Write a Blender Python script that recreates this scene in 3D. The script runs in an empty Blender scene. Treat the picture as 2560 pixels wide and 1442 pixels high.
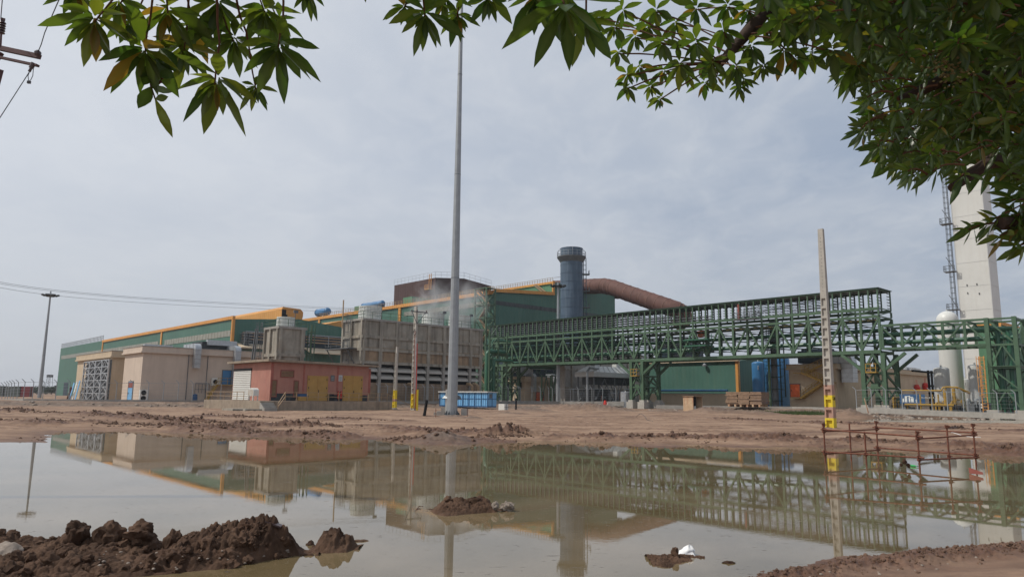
import bpy, math, random
import numpy as np
from mathutils import Vector, Matrix
random.seed(7); RNG = np.random.default_rng(7)
S = bpy.context.scene; COL = S.collection
rad = math.radians
# ---------------------------------------------------------------- camera
FL = 1784.0; PITCH = math.atan(272 / FL); ROLL = 0.0112; CZ = 1.9
cr, sr, cp, sp = math.cos(ROLL), math.sin(ROLL), math.cos(PITCH), math.sin(PITCH)
UP0 = Vector((0, -sp, cp)); FW = Vector((0, cp, sp))
CU = Vector((cr, 0, 0)) + UP0 * sr; CV = Vector((-sr, 0, 0)) + UP0 * cr
camd = bpy.data.cameras.new('camera'); cam = bpy.data.objects.new('camera', camd); COL.objects.link(cam)
camd.sensor_width = 36; camd.lens = FL / 2560 * 36; camd.clip_start = 0.05; camd.clip_end = 9000
cam.matrix_world = Matrix(((CU.x, CV.x, -FW.x, 0), (CU.y, CV.y, -FW.y, 0), (CU.z, CV.z, -FW.z, CZ), (0, 0, 0, 1)))
S.camera = cam
# ---------------------------------------------------------------- sun and sky
SUN_AZ, SUN_EL = -96.0, 50.0
sd = Vector((math.sin(rad(SUN_AZ)) * math.cos(rad(SUN_EL)), math.cos(rad(SUN_AZ)) * math.cos(rad(SUN_EL)), math.sin(rad(SUN_EL))))
sl = bpy.data.lights.new('sun', 'SUN'); sl.energy = 3.0; sl.angle = rad(1.2); sl.color = (1.0, 0.95, 0.86)
so = bpy.data.objects.new('sun', sl); COL.objects.link(so); so.rotation_euler = sd.to_track_quat('Z', 'Y').to_euler()
W = bpy.data.worlds.new('World'); S.world = W; W.use_nodes = True
nt = W.node_tree; nt.nodes.clear(); N = nt.nodes.new; L = nt.links.new
def world():
    out = N('ShaderNodeOutputWorld'); sky = N('ShaderNodeTexSky'); sky.sky_type = 'NISHITA'; sky.sun_disc = False
    sky.sun_elevation = rad(SUN_EL); sky.sun_rotation = rad(SUN_AZ); sky.dust_density = 3; sky.air_density = 1.0
    b1 = N('ShaderNodeBackground'); b1.inputs['Strength'].default_value = 0.1; L(sky.outputs[0], b1.inputs['Color'])
    tc = N('ShaderNodeTexCoord'); sep = N('ShaderNodeSeparateXYZ'); L(tc.outputs['Generated'], sep.inputs[0])
    # thin cloud sheet: project direction on a plane overhead
    mx = N('ShaderNodeMath'); mx.operation = 'MAXIMUM'; L(sep.outputs['Z'], mx.inputs[0]); mx.inputs[1].default_value = 0.0
    ad = N('ShaderNodeMath'); ad.operation = 'ADD'; L(mx.outputs[0], ad.inputs[0]); ad.inputs[1].default_value = 0.16
    dv = N('ShaderNodeVectorMath'); dv.operation = 'DIVIDE'; cb = N('ShaderNodeCombineXYZ')
    for i in range(3): L(ad.outputs[0], cb.inputs[i])
    L(tc.outputs['Generated'], dv.inputs[0]); L(cb.outputs[0], dv.inputs[1])
    mp = N('ShaderNodeMapping'); L(dv.outputs[0], mp.inputs[0]); mp.inputs['Scale'].default_value = (1.0, 0.75, 0.2); mp.inputs['Rotation'].default_value = (0, 0, 0.5)
    n1 = N('ShaderNodeTexNoise'); L(mp.outputs[0], n1.inputs['Vector']); n1.inputs['Scale'].default_value = 1.3; n1.inputs['Detail'].default_value = 8; n1.inputs['Roughness'].default_value = 0.55; n1.inputs['Distortion'].default_value = 0.3
    n2 = N('ShaderNodeTexNoise'); L(mp.outputs[0], n2.inputs['Vector']); n2.inputs['Scale'].default_value = 7; n2.inputs['Detail'].default_value = 7; n2.inputs['Roughness'].default_value = 0.6; n2.inputs['Distortion'].default_value = 0.5
    r1 = N('ShaderNodeMapRange'); L(n1.outputs[0], r1.inputs['Value']); r1.inputs['From Min'].default_value = 0.32; r1.inputs['From Max'].default_value = 0.68; r1.clamp = True
    r2 = N('ShaderNodeMapRange'); L(n2.outputs[0], r2.inputs['Value']); r2.inputs['From Min'].default_value = 0.44; r2.inputs['From Max'].default_value = 0.66; r2.clamp = True
    mu = N('ShaderNodeMath'); mu.operation = 'MULTIPLY_ADD'; L(r2.outputs[0], mu.inputs[0]); mu.inputs[1].default_value = 0.36; L(r1.outputs[0], mu.inputs[2]); mu.use_clamp = True
    # brighter towards the sun (left)
    sx = N('ShaderNodeMapRange'); L(sep.outputs['X'], sx.inputs['Value']); sx.inputs['From Min'].default_value = 0.55; sx.inputs['From Max'].default_value = -0.6
    c = N('ShaderNodeMix'); c.data_type = 'RGBA'; L(mu.outputs[0], c.inputs['Factor'])
    c.inputs['A'].default_value = (0.30, 0.375, 0.50, 1); c.inputs['B'].default_value = (0.53, 0.575, 0.645, 1)
    c2 = N('ShaderNodeMix'); c2.data_type = 'RGBA'; L(sx.outputs[0], c2.inputs['Factor']); L(c.outputs['Result'], c2.inputs['A'])
    c2.inputs['B'].default_value = (0.78, 0.81, 0.86, 1)
    m2 = N('ShaderNodeMath'); m2.operation = 'MULTIPLY'; L(sx.outputs[0], m2.inputs[0]); m2.inputs[1].default_value = 0.75; m2.use_clamp = True
    nt.links.remove(c2.inputs['Factor'].links[0]); L(m2.outputs[0], c2.inputs['Factor'])
    # dusty horizon band
    hz = N('ShaderNodeMapRange'); L(sep.outputs['Z'], hz.inputs['Value']); hz.inputs['From Min'].default_value = 0.30; hz.inputs['From Max'].default_value = -0.02; hz.clamp = True
    m3 = N('ShaderNodeMath'); m3.operation = 'MULTIPLY'; L(hz.outputs[0], m3.inputs[0]); m3.inputs[1].default_value = 0.6
    c3 = N('ShaderNodeMix'); c3.data_type = 'RGBA'; L(m3.outputs[0], c3.inputs['Factor']); L(c2.outputs['Result'], c3.inputs['A']); c3.inputs['B'].default_value = (0.47, 0.50, 0.55, 1)
    b2 = N('ShaderNodeBackground'); L(c3.outputs['Result'], b2.inputs['Color']); b2.inputs['Strength'].default_value = 1.0
    ms = N('ShaderNodeMixShader'); ms.inputs[0].default_value = 0.9; L(b1.outputs[0], ms.inputs[1]); L(b2.outputs[0], ms.inputs[2]); L(ms.outputs[0], out.inputs['Surface'])
world()
S.view_settings.view_transform = 'Standard'; S.view_settings.look = 'None'; S.view_settings.gamma = 1; S.view_settings.exposure = 0.0
try: S.view_settings.use_curve_mapping = False
except Exception: pass
# ---------------------------------------------------------------- geometry from the survey of the photograph
CAM = Vector((0, 0, CZ)); Z = Vector((0, 0, 1))
def ray(px, py):
    return CU * (px - 1280) + CV * (-(py - 721)) + FW * FL
def at(px, py, Y):
    r = ray(px, py); return CAM + r * (Y / r.y)
def gnd(px, py, z=0.0):
    r = ray(px, py); return CAM + r * ((z - CZ) / r.z)
def zat(px, py, P):
    r = ray(px, py); return CZ + r.z / math.hypot(r.x, r.y) * math.hypot(P[0], P[1])
def base(px, py, Y, z=None):          # foot of a thing seen at px,py at depth Y
    p = at(px, py, Y)
    return Vector((p.x, p.y, p.z if z is None else z))
AZA = rad(-43); A = Vector((math.sin(AZA), math.cos(AZA), 0)); B = Vector((math.cos(AZA), -math.sin(AZA), 0))
def hit(px, py, P, d):                # pixel ray with the vertical plane through P along d
    r = ray(px, py); n = Vector((d.y, -d.x, 0)); k = n.dot(Vector((P[0], P[1], 0)) - Vector((CAM.x, CAM.y, 0))) / n.dot(r)
    return CAM + r * k
class Fr:
    def __init__(s, px, Y, py=900):
        p = at(px, py, Y); s.P = Vector((p.x, p.y, 0))
    def pt(s, u, v, z): return s.P + A * u + B * v + Z * z
    def sz(s, px, py, t=0):
        h = hit(px, py, s.P + B * t, A); return ((h - s.P).dot(A), h.z)
    def tz(s, px, py, u=0):
        h = hit(px, py, s.P + A * u, B); return ((h - s.P).dot(B), h.z)
# ---------------------------------------------------------------- mesh helpers
class MB:
    def __init__(s): s.v = []; s.f = []
    def add(s, vs, fs):
        n = len(s.v); s.v += [tuple(x) for x in vs]; s.f += [tuple(i + n for i in f) for f in fs]; return s
    def obox(s, P, x, y, z):
        P = Vector(P); c = [P, P + x, P + x + y, P + y, P + z, P + x + z, P + x + y + z, P + y + z]
        return s.add(c, [(3, 2, 1, 0), (4, 5, 6, 7), (0, 1, 5, 4), (1, 2, 6, 5), (2, 3, 7, 6), (3, 0, 4, 7)])
    def box(s, F, s0, s1, t0, t1, z0, z1):
        return s.obox(F.pt(s0, t0, z0), A * (s1 - s0), B * (t1 - t0), Z * (z1 - z0))
    def abox(s, c, sx, sy, sz):         # axis-aligned, c = centre of base
        c = Vector(c); return s.obox(c - Vector((sx / 2, sy / 2, 0)), Vector((sx, 0, 0)), Vector((0, sy, 0)), Z * sz)
    def beam(s, p, q, w, h=None):
        p = Vector(p); q = Vector(q); h = h or w; d = (q - p)
        if d.length < 1e-6: return s
        dn = d.normalized(); r = Z if abs(dn.z) < 0.95 else A
        x = dn.cross(r).normalized(); y = dn.cross(x).normalized()
        return s.obox(p - x * w / 2 - y * h / 2, x * w, y * h, d)
    def tube(s, pts, r, n=8, cap=True):
        pts = [Vector(p) for p in pts]; m = len(pts); rs = r if isinstance(r, (list, tuple)) else [r] * m
        rings = []; px = None
        for i in range(m):
            t = (pts[min(i + 1, m - 1)] - pts[max(i - 1, 0)]).normalized()
            ref = Z if abs(t.z) < 0.98 else Vector((1, 0, 0))
            x = t.cross(ref).normalized() if px is None else (px - t * px.dot(t)).normalized()
            px = x; y = t.cross(x)
            rings.append([pts[i] + (x * math.cos(2 * math.pi * k / n) + y * math.sin(2 * math.pi * k / n)) * rs[i] for k in range(n)])
        vs = [v for g in rings for v in g]
        fs = [(i * n + k, i * n + (k + 1) % n, (i + 1) * n + (k + 1) % n, (i + 1) * n + k) for i in range(m - 1) for k in range(n)]
        if cap: fs += [tuple(range(n))[::-1], tuple((m - 1) * n + k for k in range(n))]
        return s.add(vs, fs)
    def lathe(s, P, prof, n=24, rot=0.0):
        P = Vector(P); vs = []; m = len(prof)
        for (r, z) in prof:
            for k in range(n):
                t = 2 * math.pi * k / n + rot; vs.append(P + Vector((r * math.cos(t), r * math.sin(t), z)))
        fs = [(i * n + k, i * n + (k + 1) % n, (i + 1) * n + (k + 1) % n, (i + 1) * n + k) for i in range(m - 1) for k in range(n)]
        if prof[0][0] > 1e-4: fs.append(tuple(range(n))[::-1])
        if prof[-1][0] > 1e-4: fs.append(tuple((m - 1) * n + k for k in range(n)))
        return s.add(vs, fs)
    def prism(s, poly, ext):
        n = len(poly); poly = [Vector(p) for p in poly]; vs = poly + [p + ext for p in poly]
        return s.add(vs, [tuple(range(n))[::-1], tuple(range(n, 2 * n))] + [(i, (i + 1) % n, n + (i + 1) % n, n + i) for i in range(n)])
OFF = {}
def link(name, mb, m, loc, smooth=False):
    me = bpy.data.meshes.new(name); o3 = Vector(loc)
    me.from_pydata([(x - o3.x, y - o3.y, z - o3.z) for x, y, z in mb.v], [], mb.f); me.materials.append(m)
    if smooth:
        me.polygons.foreach_set('use_smooth', [True] * len(me.polygons))
        try: me.set_sharp_from_angle(angle=rad(40))
        except Exception: pass
    o = bpy.data.objects.new(name, me); COL.objects.link(o); return o
def fixn(o):
    import bmesh
    b = bmesh.new(); b.from_mesh(o.data); bmesh.ops.recalc_face_normals(b, faces=b.faces); b.to_mesh(o.data); b.free()
def tag(o, label, cat, group=None):
    o['label'] = label; o['category'] = cat
    if group: o['group'] = group
    return o
def thing(name, label, cat, loc, group=None):
    o = bpy.data.objects.new(name, None); COL.objects.link(o); o.location = loc; o.empty_display_size = 0.3
    OFF[o.name] = Vector(loc); return tag(o, label, cat, group)
def part(root, name, mb, m, label=None, smooth=False):
    off = OFF[root.name]; o = link(name, mb, m, off, smooth); fixn(o); o.parent = root; OFF[o.name] = off
    if label: o['label'] = label
    return o
def single(name, label, cat, mb, m, loc, group=None, smooth=False):
    o = link(name, mb, m, loc, smooth); fixn(o); o.location = loc; OFF[o.name] = Vector(loc); return tag(o, label, cat, group)
def struct(name, mb, m, kind='structure', smooth=False):
    o = link(name, mb, m, (0, 0, 0), smooth); o['kind'] = kind; return o
def copy_tree(o, loc=None, rot=None, label=None, parent=None):
    c = o.copy(); COL.objects.link(c); c.parent = parent
    if loc is not None: c.location = loc
    if rot is not None: c.rotation_euler = (0, 0, rot)
    if label: c['label'] = label
    for ch in o.children: copy_tree(ch, parent=c)
    return c
# ---------------------------------------------------------------- materials
def mat(name, c, rough=0.75, metal=0.0, var=0.18, scale=0.6, bump=0.0, bscale=6.0, c2=None, streak=0.0, sc=(0.25, 0.22, 0.2), spec=0.3, ribs=0.0, ribd=0.02, blot=0.0, bc=(0.2, 0.1, 0.05), blots=1.0):
    m = bpy.data.materials.new(name); m.use_nodes = True; t = m.node_tree; p = t.nodes['Principled BSDF']; N = t.nodes.new; L = t.links.new
    p.inputs['Roughness'].default_value = rough; p.inputs['Metallic'].default_value = metal; p.inputs['Specular IOR Level'].default_value = spec
    g = N('ShaderNodeNewGeometry'); vec = g.outputs['Position']
    n = N('ShaderNodeTexNoise'); L(vec, n.inputs['Vector']); n.inputs['Scale'].default_value = scale; n.inputs['Detail'].default_value = 8; n.inputs['Roughness'].default_value = 0.65
    rg = N('ShaderNodeMapRange'); L(n.outputs[0], rg.inputs['Value']); rg.inputs['From Min'].default_value = 0.3; rg.inputs['From Max'].default_value = 0.7
    mx = N('ShaderNodeMix'); mx.data_type = 'RGBA'; L(rg.outputs[0], mx.inputs['Factor'])
    ca = [max(0, x * (1 - var)) for x in c]; cb = list(c2) if c2 else [min(1, x * (1 + var)) for x in c]
    mx.inputs['A'].default_value = (*ca, 1); mx.inputs['B'].default_value = (*cb, 1); col = mx.outputs['Result']
    if blot:
        nb = N('ShaderNodeTexNoise'); L(vec, nb.inputs['Vector']); nb.inputs['Scale'].default_value = blots; nb.inputs['Detail'].default_value = 6; nb.inputs['Roughness'].default_value = 0.7
        rb = N('ShaderNodeMapRange'); L(nb.outputs[0], rb.inputs['Value']); rb.inputs['From Min'].default_value = 0.52; rb.inputs['From Max'].default_value = 0.66; rb.inputs['To Max'].default_value = blot
        m2 = N('ShaderNodeMix'); m2.data_type = 'RGBA'; L(rb.outputs[0], m2.inputs['Factor']); L(col, m2.inputs['A']); m2.inputs['B'].default_value = (*bc, 1); col = m2.outputs['Result']
    if streak:
        mp = N('ShaderNodeMapping'); L(vec, mp.inputs[0]); mp.inputs['Scale'].default_value = (1.6, 1.6, 0.12)
        ns = N('ShaderNodeTexNoise'); L(mp.outputs[0], ns.inputs['Vector']); ns.inputs['Scale'].default_value = 1.0; ns.inputs['Detail'].default_value = 6
        rs = N('ShaderNodeMapRange'); L(ns.outputs[0], rs.inputs['Value']); rs.inputs['From Min'].default_value = 0.48; rs.inputs['From Max'].default_value = 0.7; rs.inputs['To Max'].default_value = streak
        m3 = N('ShaderNodeMix'); m3.data_type = 'RGBA'; L(rs.outputs[0], m3.inputs['Factor']); L(col, m3.inputs['A']); m3.inputs['B'].default_value = (*sc, 1); col = m3.outputs['Result']
    L(col, p.inputs['Base Color']); hn = None
    if ribs:
        d = N('ShaderNodeVectorMath'); d.operation = 'DOT_PRODUCT'; L(vec, d.inputs[0]); d.inputs[1].default_value = tuple(A + B)
        w = N('ShaderNodeMath'); w.operation = 'MULTIPLY'; L(d.outputs['Value'], w.inputs[0]); w.inputs[1].default_value = 2 * math.pi / ribs
        sn = N('ShaderNodeMath'); sn.operation = 'SINE'; L(w.outputs[0], sn.inputs[0])
        bp = N('ShaderNodeBump'); L(sn.outputs[0], bp.inputs['Height']); bp.inputs['Distance'].default_value = ribd; bp.inputs['Strength'].default_value = 1.0; L(bp.outputs[0], p.inputs['Normal']); hn = bp
    if bump:
        nb2 = N('ShaderNodeTexNoise'); L(vec, nb2.inputs['Vector']); nb2.inputs['Scale'].default_value = bscale; nb2.inputs['Detail'].default_value = 7
        b2 = N('ShaderNodeBump'); L(nb2.outputs[0], b2.inputs['Height']); b2.inputs['Distance'].default_value = bump; b2.inputs['Strength'].default_value = 0.8
        if hn: L(hn.outputs[0], b2.inputs['Normal'])
        L(b2.outputs[0], p.inputs['Normal'])
    return m
M = dict(
    concb=mat('brown_stained_concrete', (0.30, 0.215, 0.14), 0.9, var=0.3, scale=0.5, streak=0.75, sc=(0.13, 0.10, 0.075), bump=0.02, bscale=3),
    green=mat('green_cladding', (0.062, 0.150, 0.118), 0.6, var=0.12, scale=0.12, ribs=1.0, ribd=0.012, streak=0.25, sc=(0.13, 0.2, 0.14)),
    greenl=mat('light_green_cladding', (0.10, 0.22, 0.125), 0.55, var=0.12, scale=0.2, ribs=1.0, ribd=0.012),
    orange=mat('orange_cladding', (0.60, 0.285, 0.075), 0.6, var=0.12, scale=0.3, ribs=1.2, ribd=0.04, streak=0.2, sc=(0.45, 0.2, 0.06)),
    cream=mat('cream_cladding', (0.62, 0.50, 0.36), 0.6, var=0.1, scale=0.4),
    brownc=mat('brown_cladding', (0.070, 0.034, 0.030), 0.6, var=0.15, scale=0.2, ribs=1.5, ribd=0.02),
    glaz=mat('translucent_window_strip', (0.24, 0.24, 0.20), 0.4, var=0.25, scale=0.8, ribs=2.0, ribd=0.05),
    darkglaz=mat('dark_window_strip', (0.055, 0.065, 0.068), 0.4, var=0.3, scale=0.8, ribs=2.0, ribd=0.05),
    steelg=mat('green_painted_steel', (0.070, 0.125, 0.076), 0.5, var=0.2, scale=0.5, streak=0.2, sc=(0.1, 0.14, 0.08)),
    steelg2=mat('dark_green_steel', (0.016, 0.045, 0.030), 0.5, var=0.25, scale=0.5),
    pipeg=mat('green_pipe_paint', (0.026, 0.110, 0.062), 0.4, var=0.2, scale=0.6, spec=0.5),
    bluec=mat('grey_blue_stack_paint', (0.068, 0.105, 0.152), 0.6, var=0.14, scale=0.3, streak=0.4, sc=(0.16, 0.21, 0.27), ribs=0),
    bluet=mat('blue_tank_paint', (0.035, 0.165, 0.36), 0.4, var=0.12, scale=0.5, spec=0.5, streak=0.15, sc=(0.1, 0.2, 0.3)),
    bluecab=mat('light_blue_paint', (0.17, 0.40, 0.66), 0.5, var=0.1, scale=0.8, streak=0.15, sc=(0.15, 0.2, 0.25)),
    blued=mat('dark_blue_paint', (0.03, 0.09, 0.2), 0.5, var=0.1),
    rust=mat('rusty_brown_duct', (0.108, 0.052, 0.042), 0.75, var=0.2, scale=0.3, streak=0.2, sc=(0.3, 0.16, 0.12)),
    rustp=mat('rusty_pipe', (0.16, 0.058, 0.036), 0.8, var=0.35, scale=9, bump=0.004, bscale=60, blot=0.7, bc=(0.065, 0.03, 0.022), blots=14),
    galv=mat('galvanised_steel', (0.30, 0.32, 0.335), 0.45, metal=0.35, var=0.12, scale=1.5, spec=0.5),
    galvd=mat('dull_steel', (0.13, 0.14, 0.15), 0.6, metal=0.2, var=0.2, scale=1.5),
    duct=mat('galvanised_air_duct', (0.45, 0.47, 0.49), 0.35, metal=0.5, var=0.15, scale=2, spec=0.5),
    white=mat('white_paint', (0.62, 0.615, 0.58), 0.45, var=0.05, scale=0.3, streak=0.15, sc=(0.5, 0.46, 0.4)),
    whitet=mat('white_tank_paint', (0.62, 0.62, 0.59), 0.4, var=0.05, scale=0.3, streak=0.15, sc=(0.45, 0.43, 0.4), spec=0.4),
    greyt=mat('grey_tank_paint', (0.50, 0.505, 0.49), 0.45, var=0.08, scale=0.4, streak=0.2, sc=(0.3, 0.28, 0.24)),
    frp=mat('white_fibreglass', (0.70, 0.72, 0.69), 0.5, var=0.1, scale=1.0, streak=0.3, sc=(0.35, 0.36, 0.33)),
    conc=mat('stained_concrete', (0.31, 0.285, 0.24), 0.9, var=0.22, scale=0.6, streak=0.65, sc=(0.10, 0.085, 0.07), bump=0.02, bscale=3, blot=0.35, bc=(0.24, 0.17, 0.11), blots=0.35),
    concd=mat('rust_stained_concrete', (0.25, 0.185, 0.13), 0.9, var=0.25, scale=0.8, streak=0.6, sc=(0.10, 0.075, 0.055), bump=0.02, bscale=3, blot=0.5, bc=(0.30, 0.20, 0.11), blots=0.6),
    concp=mat('pale_concrete', (0.40, 0.375, 0.335), 0.9, var=0.15, scale=2.5, bump=0.01, bscale=12, streak=0.2),
    concg=mat('grey_concrete', (0.30, 0.285, 0.26), 0.9, var=0.18, scale=1.2, bump=0.01, bscale=10, streak=0.3),
    plinth=mat('plinth_concrete', (0.29, 0.235, 0.18), 0.9, var=0.2, scale=1.5, bump=0.01, bscale=8, streak=0.5, sc=(0.14, 0.11, 0.09)),
    pink=mat('pinkish_render', (0.55, 0.455, 0.375), 0.9, var=0.08, scale=0.4, streak=0.25, sc=(0.38, 0.30, 0.25)),
    beige=mat('beige_render', (0.50, 0.405, 0.29), 0.9, var=0.1, scale=0.5, streak=0.3, sc=(0.36, 0.28, 0.2)),
    red=mat('red_oxide_render', (0.385, 0.185, 0.145), 0.9, var=0.14, scale=0.7, streak=0.3, sc=(0.3, 0.10, 0.08), blot=0.3, bc=(0.47, 0.22, 0.17), blots=0.5),
    redd=mat('dark_red_paint', (0.24, 0.075, 0.06), 0.8, var=0.15, scale=1.5),
    ochre=mat('ochre_door_paint', (0.42, 0.25, 0.075), 0.6, var=0.1, scale=1.2, streak=0.2, sc=(0.35, 0.18, 0.05)),
    yellow=mat('yellow_paint', (0.66, 0.50, 0.03), 0.6, var=0.14, scale=5, blot=0.25, bc=(0.35, 0.28, 0.08), blots=6),
    yelpipe=mat('yellow_pipe_paint', (0.36, 0.22, 0.045), 0.5, var=0.15, scale=1.5),
    vent=mat('brown_louvre', (0.20, 0.13, 0.07), 0.7, var=0.2, scale=3),
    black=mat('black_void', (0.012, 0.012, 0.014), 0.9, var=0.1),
    dark=mat('dark_machinery', (0.035, 0.04, 0.045), 0.6, var=0.5, scale=1.5, blot=0.4, bc=(0.10, 0.10, 0.10), blots=2.0),
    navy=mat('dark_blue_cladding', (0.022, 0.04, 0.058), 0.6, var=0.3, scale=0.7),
    sred=mat('signal_red', (0.50, 0.035, 0.025), 0.5, var=0.15, scale=2),
    orng=mat('orange_door_paint', (0.70, 0.13, 0.03), 0.5, var=0.1, scale=2),
    rconta=mat('red_container_paint', (0.21, 0.045, 0.05), 0.6, var=0.15, scale=1, ribs=0.6, ribd=0.05),
    gconta=mat('grey_green_container_paint', (0.11, 0.13, 0.12), 0.6, var=0.15, scale=1, ribs=0.6, ribd=0.05),
    wood=mat('sawn_timber', (0.27, 0.175, 0.115), 0.85, var=0.3, scale=2.5, bump=0.01, bscale=12, streak=0.0),
    woodl=mat('pale_plywood', (0.50, 0.36, 0.23), 0.85, var=0.15, scale=3, streak=0.8, sc=(0.32, 0.07, 0.03)),
    wire=mat('dark_wire', (0.05, 0.05, 0.055), 0.6, var=0.1),
    ins=mat('brown_porcelain', (0.055, 0.03, 0.03), 0.3, var=0.1, spec=0.6),
    tan=mat('tan_handrail_paint', (0.33, 0.23, 0.14), 0.6, var=0.15, scale=3),
    rock=mat('pale_rock', (0.26, 0.215, 0.18), 0.9, var=0.3, scale=12, bump=0.01, bscale=40),
    plastic=mat('white_plastic_film', (0.78, 0.77, 0.76), 0.35, var=0.04, scale=10, spec=0.5),
    fur=mat('far_tree_foliage', (0.050, 0.070, 0.045), 0.9, var=0.4, scale=0.5),
)
# ---------------------------------------------------------------- numpy noise
_P = RNG.permutation(512).astype(np.int64); _P2 = np.concatenate([_P, _P, _P])
_G = RNG.random(512)
def _h(i, j): return _P2[(_P2[i & 511] + (j & 511)) & 1023] & 511
def vnoise(x, y):
    xi = np.floor(x).astype(np.int64); yi = np.floor(y).astype(np.int64); fx = x - xi; fy = y - yi
    fx = fx * fx * fx * (fx * (fx * 6 - 15) + 10); fy = fy * fy * fy * (fy * (fy * 6 - 15) + 10)
    a = _G[_h(xi, yi)]; b = _G[_h(xi + 1, yi)]; c = _G[_h(xi, yi + 1)]; d = _G[_h(xi + 1, yi + 1)]
    return (a + (b - a) * fx) * (1 - fy) + (c + (d - c) * fx) * fy
def fbm(x, y, o=4, g=0.5):
    r = 0; a = 1; t = 0
    for i in range(o):
        r = r + a * vnoise(x * 2 ** i + 17.3 * i, y * 2 ** i + 5.1 * i); t += a; a *= g
    return r / t
def worley(x, y):                       # 1 at a lump's middle, 0 between lumps
    xi = np.floor(x).astype(np.int64); yi = np.floor(y).astype(np.int64); best = np.full(x.shape, 9.0)
    for dx in (-1, 0, 1):
        for dy in (-1, 0, 1):
            cx = xi + dx; cy = yi + dy; h = _h(cx, cy)
            px = cx + _G[h]; py = cy + _G[(h * 7 + 31) & 511]
            best = np.minimum(best, (px - x) ** 2 + (py - y) ** 2)
    return np.clip(1 - best * 1.6, 0, 1)
def lumps(x, y, o=3, g=0.55):
    r = 0; a = 1; t = 0; wx = (fbm(x * 1.3, y * 1.3, 2) - .5) * .8; wy = (fbm(x * 1.3 + 40, y * 1.3, 2) - .5) * .8
    for i in range(o):
        r = r + a * worley(x * 2.1 ** i + wx + i * 3.7, y * 2.1 ** i + wy + i * 9.1); t += a; a *= g
    return r / t
def polydist(x, y, pts, closed=False):
    d = np.full(x.shape, 1e9); n = len(pts)
    for i in range(n if closed else n - 1):
        ax, ay = pts[i]; bx, by = pts[(i + 1) % n]; ex, ey = bx - ax, by - ay
        t = np.clip(((x - ax) * ex + (y - ay) * ey) / (ex * ex + ey * ey + 1e-9), 0, 1)
        d = np.minimum(d, np.hypot(x - ax - t * ex, y - ay - t * ey))
    return d
def inside(x, y, pts):
    r = np.zeros(x.shape, bool); n = len(pts)
    for i in range(n):
        ax, ay = pts[i]; bx, by = pts[(i + 1) % n]
        c = ((ay > y) != (by > y)) & (x < (bx - ax) * (y - ay) / (by - ay + 1e-12) + ax); r ^= c
    return r
# ---------------------------------------------------------------- terrain
WZ = -0.30
def gl(lst, z): return [(gnd(px, py, z).x, gnd(px, py, z).y) for px, py in lst]
POOL = gl([(-900, 1125), (-300, 1112), (0, 1104), (118, 1106), (122, 1092), (126, 1079), (300, 1080), (600, 1087), (900, 1097), (1060, 1102), (1110, 1106), (1200, 1104), (1400, 1107), (1560, 1108), (1620, 1118), (1660, 1120), (1720, 1113), (1850, 1118), (2060, 1119), (2200, 1124), (2300, 1128), (2440, 1131), (2560, 1137), (3000, 1160), (3300, 1230)], WZ) + \
       gl([(3100, 1330), (2800, 1350), (2560, 1366), (2420, 1373), (2290, 1383), (2180, 1396), (2080, 1412), (1980, 1428), (1880, 1452), (1700, 1475)], WZ) + [(0, 7.6), (-3, 7.4), (-7, 7.5), (-12, 9), (-20, 14)]
POOL2 = gl([(60, 1077), (125, 1075), (128, 1079), (70, 1080)], -0.2)
FARW = -0.12
PUD2 = gl([(2105, 1049), (2200, 1044), (2330, 1043), (2500, 1045), (2900, 1052), (2900, 1068), (2500, 1059), (2300, 1056), (2150, 1054)], FARW)
def pY(px, Y): p = at(px, 1000, Y); return (p.x, p.y)
BANK = [pY(-2500, 60), pY(-700, 92), pY(-100, 101), pY(60, 103), pY(250, 103), pY(530, 107), pY(700, 116), pY(950, 124), pY(1240, 124), pY(1400, 128), pY(1540, 146), pY(1700, 142), pY(1790, 122), pY(1950, 111), pY(2120, 108), pY(2220, 112), pY(2300, 98), pY(2480, 92), pY(2800, 84), pY(5200, 60)]
YARD = BANK + [(1500, 60), (1500, 3000), (-1500, 3000), (-1500, 40)]
RUT1 = gl([(-400, 1050), (0, 1052), (350, 1058), (700, 1074), (1100, 1088), (1300, 1082), (1600, 1086), (1900, 1092), (2250, 1100), (2560, 1118), (3000, 1140)], 0)
RUT2 = gl([(-400, 1020), (0, 1029), (250, 1036), (420, 1052), (650, 1060), (900, 1066), (1050, 1074), (1300, 1081)], 0)
RUT3 = gl([(1800, 1048), (2000, 1056), (2300, 1068), (2700, 1085)], 0)
RUT4 = gl([(500, 1040), (800, 1047), (1000, 1052)], 0)
RUT5 = gl([(1900, 1446), (2050, 1424), (2200, 1402), (2400, 1380), (2600, 1366), (2800, 1358)], -.25)
HEAPS = [(gnd(1105, 1103, -.25), 1.7, .42), (gnd(1330, 1030, 0), 3.5, .5), (gnd(1400, 1026, 0), 4, .85), (gnd(1455, 1028, 0), 4, .7), (gnd(1270, 1034, 0), 2, .2), (gnd(1500, 1029, 0), 3.5, .6), (gnd(1800, 1034, 0), 4, .6), (gnd(1760, 1033, 0), 2.5, .4), (gnd(1660, 1032, 0), 3.5, .4),
         (gnd(2135, 1040, 0), 2.6, .9), (gnd(1900, 1036, 0), 3, .35), (gnd(1560, 1030, 0), 3, .3), (gnd(1130, 1046, 0), 1.7, .3), (gnd(1180, 1048, 0), 1.3, .22)]
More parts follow.
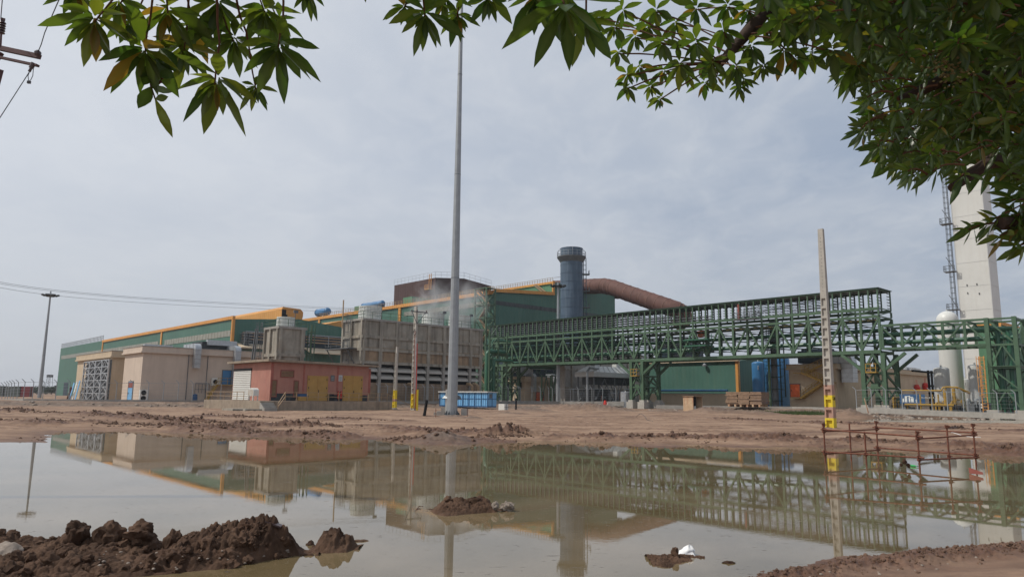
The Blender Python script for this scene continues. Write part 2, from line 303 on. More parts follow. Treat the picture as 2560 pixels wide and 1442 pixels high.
def terrain(x, y):
    x = np.asarray(x, float); y = np.asarray(y, float)
    sd_ = polydist(x, y, POOL, True); ins = inside(x, y, POOL); sdw = np.where(ins, -sd_, sd_)
    sdw = sdw + (fbm(x * .55, y * .55, 4) - .5) * 1.3 * np.clip(np.hypot(x, y) / 25, .25, 1)
    shore = np.clip(sdw, -6, 40)
    h = np.where(shore < 0, WZ + shore * 0.05, WZ + 0.30 * (1 - np.exp(-shore / 5.5)))
    far = np.clip((np.hypot(x, y) - 14) / 10, 0, 1)
    h = h + (fbm(x * .12, y * .25, 3) - .5) * 0.07 * np.clip(shore / 4, 0, 1)
    h = h + (fbm(x * 1.1, y * 2.2, 4) - .5) * 0.06 * np.clip(shore / .6 + .25, 0.1, 1)
    wet = np.clip(1 - shore / 3.0, 0, 1) * 0.9
    lm = lumps(x * 2.2, y * 2.2, 4, .65)
    for pts, w, a in ((RUT1, 1.4, .34), (RUT2, 1.6, .36), (RUT3, 1.3, .22), (RUT4, .9, .2)):
        d = polydist(x, y, pts); d = d + (fbm(x * .35, y * .5, 3) - .5) * 2.6
        g = np.exp(-(d / w) ** 2); br = np.clip(fbm(x * .3 + 9, y * .6, 3) * 3.2 - 0.95, 0.15, 1)
        g2 = np.exp(-((d - 1.7 * w) / (0.5 * w)) ** 2)
        h = h + a * g * br * (0.10 + 1.15 * lm ** 1.4) - g2 * 0.06; wet = np.maximum(wet, np.clip(g * br * 1.5, 0, 1)); wet = np.maximum(wet, g2 * .5)
    tr = np.clip(np.sin((y * 1.0 + x * .12 + (fbm(x * .08, y * .1, 2) - .5) * 14) * 1.1) * 3 - 2.1, 0, 1) * np.clip((shore - 2) / 3, 0, 1) * np.clip(1.4 - np.hypot(x, y) / 130, 0, 1)
    h = h - tr * 0.08 * (.6 + .8 * lm); wet = np.maximum(wet, tr * .8)
    cl = np.clip((fbm(x * .22 + 3, y * .45, 3) - .52) * 9, 0, 1) * np.clip((shore - 1) / 2, 0, 1); h = h + cl * .10 * np.clip(lm - .35, 0, 1) * 1.6; wet = np.maximum(wet, cl * .45)
    for pts, w, a_ in ((RUT5, .35, .09),):
        d5 = polydist(x, y, pts) + (fbm(x * 1.3, y * 1.3, 3) - .5) * .5; g5 = np.exp(-(d5 / w) ** 2); h = h + a_ * g5 * (lumps(x * 8, y * 8, 3) * 1.3 - .1); wet = np.maximum(wet, g5)
    hp = np.zeros(x.shape)
    for p, r, a in HEAPS:
        d = np.hypot((x - p.x), (y - p.y) * .8) / r; g = np.exp(-d * d * 1.6); h = h + a * g * (.75 + .8 * lumps(x * 1.6, y * 1.6, 4)) * .85; wet = np.maximum(wet, g * .6); hp = np.maximum(hp, g)
    yd = polydist(x, y, BANK); iny = inside(x, y, YARD); sy = np.where(iny, yd, -yd)
    k = np.clip((sy + 3.5) / 4.5, 0, 1); k = k * k * (3 - 2 * k)
    h = h * (1 - k) + 0.62 * k; rb = np.exp(-((sy + 3.5) / 4.2) ** 2)
    h = h + rb * (lumps(x * 1.1, y * 1.1, 4) - .35) * .55
    p2 = polydist(x, y, PUD2, True); i2 = inside(x, y, PUD2); s2 = np.where(i2, -p2, p2) + (fbm(x * .4, y * .4, 3) - .5) * 1.2
    k2 = np.clip((3.5 - s2) / 4.5, 0, 1); h = h * (1 - k2) + (FARW - .12) * k2 * 1.0 + 0.0; wet = np.maximum(wet, k2 * .8)
    rubble = np.maximum(rb * (1 - k2 * .5), hp * .75)  # mask for stones and the painted shade along the bank
    fd = np.clip((np.hypot(x, y) - 400) / 2000, 0, 1)
    return h - fd * 0.0, wet, rubble
def gz(x, y):
    h, _, _ = terrain(np.array([x], float), np.array([y], float)); return float(h[0])
def grid_mesh(name, X, Y, Zv, m, attrs=None, wrap=False):
    nr, nc = X.shape; me = bpy.data.meshes.new(name); n = nr * nc
    co = np.stack([X.ravel(), Y.ravel(), Zv.ravel()], 1).astype(np.float32)
    i = np.arange(nr - 1)[:, None] * nc; nj = nc if wrap else nc - 1; j = np.arange(nj)[None, :]; j2 = (j + 1) % nc
    q = np.stack([i + j, i + j2, i + nc + j2, i + nc + j], -1).reshape(-1, 4)
    me.vertices.add(n); me.vertices.foreach_set('co', co.ravel()); me.loops.add(q.size); me.loops.foreach_set('vertex_index', q.ravel().astype(np.int32))
    me.polygons.add(len(q)); me.polygons.foreach_set('loop_start', (np.arange(len(q)) * 4).astype(np.int32)); me.polygons.foreach_set('use_smooth', np.ones(len(q), bool))
    me.update(calc_edges=True); me.materials.append(m)
    for k, v in (attrs or {}).items():
        a = me.attributes.new(k, 'FLOAT', 'POINT'); a.data.foreach_set('value', v.ravel().astype(np.float32))
    o = bpy.data.objects.new(name, me); COL.objects.link(o); return o
def mud_mat(name, attr=True, dry=(0.352, 0.240, 0.166), dry2=(0.205, 0.130, 0.088), wetc=(0.068, 0.034, 0.021), wet2=(0.15, 0.080, 0.052), bump=0.03, bs=5, wet_default=0.7):
    m = bpy.data.materials.new(name); m.use_nodes = True; t = m.node_tree; p = t.nodes['Principled BSDF']; N = t.nodes.new; L = t.links.new
    g = N('ShaderNodeNewGeometry'); vec = g.outputs['Position']
    def noise(s, d=8, r=.65, mp=None):
        n = N('ShaderNodeTexNoise'); n.inputs['Scale'].default_value = s; n.inputs['Detail'].default_value = d; n.inputs['Roughness'].default_value = r
        if mp:
            q = N('ShaderNodeMapping'); q.inputs['Scale'].default_value = mp; L(vec, q.inputs[0]); L(q.outputs[0], n.inputs['Vector'])
        else: L(vec, n.inputs['Vector'])
        return n.outputs[0]
    def rng(x, a, b, c=0, d=1):
        r = N('ShaderNodeMapRange'); L(x, r.inputs['Value'])
        for k, v in zip(('From Min', 'From Max', 'To Min', 'To Max'), (a, b, c, d)): r.inputs[k].default_value = v
        return r.outputs[0]
    def mix(f, a, b):
        x = N('ShaderNodeMix'); x.data_type = 'RGBA'
        if isinstance(f, float): x.inputs['Factor'].default_value = f
        else: L(f, x.inputs['Factor'])
        for k, v in (('A', a), ('B', b)):
            if isinstance(v, tuple): x.inputs[k].default_value = (*v, 1)
            else: L(v, x.inputs[k])
        return x.outputs['Result']
    d = mix(rng(noise(.5, 8, .65, (.6, 1.6, 1)), .35, .65), dry, dry2); w = mix(rng(noise(3), .3, .7), wetc, wet2)
    if attr:
        a = N('ShaderNodeAttribute'); a.attribute_name = 'wet'; ra = N('ShaderNodeAttribute'); ra.attribute_name = 'rubble'
        mm = N('ShaderNodeMath'); mm.operation = 'ADD'; L(a.outputs['Fac'], mm.inputs[0]); L(rng(noise(1.2, 8, .7, (.7, 2.0, 1)), .3, .7, -.3, .35), mm.inputs[1]); mm.use_clamp = True
        c = mix(mm.outputs[0], d, w)
        vo = N('ShaderNodeTexVoronoi'); L(vec, vo.inputs['Vector']); vo.inputs['Scale'].default_value = 2.2
        st = mix(rng(vo.outputs['Color'], 0, 1), (0.19, 0.152, 0.125), (0.060, 0.046, 0.038))  # rough stones, with the bank's shadow worked into the dark colours
        rr = N('ShaderNodeMath'); rr.operation = 'MULTIPLY'; L(ra.outputs['Fac'], rr.inputs[0]); rr.inputs[1].default_value = .85; c = mix(rr.outputs[0], c, st)
        L(rng(mm.outputs[0], .3, 1, .95, .6), p.inputs['Roughness'])
    else:
        c = mix(rng(noise(2.0, 6), .42, .62), w, mix(.45, w, dry2)); p.inputs['Roughness'].default_value = .88
    L(c, p.inputs['Base Color']); p.inputs['Specular IOR Level'].default_value = .25
    b = N('ShaderNodeBump'); L(noise(bs, 10, .7), b.inputs['Height']); b.inputs['Distance'].default_value = bump; b.inputs['Strength'].default_value = 1; L(b.outputs[0], p.inputs['Normal'])
    return m
M['ground'] = mud_mat('mud_ground'); M['mud'] = mud_mat('shade_toned_wet_mud', False, wetc=(0.030, 0.016, 0.009), wet2=(0.075, 0.039, 0.023), dry2=(0.17, 0.10, 0.064), bump=0.012, bs=45)  # heap mud: wet tone, darkened further in place of tree shade
def build_ground():
    an = np.concatenate([np.arange(-43, 43, 0.1), np.arange(43, 317, 3.0)]); an = np.radians(an)
    r = [2.0]
    while r[-1] < 5000:
        q = r[-1]; r.append(q * (1.03 if q < 7.5 else 1.0065 if q < 28 else 1.0036 if q < 75 else 1.007 if q < 150 else 1.06))
    r = np.array(r); Rr, An = np.meshgrid(r, an, indexing='ij'); X = Rr * np.sin(An); Y = Rr * np.cos(An)
    h, wet, rub = terrain(X, Y)
    o = grid_mesh('ground', X, Y, h, M['ground'], dict(wet=wet, rubble=rub), wrap=True); o['kind'] = 'structure'
    c = MB(); n = len(an); vs = [(X[0, k], Y[0, k], h[0, k]) for k in range(n)]   # close the hole under the camera
    k = len(o.data.vertices)
    import bmesh
    b = bmesh.new(); b.from_mesh(o.data); b.verts.ensure_lookup_table(); b.faces.new([b.verts[i] for i in range(n)]); b.to_mesh(o.data); b.free()
build_ground()
def water_mat():
    m = bpy.data.materials.new('muddy_water'); m.use_nodes = True; t = m.node_tree; p = t.nodes['Principled BSDF']; N = t.nodes.new; L = t.links.new
    g = N('ShaderNodeNewGeometry'); n = N('ShaderNodeTexNoise'); L(g.outputs['Position'], n.inputs['Vector']); n.inputs['Scale'].default_value = .5; n.inputs['Detail'].default_value = 7
    x = N('ShaderNodeMix'); x.data_type = 'RGBA'; r = N('ShaderNodeMapRange'); L(n.outputs[0], r.inputs['Value']); r.inputs['From Min'].default_value = .35; r.inputs['From Max'].default_value = .65
    L(r.outputs[0], x.inputs['Factor']); x.inputs['A'].default_value = (0.125, 0.093, 0.045, 1); x.inputs['B'].default_value = (0.185, 0.138, 0.078, 1); sm = N('ShaderNodeMapping'); L(g.outputs['Position'], sm.inputs[0]); sm.inputs['Scale'].default_value = (1.2, 3.2, 1); sm.inputs['Rotation'].default_value = (0, 0, .35)
    sn = N('ShaderNodeTexNoise'); L(sm.outputs[0], sn.inputs['Vector']); sn.inputs['Scale'].default_value = 4.5; sn.inputs['Detail'].default_value = 9; sn.inputs['Roughness'].default_value = .72
    sr_ = N('ShaderNodeMapRange'); L(sn.outputs[0], sr_.inputs['Value']); sr_.inputs['From Min'].default_value = .61; sr_.inputs['From Max'].default_value = .66
    y = N('ShaderNodeMix'); y.data_type = 'RGBA'; L(sr_.outputs[0], y.inputs['Factor']); L(x.outputs['Result'], y.inputs['A']); y.inputs['B'].default_value = (.055, .04, .028, 1); L(y.outputs['Result'], p.inputs['Base Color'])
    ro = N('ShaderNodeMath'); ro.operation = 'MULTIPLY'; L(sr_.outputs[0], ro.inputs[0]); ro.inputs[1].default_value = .5; L(ro.outputs[0], p.inputs['Roughness'])
    p.inputs['IOR'].default_value = 1.55
    mp = N('ShaderNodeMapping'); L(g.outputs['Position'], mp.inputs[0]); mp.inputs['Scale'].default_value = (.8, 2.6, 1)
    a = N('ShaderNodeTexNoise'); L(mp.outputs[0], a.inputs['Vector']); a.inputs['Scale'].default_value = 6; a.inputs['Detail'].default_value = 3
    q = N('ShaderNodeTexNoise'); L(g.outputs['Position'], q.inputs['Vector']); q.inputs['Scale'].default_value = .25; q.inputs['Detail'].default_value = 3
    qr = N('ShaderNodeMapRange'); L(q.outputs[0], qr.inputs['Value']); qr.inputs['From Min'].default_value = .4; qr.inputs['From Max'].default_value = .62; qr.inputs['To Min'].default_value = .25; qr.inputs['To Max'].default_value = 1
    b = N('ShaderNodeBump'); L(a.outputs[0], b.inputs['Height']); b.inputs['Distance'].default_value = .00028; L(qr.outputs[0], b.inputs['Strength']); L(b.outputs[0], p.inputs['Normal'])
    return m
M['water'] = water_mat()
w = MB(); xs = [p[0] for p in POOL]; ys = [p[1] for p in POOL]
w.add([(min(xs) - 4, min(ys) - 3, WZ), (max(xs) + 4, min(ys) - 3, WZ), (max(xs) + 4, max(ys) + 4, WZ), (min(xs) - 4, max(ys) + 4, WZ)], [(0, 1, 2, 3)]); struct('water', w, M['water'])
w = MB(); xs = [p[0] for p in PUD2]; ys = [p[1] for p in PUD2]
w.add([(min(xs) - 3, min(ys) - 3, FARW), (max(xs) + 3, min(ys) - 3, FARW), (max(xs) + 3, max(ys) + 3, FARW), (min(xs) - 3, max(ys) + 3, FARW)], [(0, 1, 2, 3)]); struct('puddle', w, M['water'])
# loose clods along the ruts and the shore: too many to count
def scatter():
    rr = np.random.default_rng(5); tmpl = []
    for i in range(4): mb_ = MB(); blob(mb_, (0, 0, 0), 1, 200 + i, (1.1, 1, .85), 1, .7, 2.4); tmpl.append((np.array(mb_.v), np.array(mb_.f)))
    X = []; Y = []; Sz = []
    def line(pts, n, w, s0, s1, k):
        pts = np.array(pts); seg = np.hypot(*(pts[1:] - pts[:-1]).T); cum = np.concatenate([[0], np.cumsum(seg)]); u = rr.random(n) * cum[-1]; i = np.searchsorted(cum, u) - 1; i = np.clip(i, 0, len(seg) - 1); t = (u - cum[i]) / seg[i]
        q = pts[i] + (pts[i + 1] - pts[i]) * t[:, None] + rr.normal(0, w, (n, 2)); keep = fbm(q[:, 0] * .5, q[:, 1] * .7, 3) > k; q = q[keep]; X.extend(q[:, 0]); Y.extend(q[:, 1]); Sz.extend(s0 + (s1 - s0) * rr.random(len(q)) ** 3)
    line(RUT1, 3600, .55, .03, .13, .46); line(RUT2, 3400, .6, .035, .14, .46); line(RUT3, 900, .5, .03, .10, .46); line(RUT4, 600, .4, .03, .10, .42); line(RUT5, 1100, .2, .008, .034, .38)
    line(gl([(0, 1100), (600, 1080), (1100, 1098), (1600, 1104), (2100, 1112), (2560, 1128)], -.25), 700, .9, .02, .07, .45); line(RUT2, 500, 9, .03, .09, .5)
    X = np.array(X); Y = np.array(Y); Sz = np.array(Sz); h, wet, rub = terrain(X, Y); ok = h > WZ + .0; V = []; F_ = []; o = 0
    for x, y, s_, z in zip(X[ok], Y[ok], Sz[ok], h[ok]):
        v, fc = tmpl[int(rr.integers(4))]; a_ = rr.random() * 6.28; c_, s2 = math.cos(a_), math.sin(a_); w_ = np.stack([v[:, 0] * c_ - v[:, 1] * s2, v[:, 0] * s2 + v[:, 1] * c_, v[:, 2]], 1) * s_ + (x, y, z + s_ * .1); V.append(w_); F_.append(fc + o); o += len(v)
    me = bpy.data.meshes.new('mud_clods'); V = np.concatenate(V); F_ = np.concatenate(F_); me.from_pydata(V.tolist(), [], F_.tolist()); me.materials.append(M['clodmat']); ob = bpy.data.objects.new('mud_clods', me); COL.objects.link(ob); ob['kind'] = 'stuff'; tag(ob, 'loose mud clods strewn along the wheel ruts and the shore', 'clods')
def interp(tbl, x): a = np.array(tbl, float); return np.interp(x, a[:, 0], a[:, 1])
def heap(name, label, Y, prof, front, depth, res=0.012, seed=0, amp=.08, toe=.25, ls=7.0, cat='mud heap', parts=()):
    amp *= 1.25
    """prof: silhouette [(px, py)] on the ridge at distance Y; front: waterline [(px, py)]"""
    P = np.array([[at(px, py, Y).x, at(px, py, Y).z] for px, py in prof]); Fp = np.array([[gnd(px, py, WZ).x, gnd(px, py, WZ).y] for px, py in front])
    x0, x1 = P[0, 0] - toe, P[-1, 0] + toe; y0 = Fp[:, 1].min() - toe; y1 = Y + depth + toe
    X, Yg = np.meshgrid(np.arange(x0, x1, res), np.arange(y0, y1, res), indexing='ij')
    ridge = np.interp(X, P[:, 0], P[:, 1], left=WZ - .1, right=WZ - .1); yf = np.interp(X, Fp[:, 0], Fp[:, 1])
    wy = (fbm(X * 1.7 + seed, Yg * 1.7, 3) - .5) * .25
    kf = np.clip((Yg + wy - yf) / np.maximum(Y - yf, .15), -1, 1); kb = np.clip((Y + depth - Yg + wy) / depth, -1, 1)
    k = np.where(Yg < Y, kf, kb); k = np.sign(k) * np.abs(k) ** .8
    H = np.maximum(ridge - WZ, .02); h = WZ - .03 + (H + .03) * k
    lm = lumps(X * ls + seed, Yg * ls, 4, .6); e = np.clip(k * 2.2, 0, 1)
    h = h + (lm - .42) * amp * 1.6 * e * np.clip(H / .2, .3, 1.2) + (fbm(X * 30, Yg * 30, 3) - .5) * .02 * e + (fbm(X * 3 + 4, Yg * 3 + seed, 3) - .5) * .1 * e
    h = np.maximum(h, WZ - .08)
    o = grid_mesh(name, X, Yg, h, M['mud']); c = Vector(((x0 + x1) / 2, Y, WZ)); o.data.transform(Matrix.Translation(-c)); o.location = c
    OFF[o.name] = c; tag(o, label, cat); return o
def blob(mb, c, r, seed=0, sq=(1, 1, 1), n=3, amp=.35, freq=1.6):
    from mathutils import noise as mn
    import bmesh
    b = bmesh.new(); bmesh.ops.create_icosphere(b, subdivisions=n, radius=1); c = Vector(c)
    vs = []
    for v in b.verts:
        d = v.co.normalized(); o = Vector((seed * 3.1, seed * 1.7, seed))
        k = 1 + amp * (mn.noise(d * freq + o) + .5 * mn.noise(d * freq * 2.3 + o) + .3 * mn.noise(d * freq * 5 + o) + .18 * mn.noise(d * freq * 11 + o))
        vs.append(c + Vector((d.x * sq[0], d.y * sq[1], d.z * sq[2])) * r * k)
    mb.add(vs, [tuple(v.index for v in f.verts) for f in b.faces]); b.free()
M['clodmat'] = mud_mat('rut_clods', False, wetc=(0.075, 0.043, 0.029), wet2=(0.13, 0.078, 0.053), dry2=(0.19, 0.12, 0.085), bump=.01, bs=20)
scatter()
YM = 10.35
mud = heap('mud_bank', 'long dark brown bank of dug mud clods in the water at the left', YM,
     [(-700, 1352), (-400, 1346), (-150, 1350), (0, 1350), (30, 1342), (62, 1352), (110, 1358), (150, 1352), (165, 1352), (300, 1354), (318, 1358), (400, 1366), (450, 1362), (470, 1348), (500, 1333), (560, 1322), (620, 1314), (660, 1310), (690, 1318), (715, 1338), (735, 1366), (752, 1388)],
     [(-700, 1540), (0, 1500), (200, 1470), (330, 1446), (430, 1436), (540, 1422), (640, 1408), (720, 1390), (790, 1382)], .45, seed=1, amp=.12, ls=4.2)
def clod(px, py, Y, r, sq=(1, 1, 1), seed=0, name='mud_clod', label='', group=None, m='mud', n=4, amp=.4, cat='clod', freq=1.6, sink=.0):
    p = at(px, py, Y); mb = MB(); blob(mb, p, r, seed, sq, n, amp, freq); b = Vector((p.x, p.y, p.z - r * sq[2]))
    return single(name, label, cat, mb, M[m], b, group, smooth=True)
clod(192, 1343, 10.2, .18, (.95, .9, 1.15), 1, label='tall mud clod, leftmost of the three big ones on the bank', group='big clods on the mud bank')
clod(268, 1346, 10.2, .18, (1.05, .9, 1.15), 4, label='reddish mud clod, middle one of the three big ones on the bank', group='big clods on the mud bank')
clod(352, 1338, 10.2, .18, (1.1, .9, .95), 9, label='dark square mud clod, rightmost of the three big ones on the bank', group='big clods on the mud bank')
clod(432, 1362, 10.15, .13, (.9, .8, 1.45), 13, label='narrow upright mud clod between the big ones and the peak of the bank', group='big clods on the mud bank')
clod(30, 1345, 10.4, .12, (1, .8, .9), 21, label='small red clod above the pale boulder at the left edge', group='big clods on the mud bank')
clod(14, 1390, 9.75, .26, (.9, .8, .72), 6, 'boulder', 'pale rough boulder half buried in the mud bank at the left edge', m='rock', cat='boulder', amp=.22, freq=1.1)
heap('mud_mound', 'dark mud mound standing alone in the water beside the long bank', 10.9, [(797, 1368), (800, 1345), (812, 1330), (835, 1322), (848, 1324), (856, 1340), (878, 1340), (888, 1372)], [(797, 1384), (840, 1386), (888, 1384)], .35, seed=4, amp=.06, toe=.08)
clod(838, 1338, 10.85, .10, (1, .9, .9), 31, label='clod on the crest of the lone mud mound', n=3)
clod(775, 1366, 11.1, .07, (.9, .9, 1.2), 32, label='small clod between the long bank and the lone mound', n=3)
clod(898, 1356, 11.4, .10, (1.5, .8, .45), 33, label='flat clod just right of the lone mound', n=3)
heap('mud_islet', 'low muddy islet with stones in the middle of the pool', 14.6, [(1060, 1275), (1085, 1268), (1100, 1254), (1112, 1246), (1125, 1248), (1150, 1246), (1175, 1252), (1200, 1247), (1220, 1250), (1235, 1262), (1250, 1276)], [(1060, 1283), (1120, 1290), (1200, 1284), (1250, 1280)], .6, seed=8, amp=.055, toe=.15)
clod(1120, 1250, 14.5, .085, seed=41, label='round clod on the left crest of the islet', n=3)
clod(1187, 1251, 14.5, .09, (1.2, 1, .8), seed=42, label='clod on the right crest of the islet', n=3)
clod(1238, 1264, 14.4, .075, (1.0, .8, 1.1), seed=43, name='stone', label='flat grey stone leaning at the right end of the islet', m='rock', n=3, cat='stone')
clod(1268, 1266, 14.5, .105, (1.15, .8, .85), seed=44, name='stone', label='knobbly pale stone in the water right of the islet', m='rock', n=4, amp=.5, cat='stone')
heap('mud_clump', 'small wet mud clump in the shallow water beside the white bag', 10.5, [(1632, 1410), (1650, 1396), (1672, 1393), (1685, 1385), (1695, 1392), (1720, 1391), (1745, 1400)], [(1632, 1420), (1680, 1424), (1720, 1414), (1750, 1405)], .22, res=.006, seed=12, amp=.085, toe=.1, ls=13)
clod(1688, 1384, 10.4, .055, (1, 1, 1.5), 51, label='upright knob of mud on the small clump', n=3)
clod(1647, 1398, 10.4, .045, (1, 1, 1.2), 52, label='knob of mud at the left end of the small clump', n=3)
clod(1822, 1406, 10.2, .05, (1.6, 1, .5), 53, label='scrap of mud alone in the shallows right of the clump', n=3)
def bag():
    p = gnd(1715, 1385, WZ); from mathutils import noise as mn
    mb = MB(); n, k = 26, 14; vs = []
    for i in range(k):
        t = i / (k - 1)
        for j in range(n):
            a = 2 * math.pi * j / n; r = .135 * (1 - t) ** .7 * (1 + .35 * mn.noise(Vector((math.cos(a) * 1.6, math.sin(a) * 1.6, t * 2.4))) + .18 * mn.noise(Vector((math.cos(a) * 5, math.sin(a) * 5, t * 6))))
            vs.append(p + Vector((r * math.cos(a) * 1.15 + .05 * t, r * math.sin(a) * .8, t * .13 * (1 + .3 * mn.noise(Vector((a, t, 3)))))))
    mb.add(vs, [(i * n + j, i * n + (j + 1) % n, (i + 1) * n + (j + 1) % n, (i + 1) * n + j) for i in range(k - 1) for j in range(n)])
    single('plastic_bag', 'crumpled white plastic bag floating behind the small mud clump', 'bag', mb, M['plastic'], p, smooth=True)
bag()
p = at(655, 1303, 10.25); mb = MB(); mb.obox(p, Vector((.25, .02, -.09)), Vector((0, .1, .01)), Vector((.006, 0, .022)))
single('wooden_plank', 'short dark plank stuck in the top of the long mud bank', 'plank', mb, M['ins'], p)
# smaller clods bedded in the long bank
cp = []
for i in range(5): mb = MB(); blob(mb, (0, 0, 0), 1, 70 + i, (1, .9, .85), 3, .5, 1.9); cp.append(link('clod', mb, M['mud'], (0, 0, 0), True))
dg = bpy.context.evaluated_depsgraph_get(); dg.update(); rr = random.Random(2); n = 0
for i in range(150):
    px = rr.uniform(-40, 760); py = rr.uniform(1300, 1440); ok, loc, nrm, idx, ob, mx = S.ray_cast(dg, CAM, ray(px, py).normalized())
    if not ok or ob.name != 'mud_bank': continue
    q = cp[n] if n < 5 else cp[n % 5].copy()
    if n >= 5: COL.objects.link(q)
    s_ = rr.uniform(.025, .085) if rr.random() < .8 else rr.uniform(.08, .12); q.parent = mud; q.location = loc - OFF['mud_bank'] + Vector((0, .01, -s_ * .2)); q.scale = (s_, s_, s_); q.rotation_euler = (rr.uniform(-1, 1), rr.uniform(-1, 1), rr.uniform(0, 6)); n += 1
    if n >= 95: break
# loose stones on the bank and the shores
def pebbles(n=46):
    spots = []
    for i in range(n):
        if i < 30: px = random.uniform(230, 730); py = random.uniform(1372, 1432)
        else: px = random.uniform(1980, 2540); py = 1442 - (px - 1980) * .11 + random.uniform(-6, 20)
        spots.append((px, py))
    return spots
protos = []
for i in range(4):
    mb = MB(); blob(mb, (0, 0, 0), 1, 60 + i, (1, .75, .5), 2, .25); protos.append(single('pebble', 'tiny pale pebble on the mud at the water edge', 'pebble', mb, M['rock'], (0, 0, 0), 'pebbles on the wet mud', True)); protos[-1].location = (0, 0, -40)
dg = bpy.context.evaluated_depsgraph_get(); dg.update()
used = 0
for i, (px, py) in enumerate(pebbles()):
    r = ray(px, py).normalized(); ok, loc, nrm, idx, ob, mx = S.ray_cast(dg, CAM, r)
    if not ok or ob.name in ('water',) or loc.z < WZ + .01: continue
    q = protos[i % 4] if used < 4 and protos[i % 4].location.z < -30 else protos[i % 4].copy()
    if q.name not in COL.objects: COL.objects.link(q)
    q.location = loc; s_ = random.uniform(.012, .03); q.scale = (s_, s_, s_); q.rotation_euler = (0, 0, random.uniform(0, 6)); used += 1
for q in protos:
    if q.location.z < -30: bpy.data.objects.remove(q)
# ---------------------------------------------------------------- railings, ladders
def railing(mb, p, q, h=1.0, n=None, r=.03, mids=1, top=True):
    p = Vector(p); q = Vector(q); n = n or max(1, round((q - p).length / 1.8))
    for i in range(n + 1):
        a = p.lerp(q, i / n); mb.beam(a, a + Z * h, r * 1.6)
    for k in range(mids + 1): mb.beam(p + Z * h * (1 - k / (mids + 1)), q + Z * h * (1 - k / (mids + 1)), r * 1.6)
def ladder(mb, p, h, side, out, r=.03, w=.5, cage=True, step=.4):
    p = Vector(p)
    for s in (-1, 1): mb.beam(p + side * s * w / 2, p + side * s * w / 2 + Z * h, r * 2)
    k = 0
    while k * step < h: mb.beam(p + side * -w / 2 + Z * k * step, p + side * w / 2 + Z * k * step, r * 1.4); k += 1
    if cage:
        for s in (-1, 0, 1): mb.beam(p + side * s * w * .7 + out * .7 + Z * 2.2, p + side * s * w * .7 + out * .7 + Z * h, r * 1.2)
        z = 2.2
        while z < h:
            c = [p + side * w / 2 + Z * z, p + side * w * .7 + out * .7 + Z * z, p - side * w * .7 + out * .7 + Z * z, p - side * w / 2 + Z * z]
            for i in range(3): mb.beam(c[i], c[i + 1], r * 1.2)
            z += 1.2
YZ = 0.6                                  # level of the plant yard
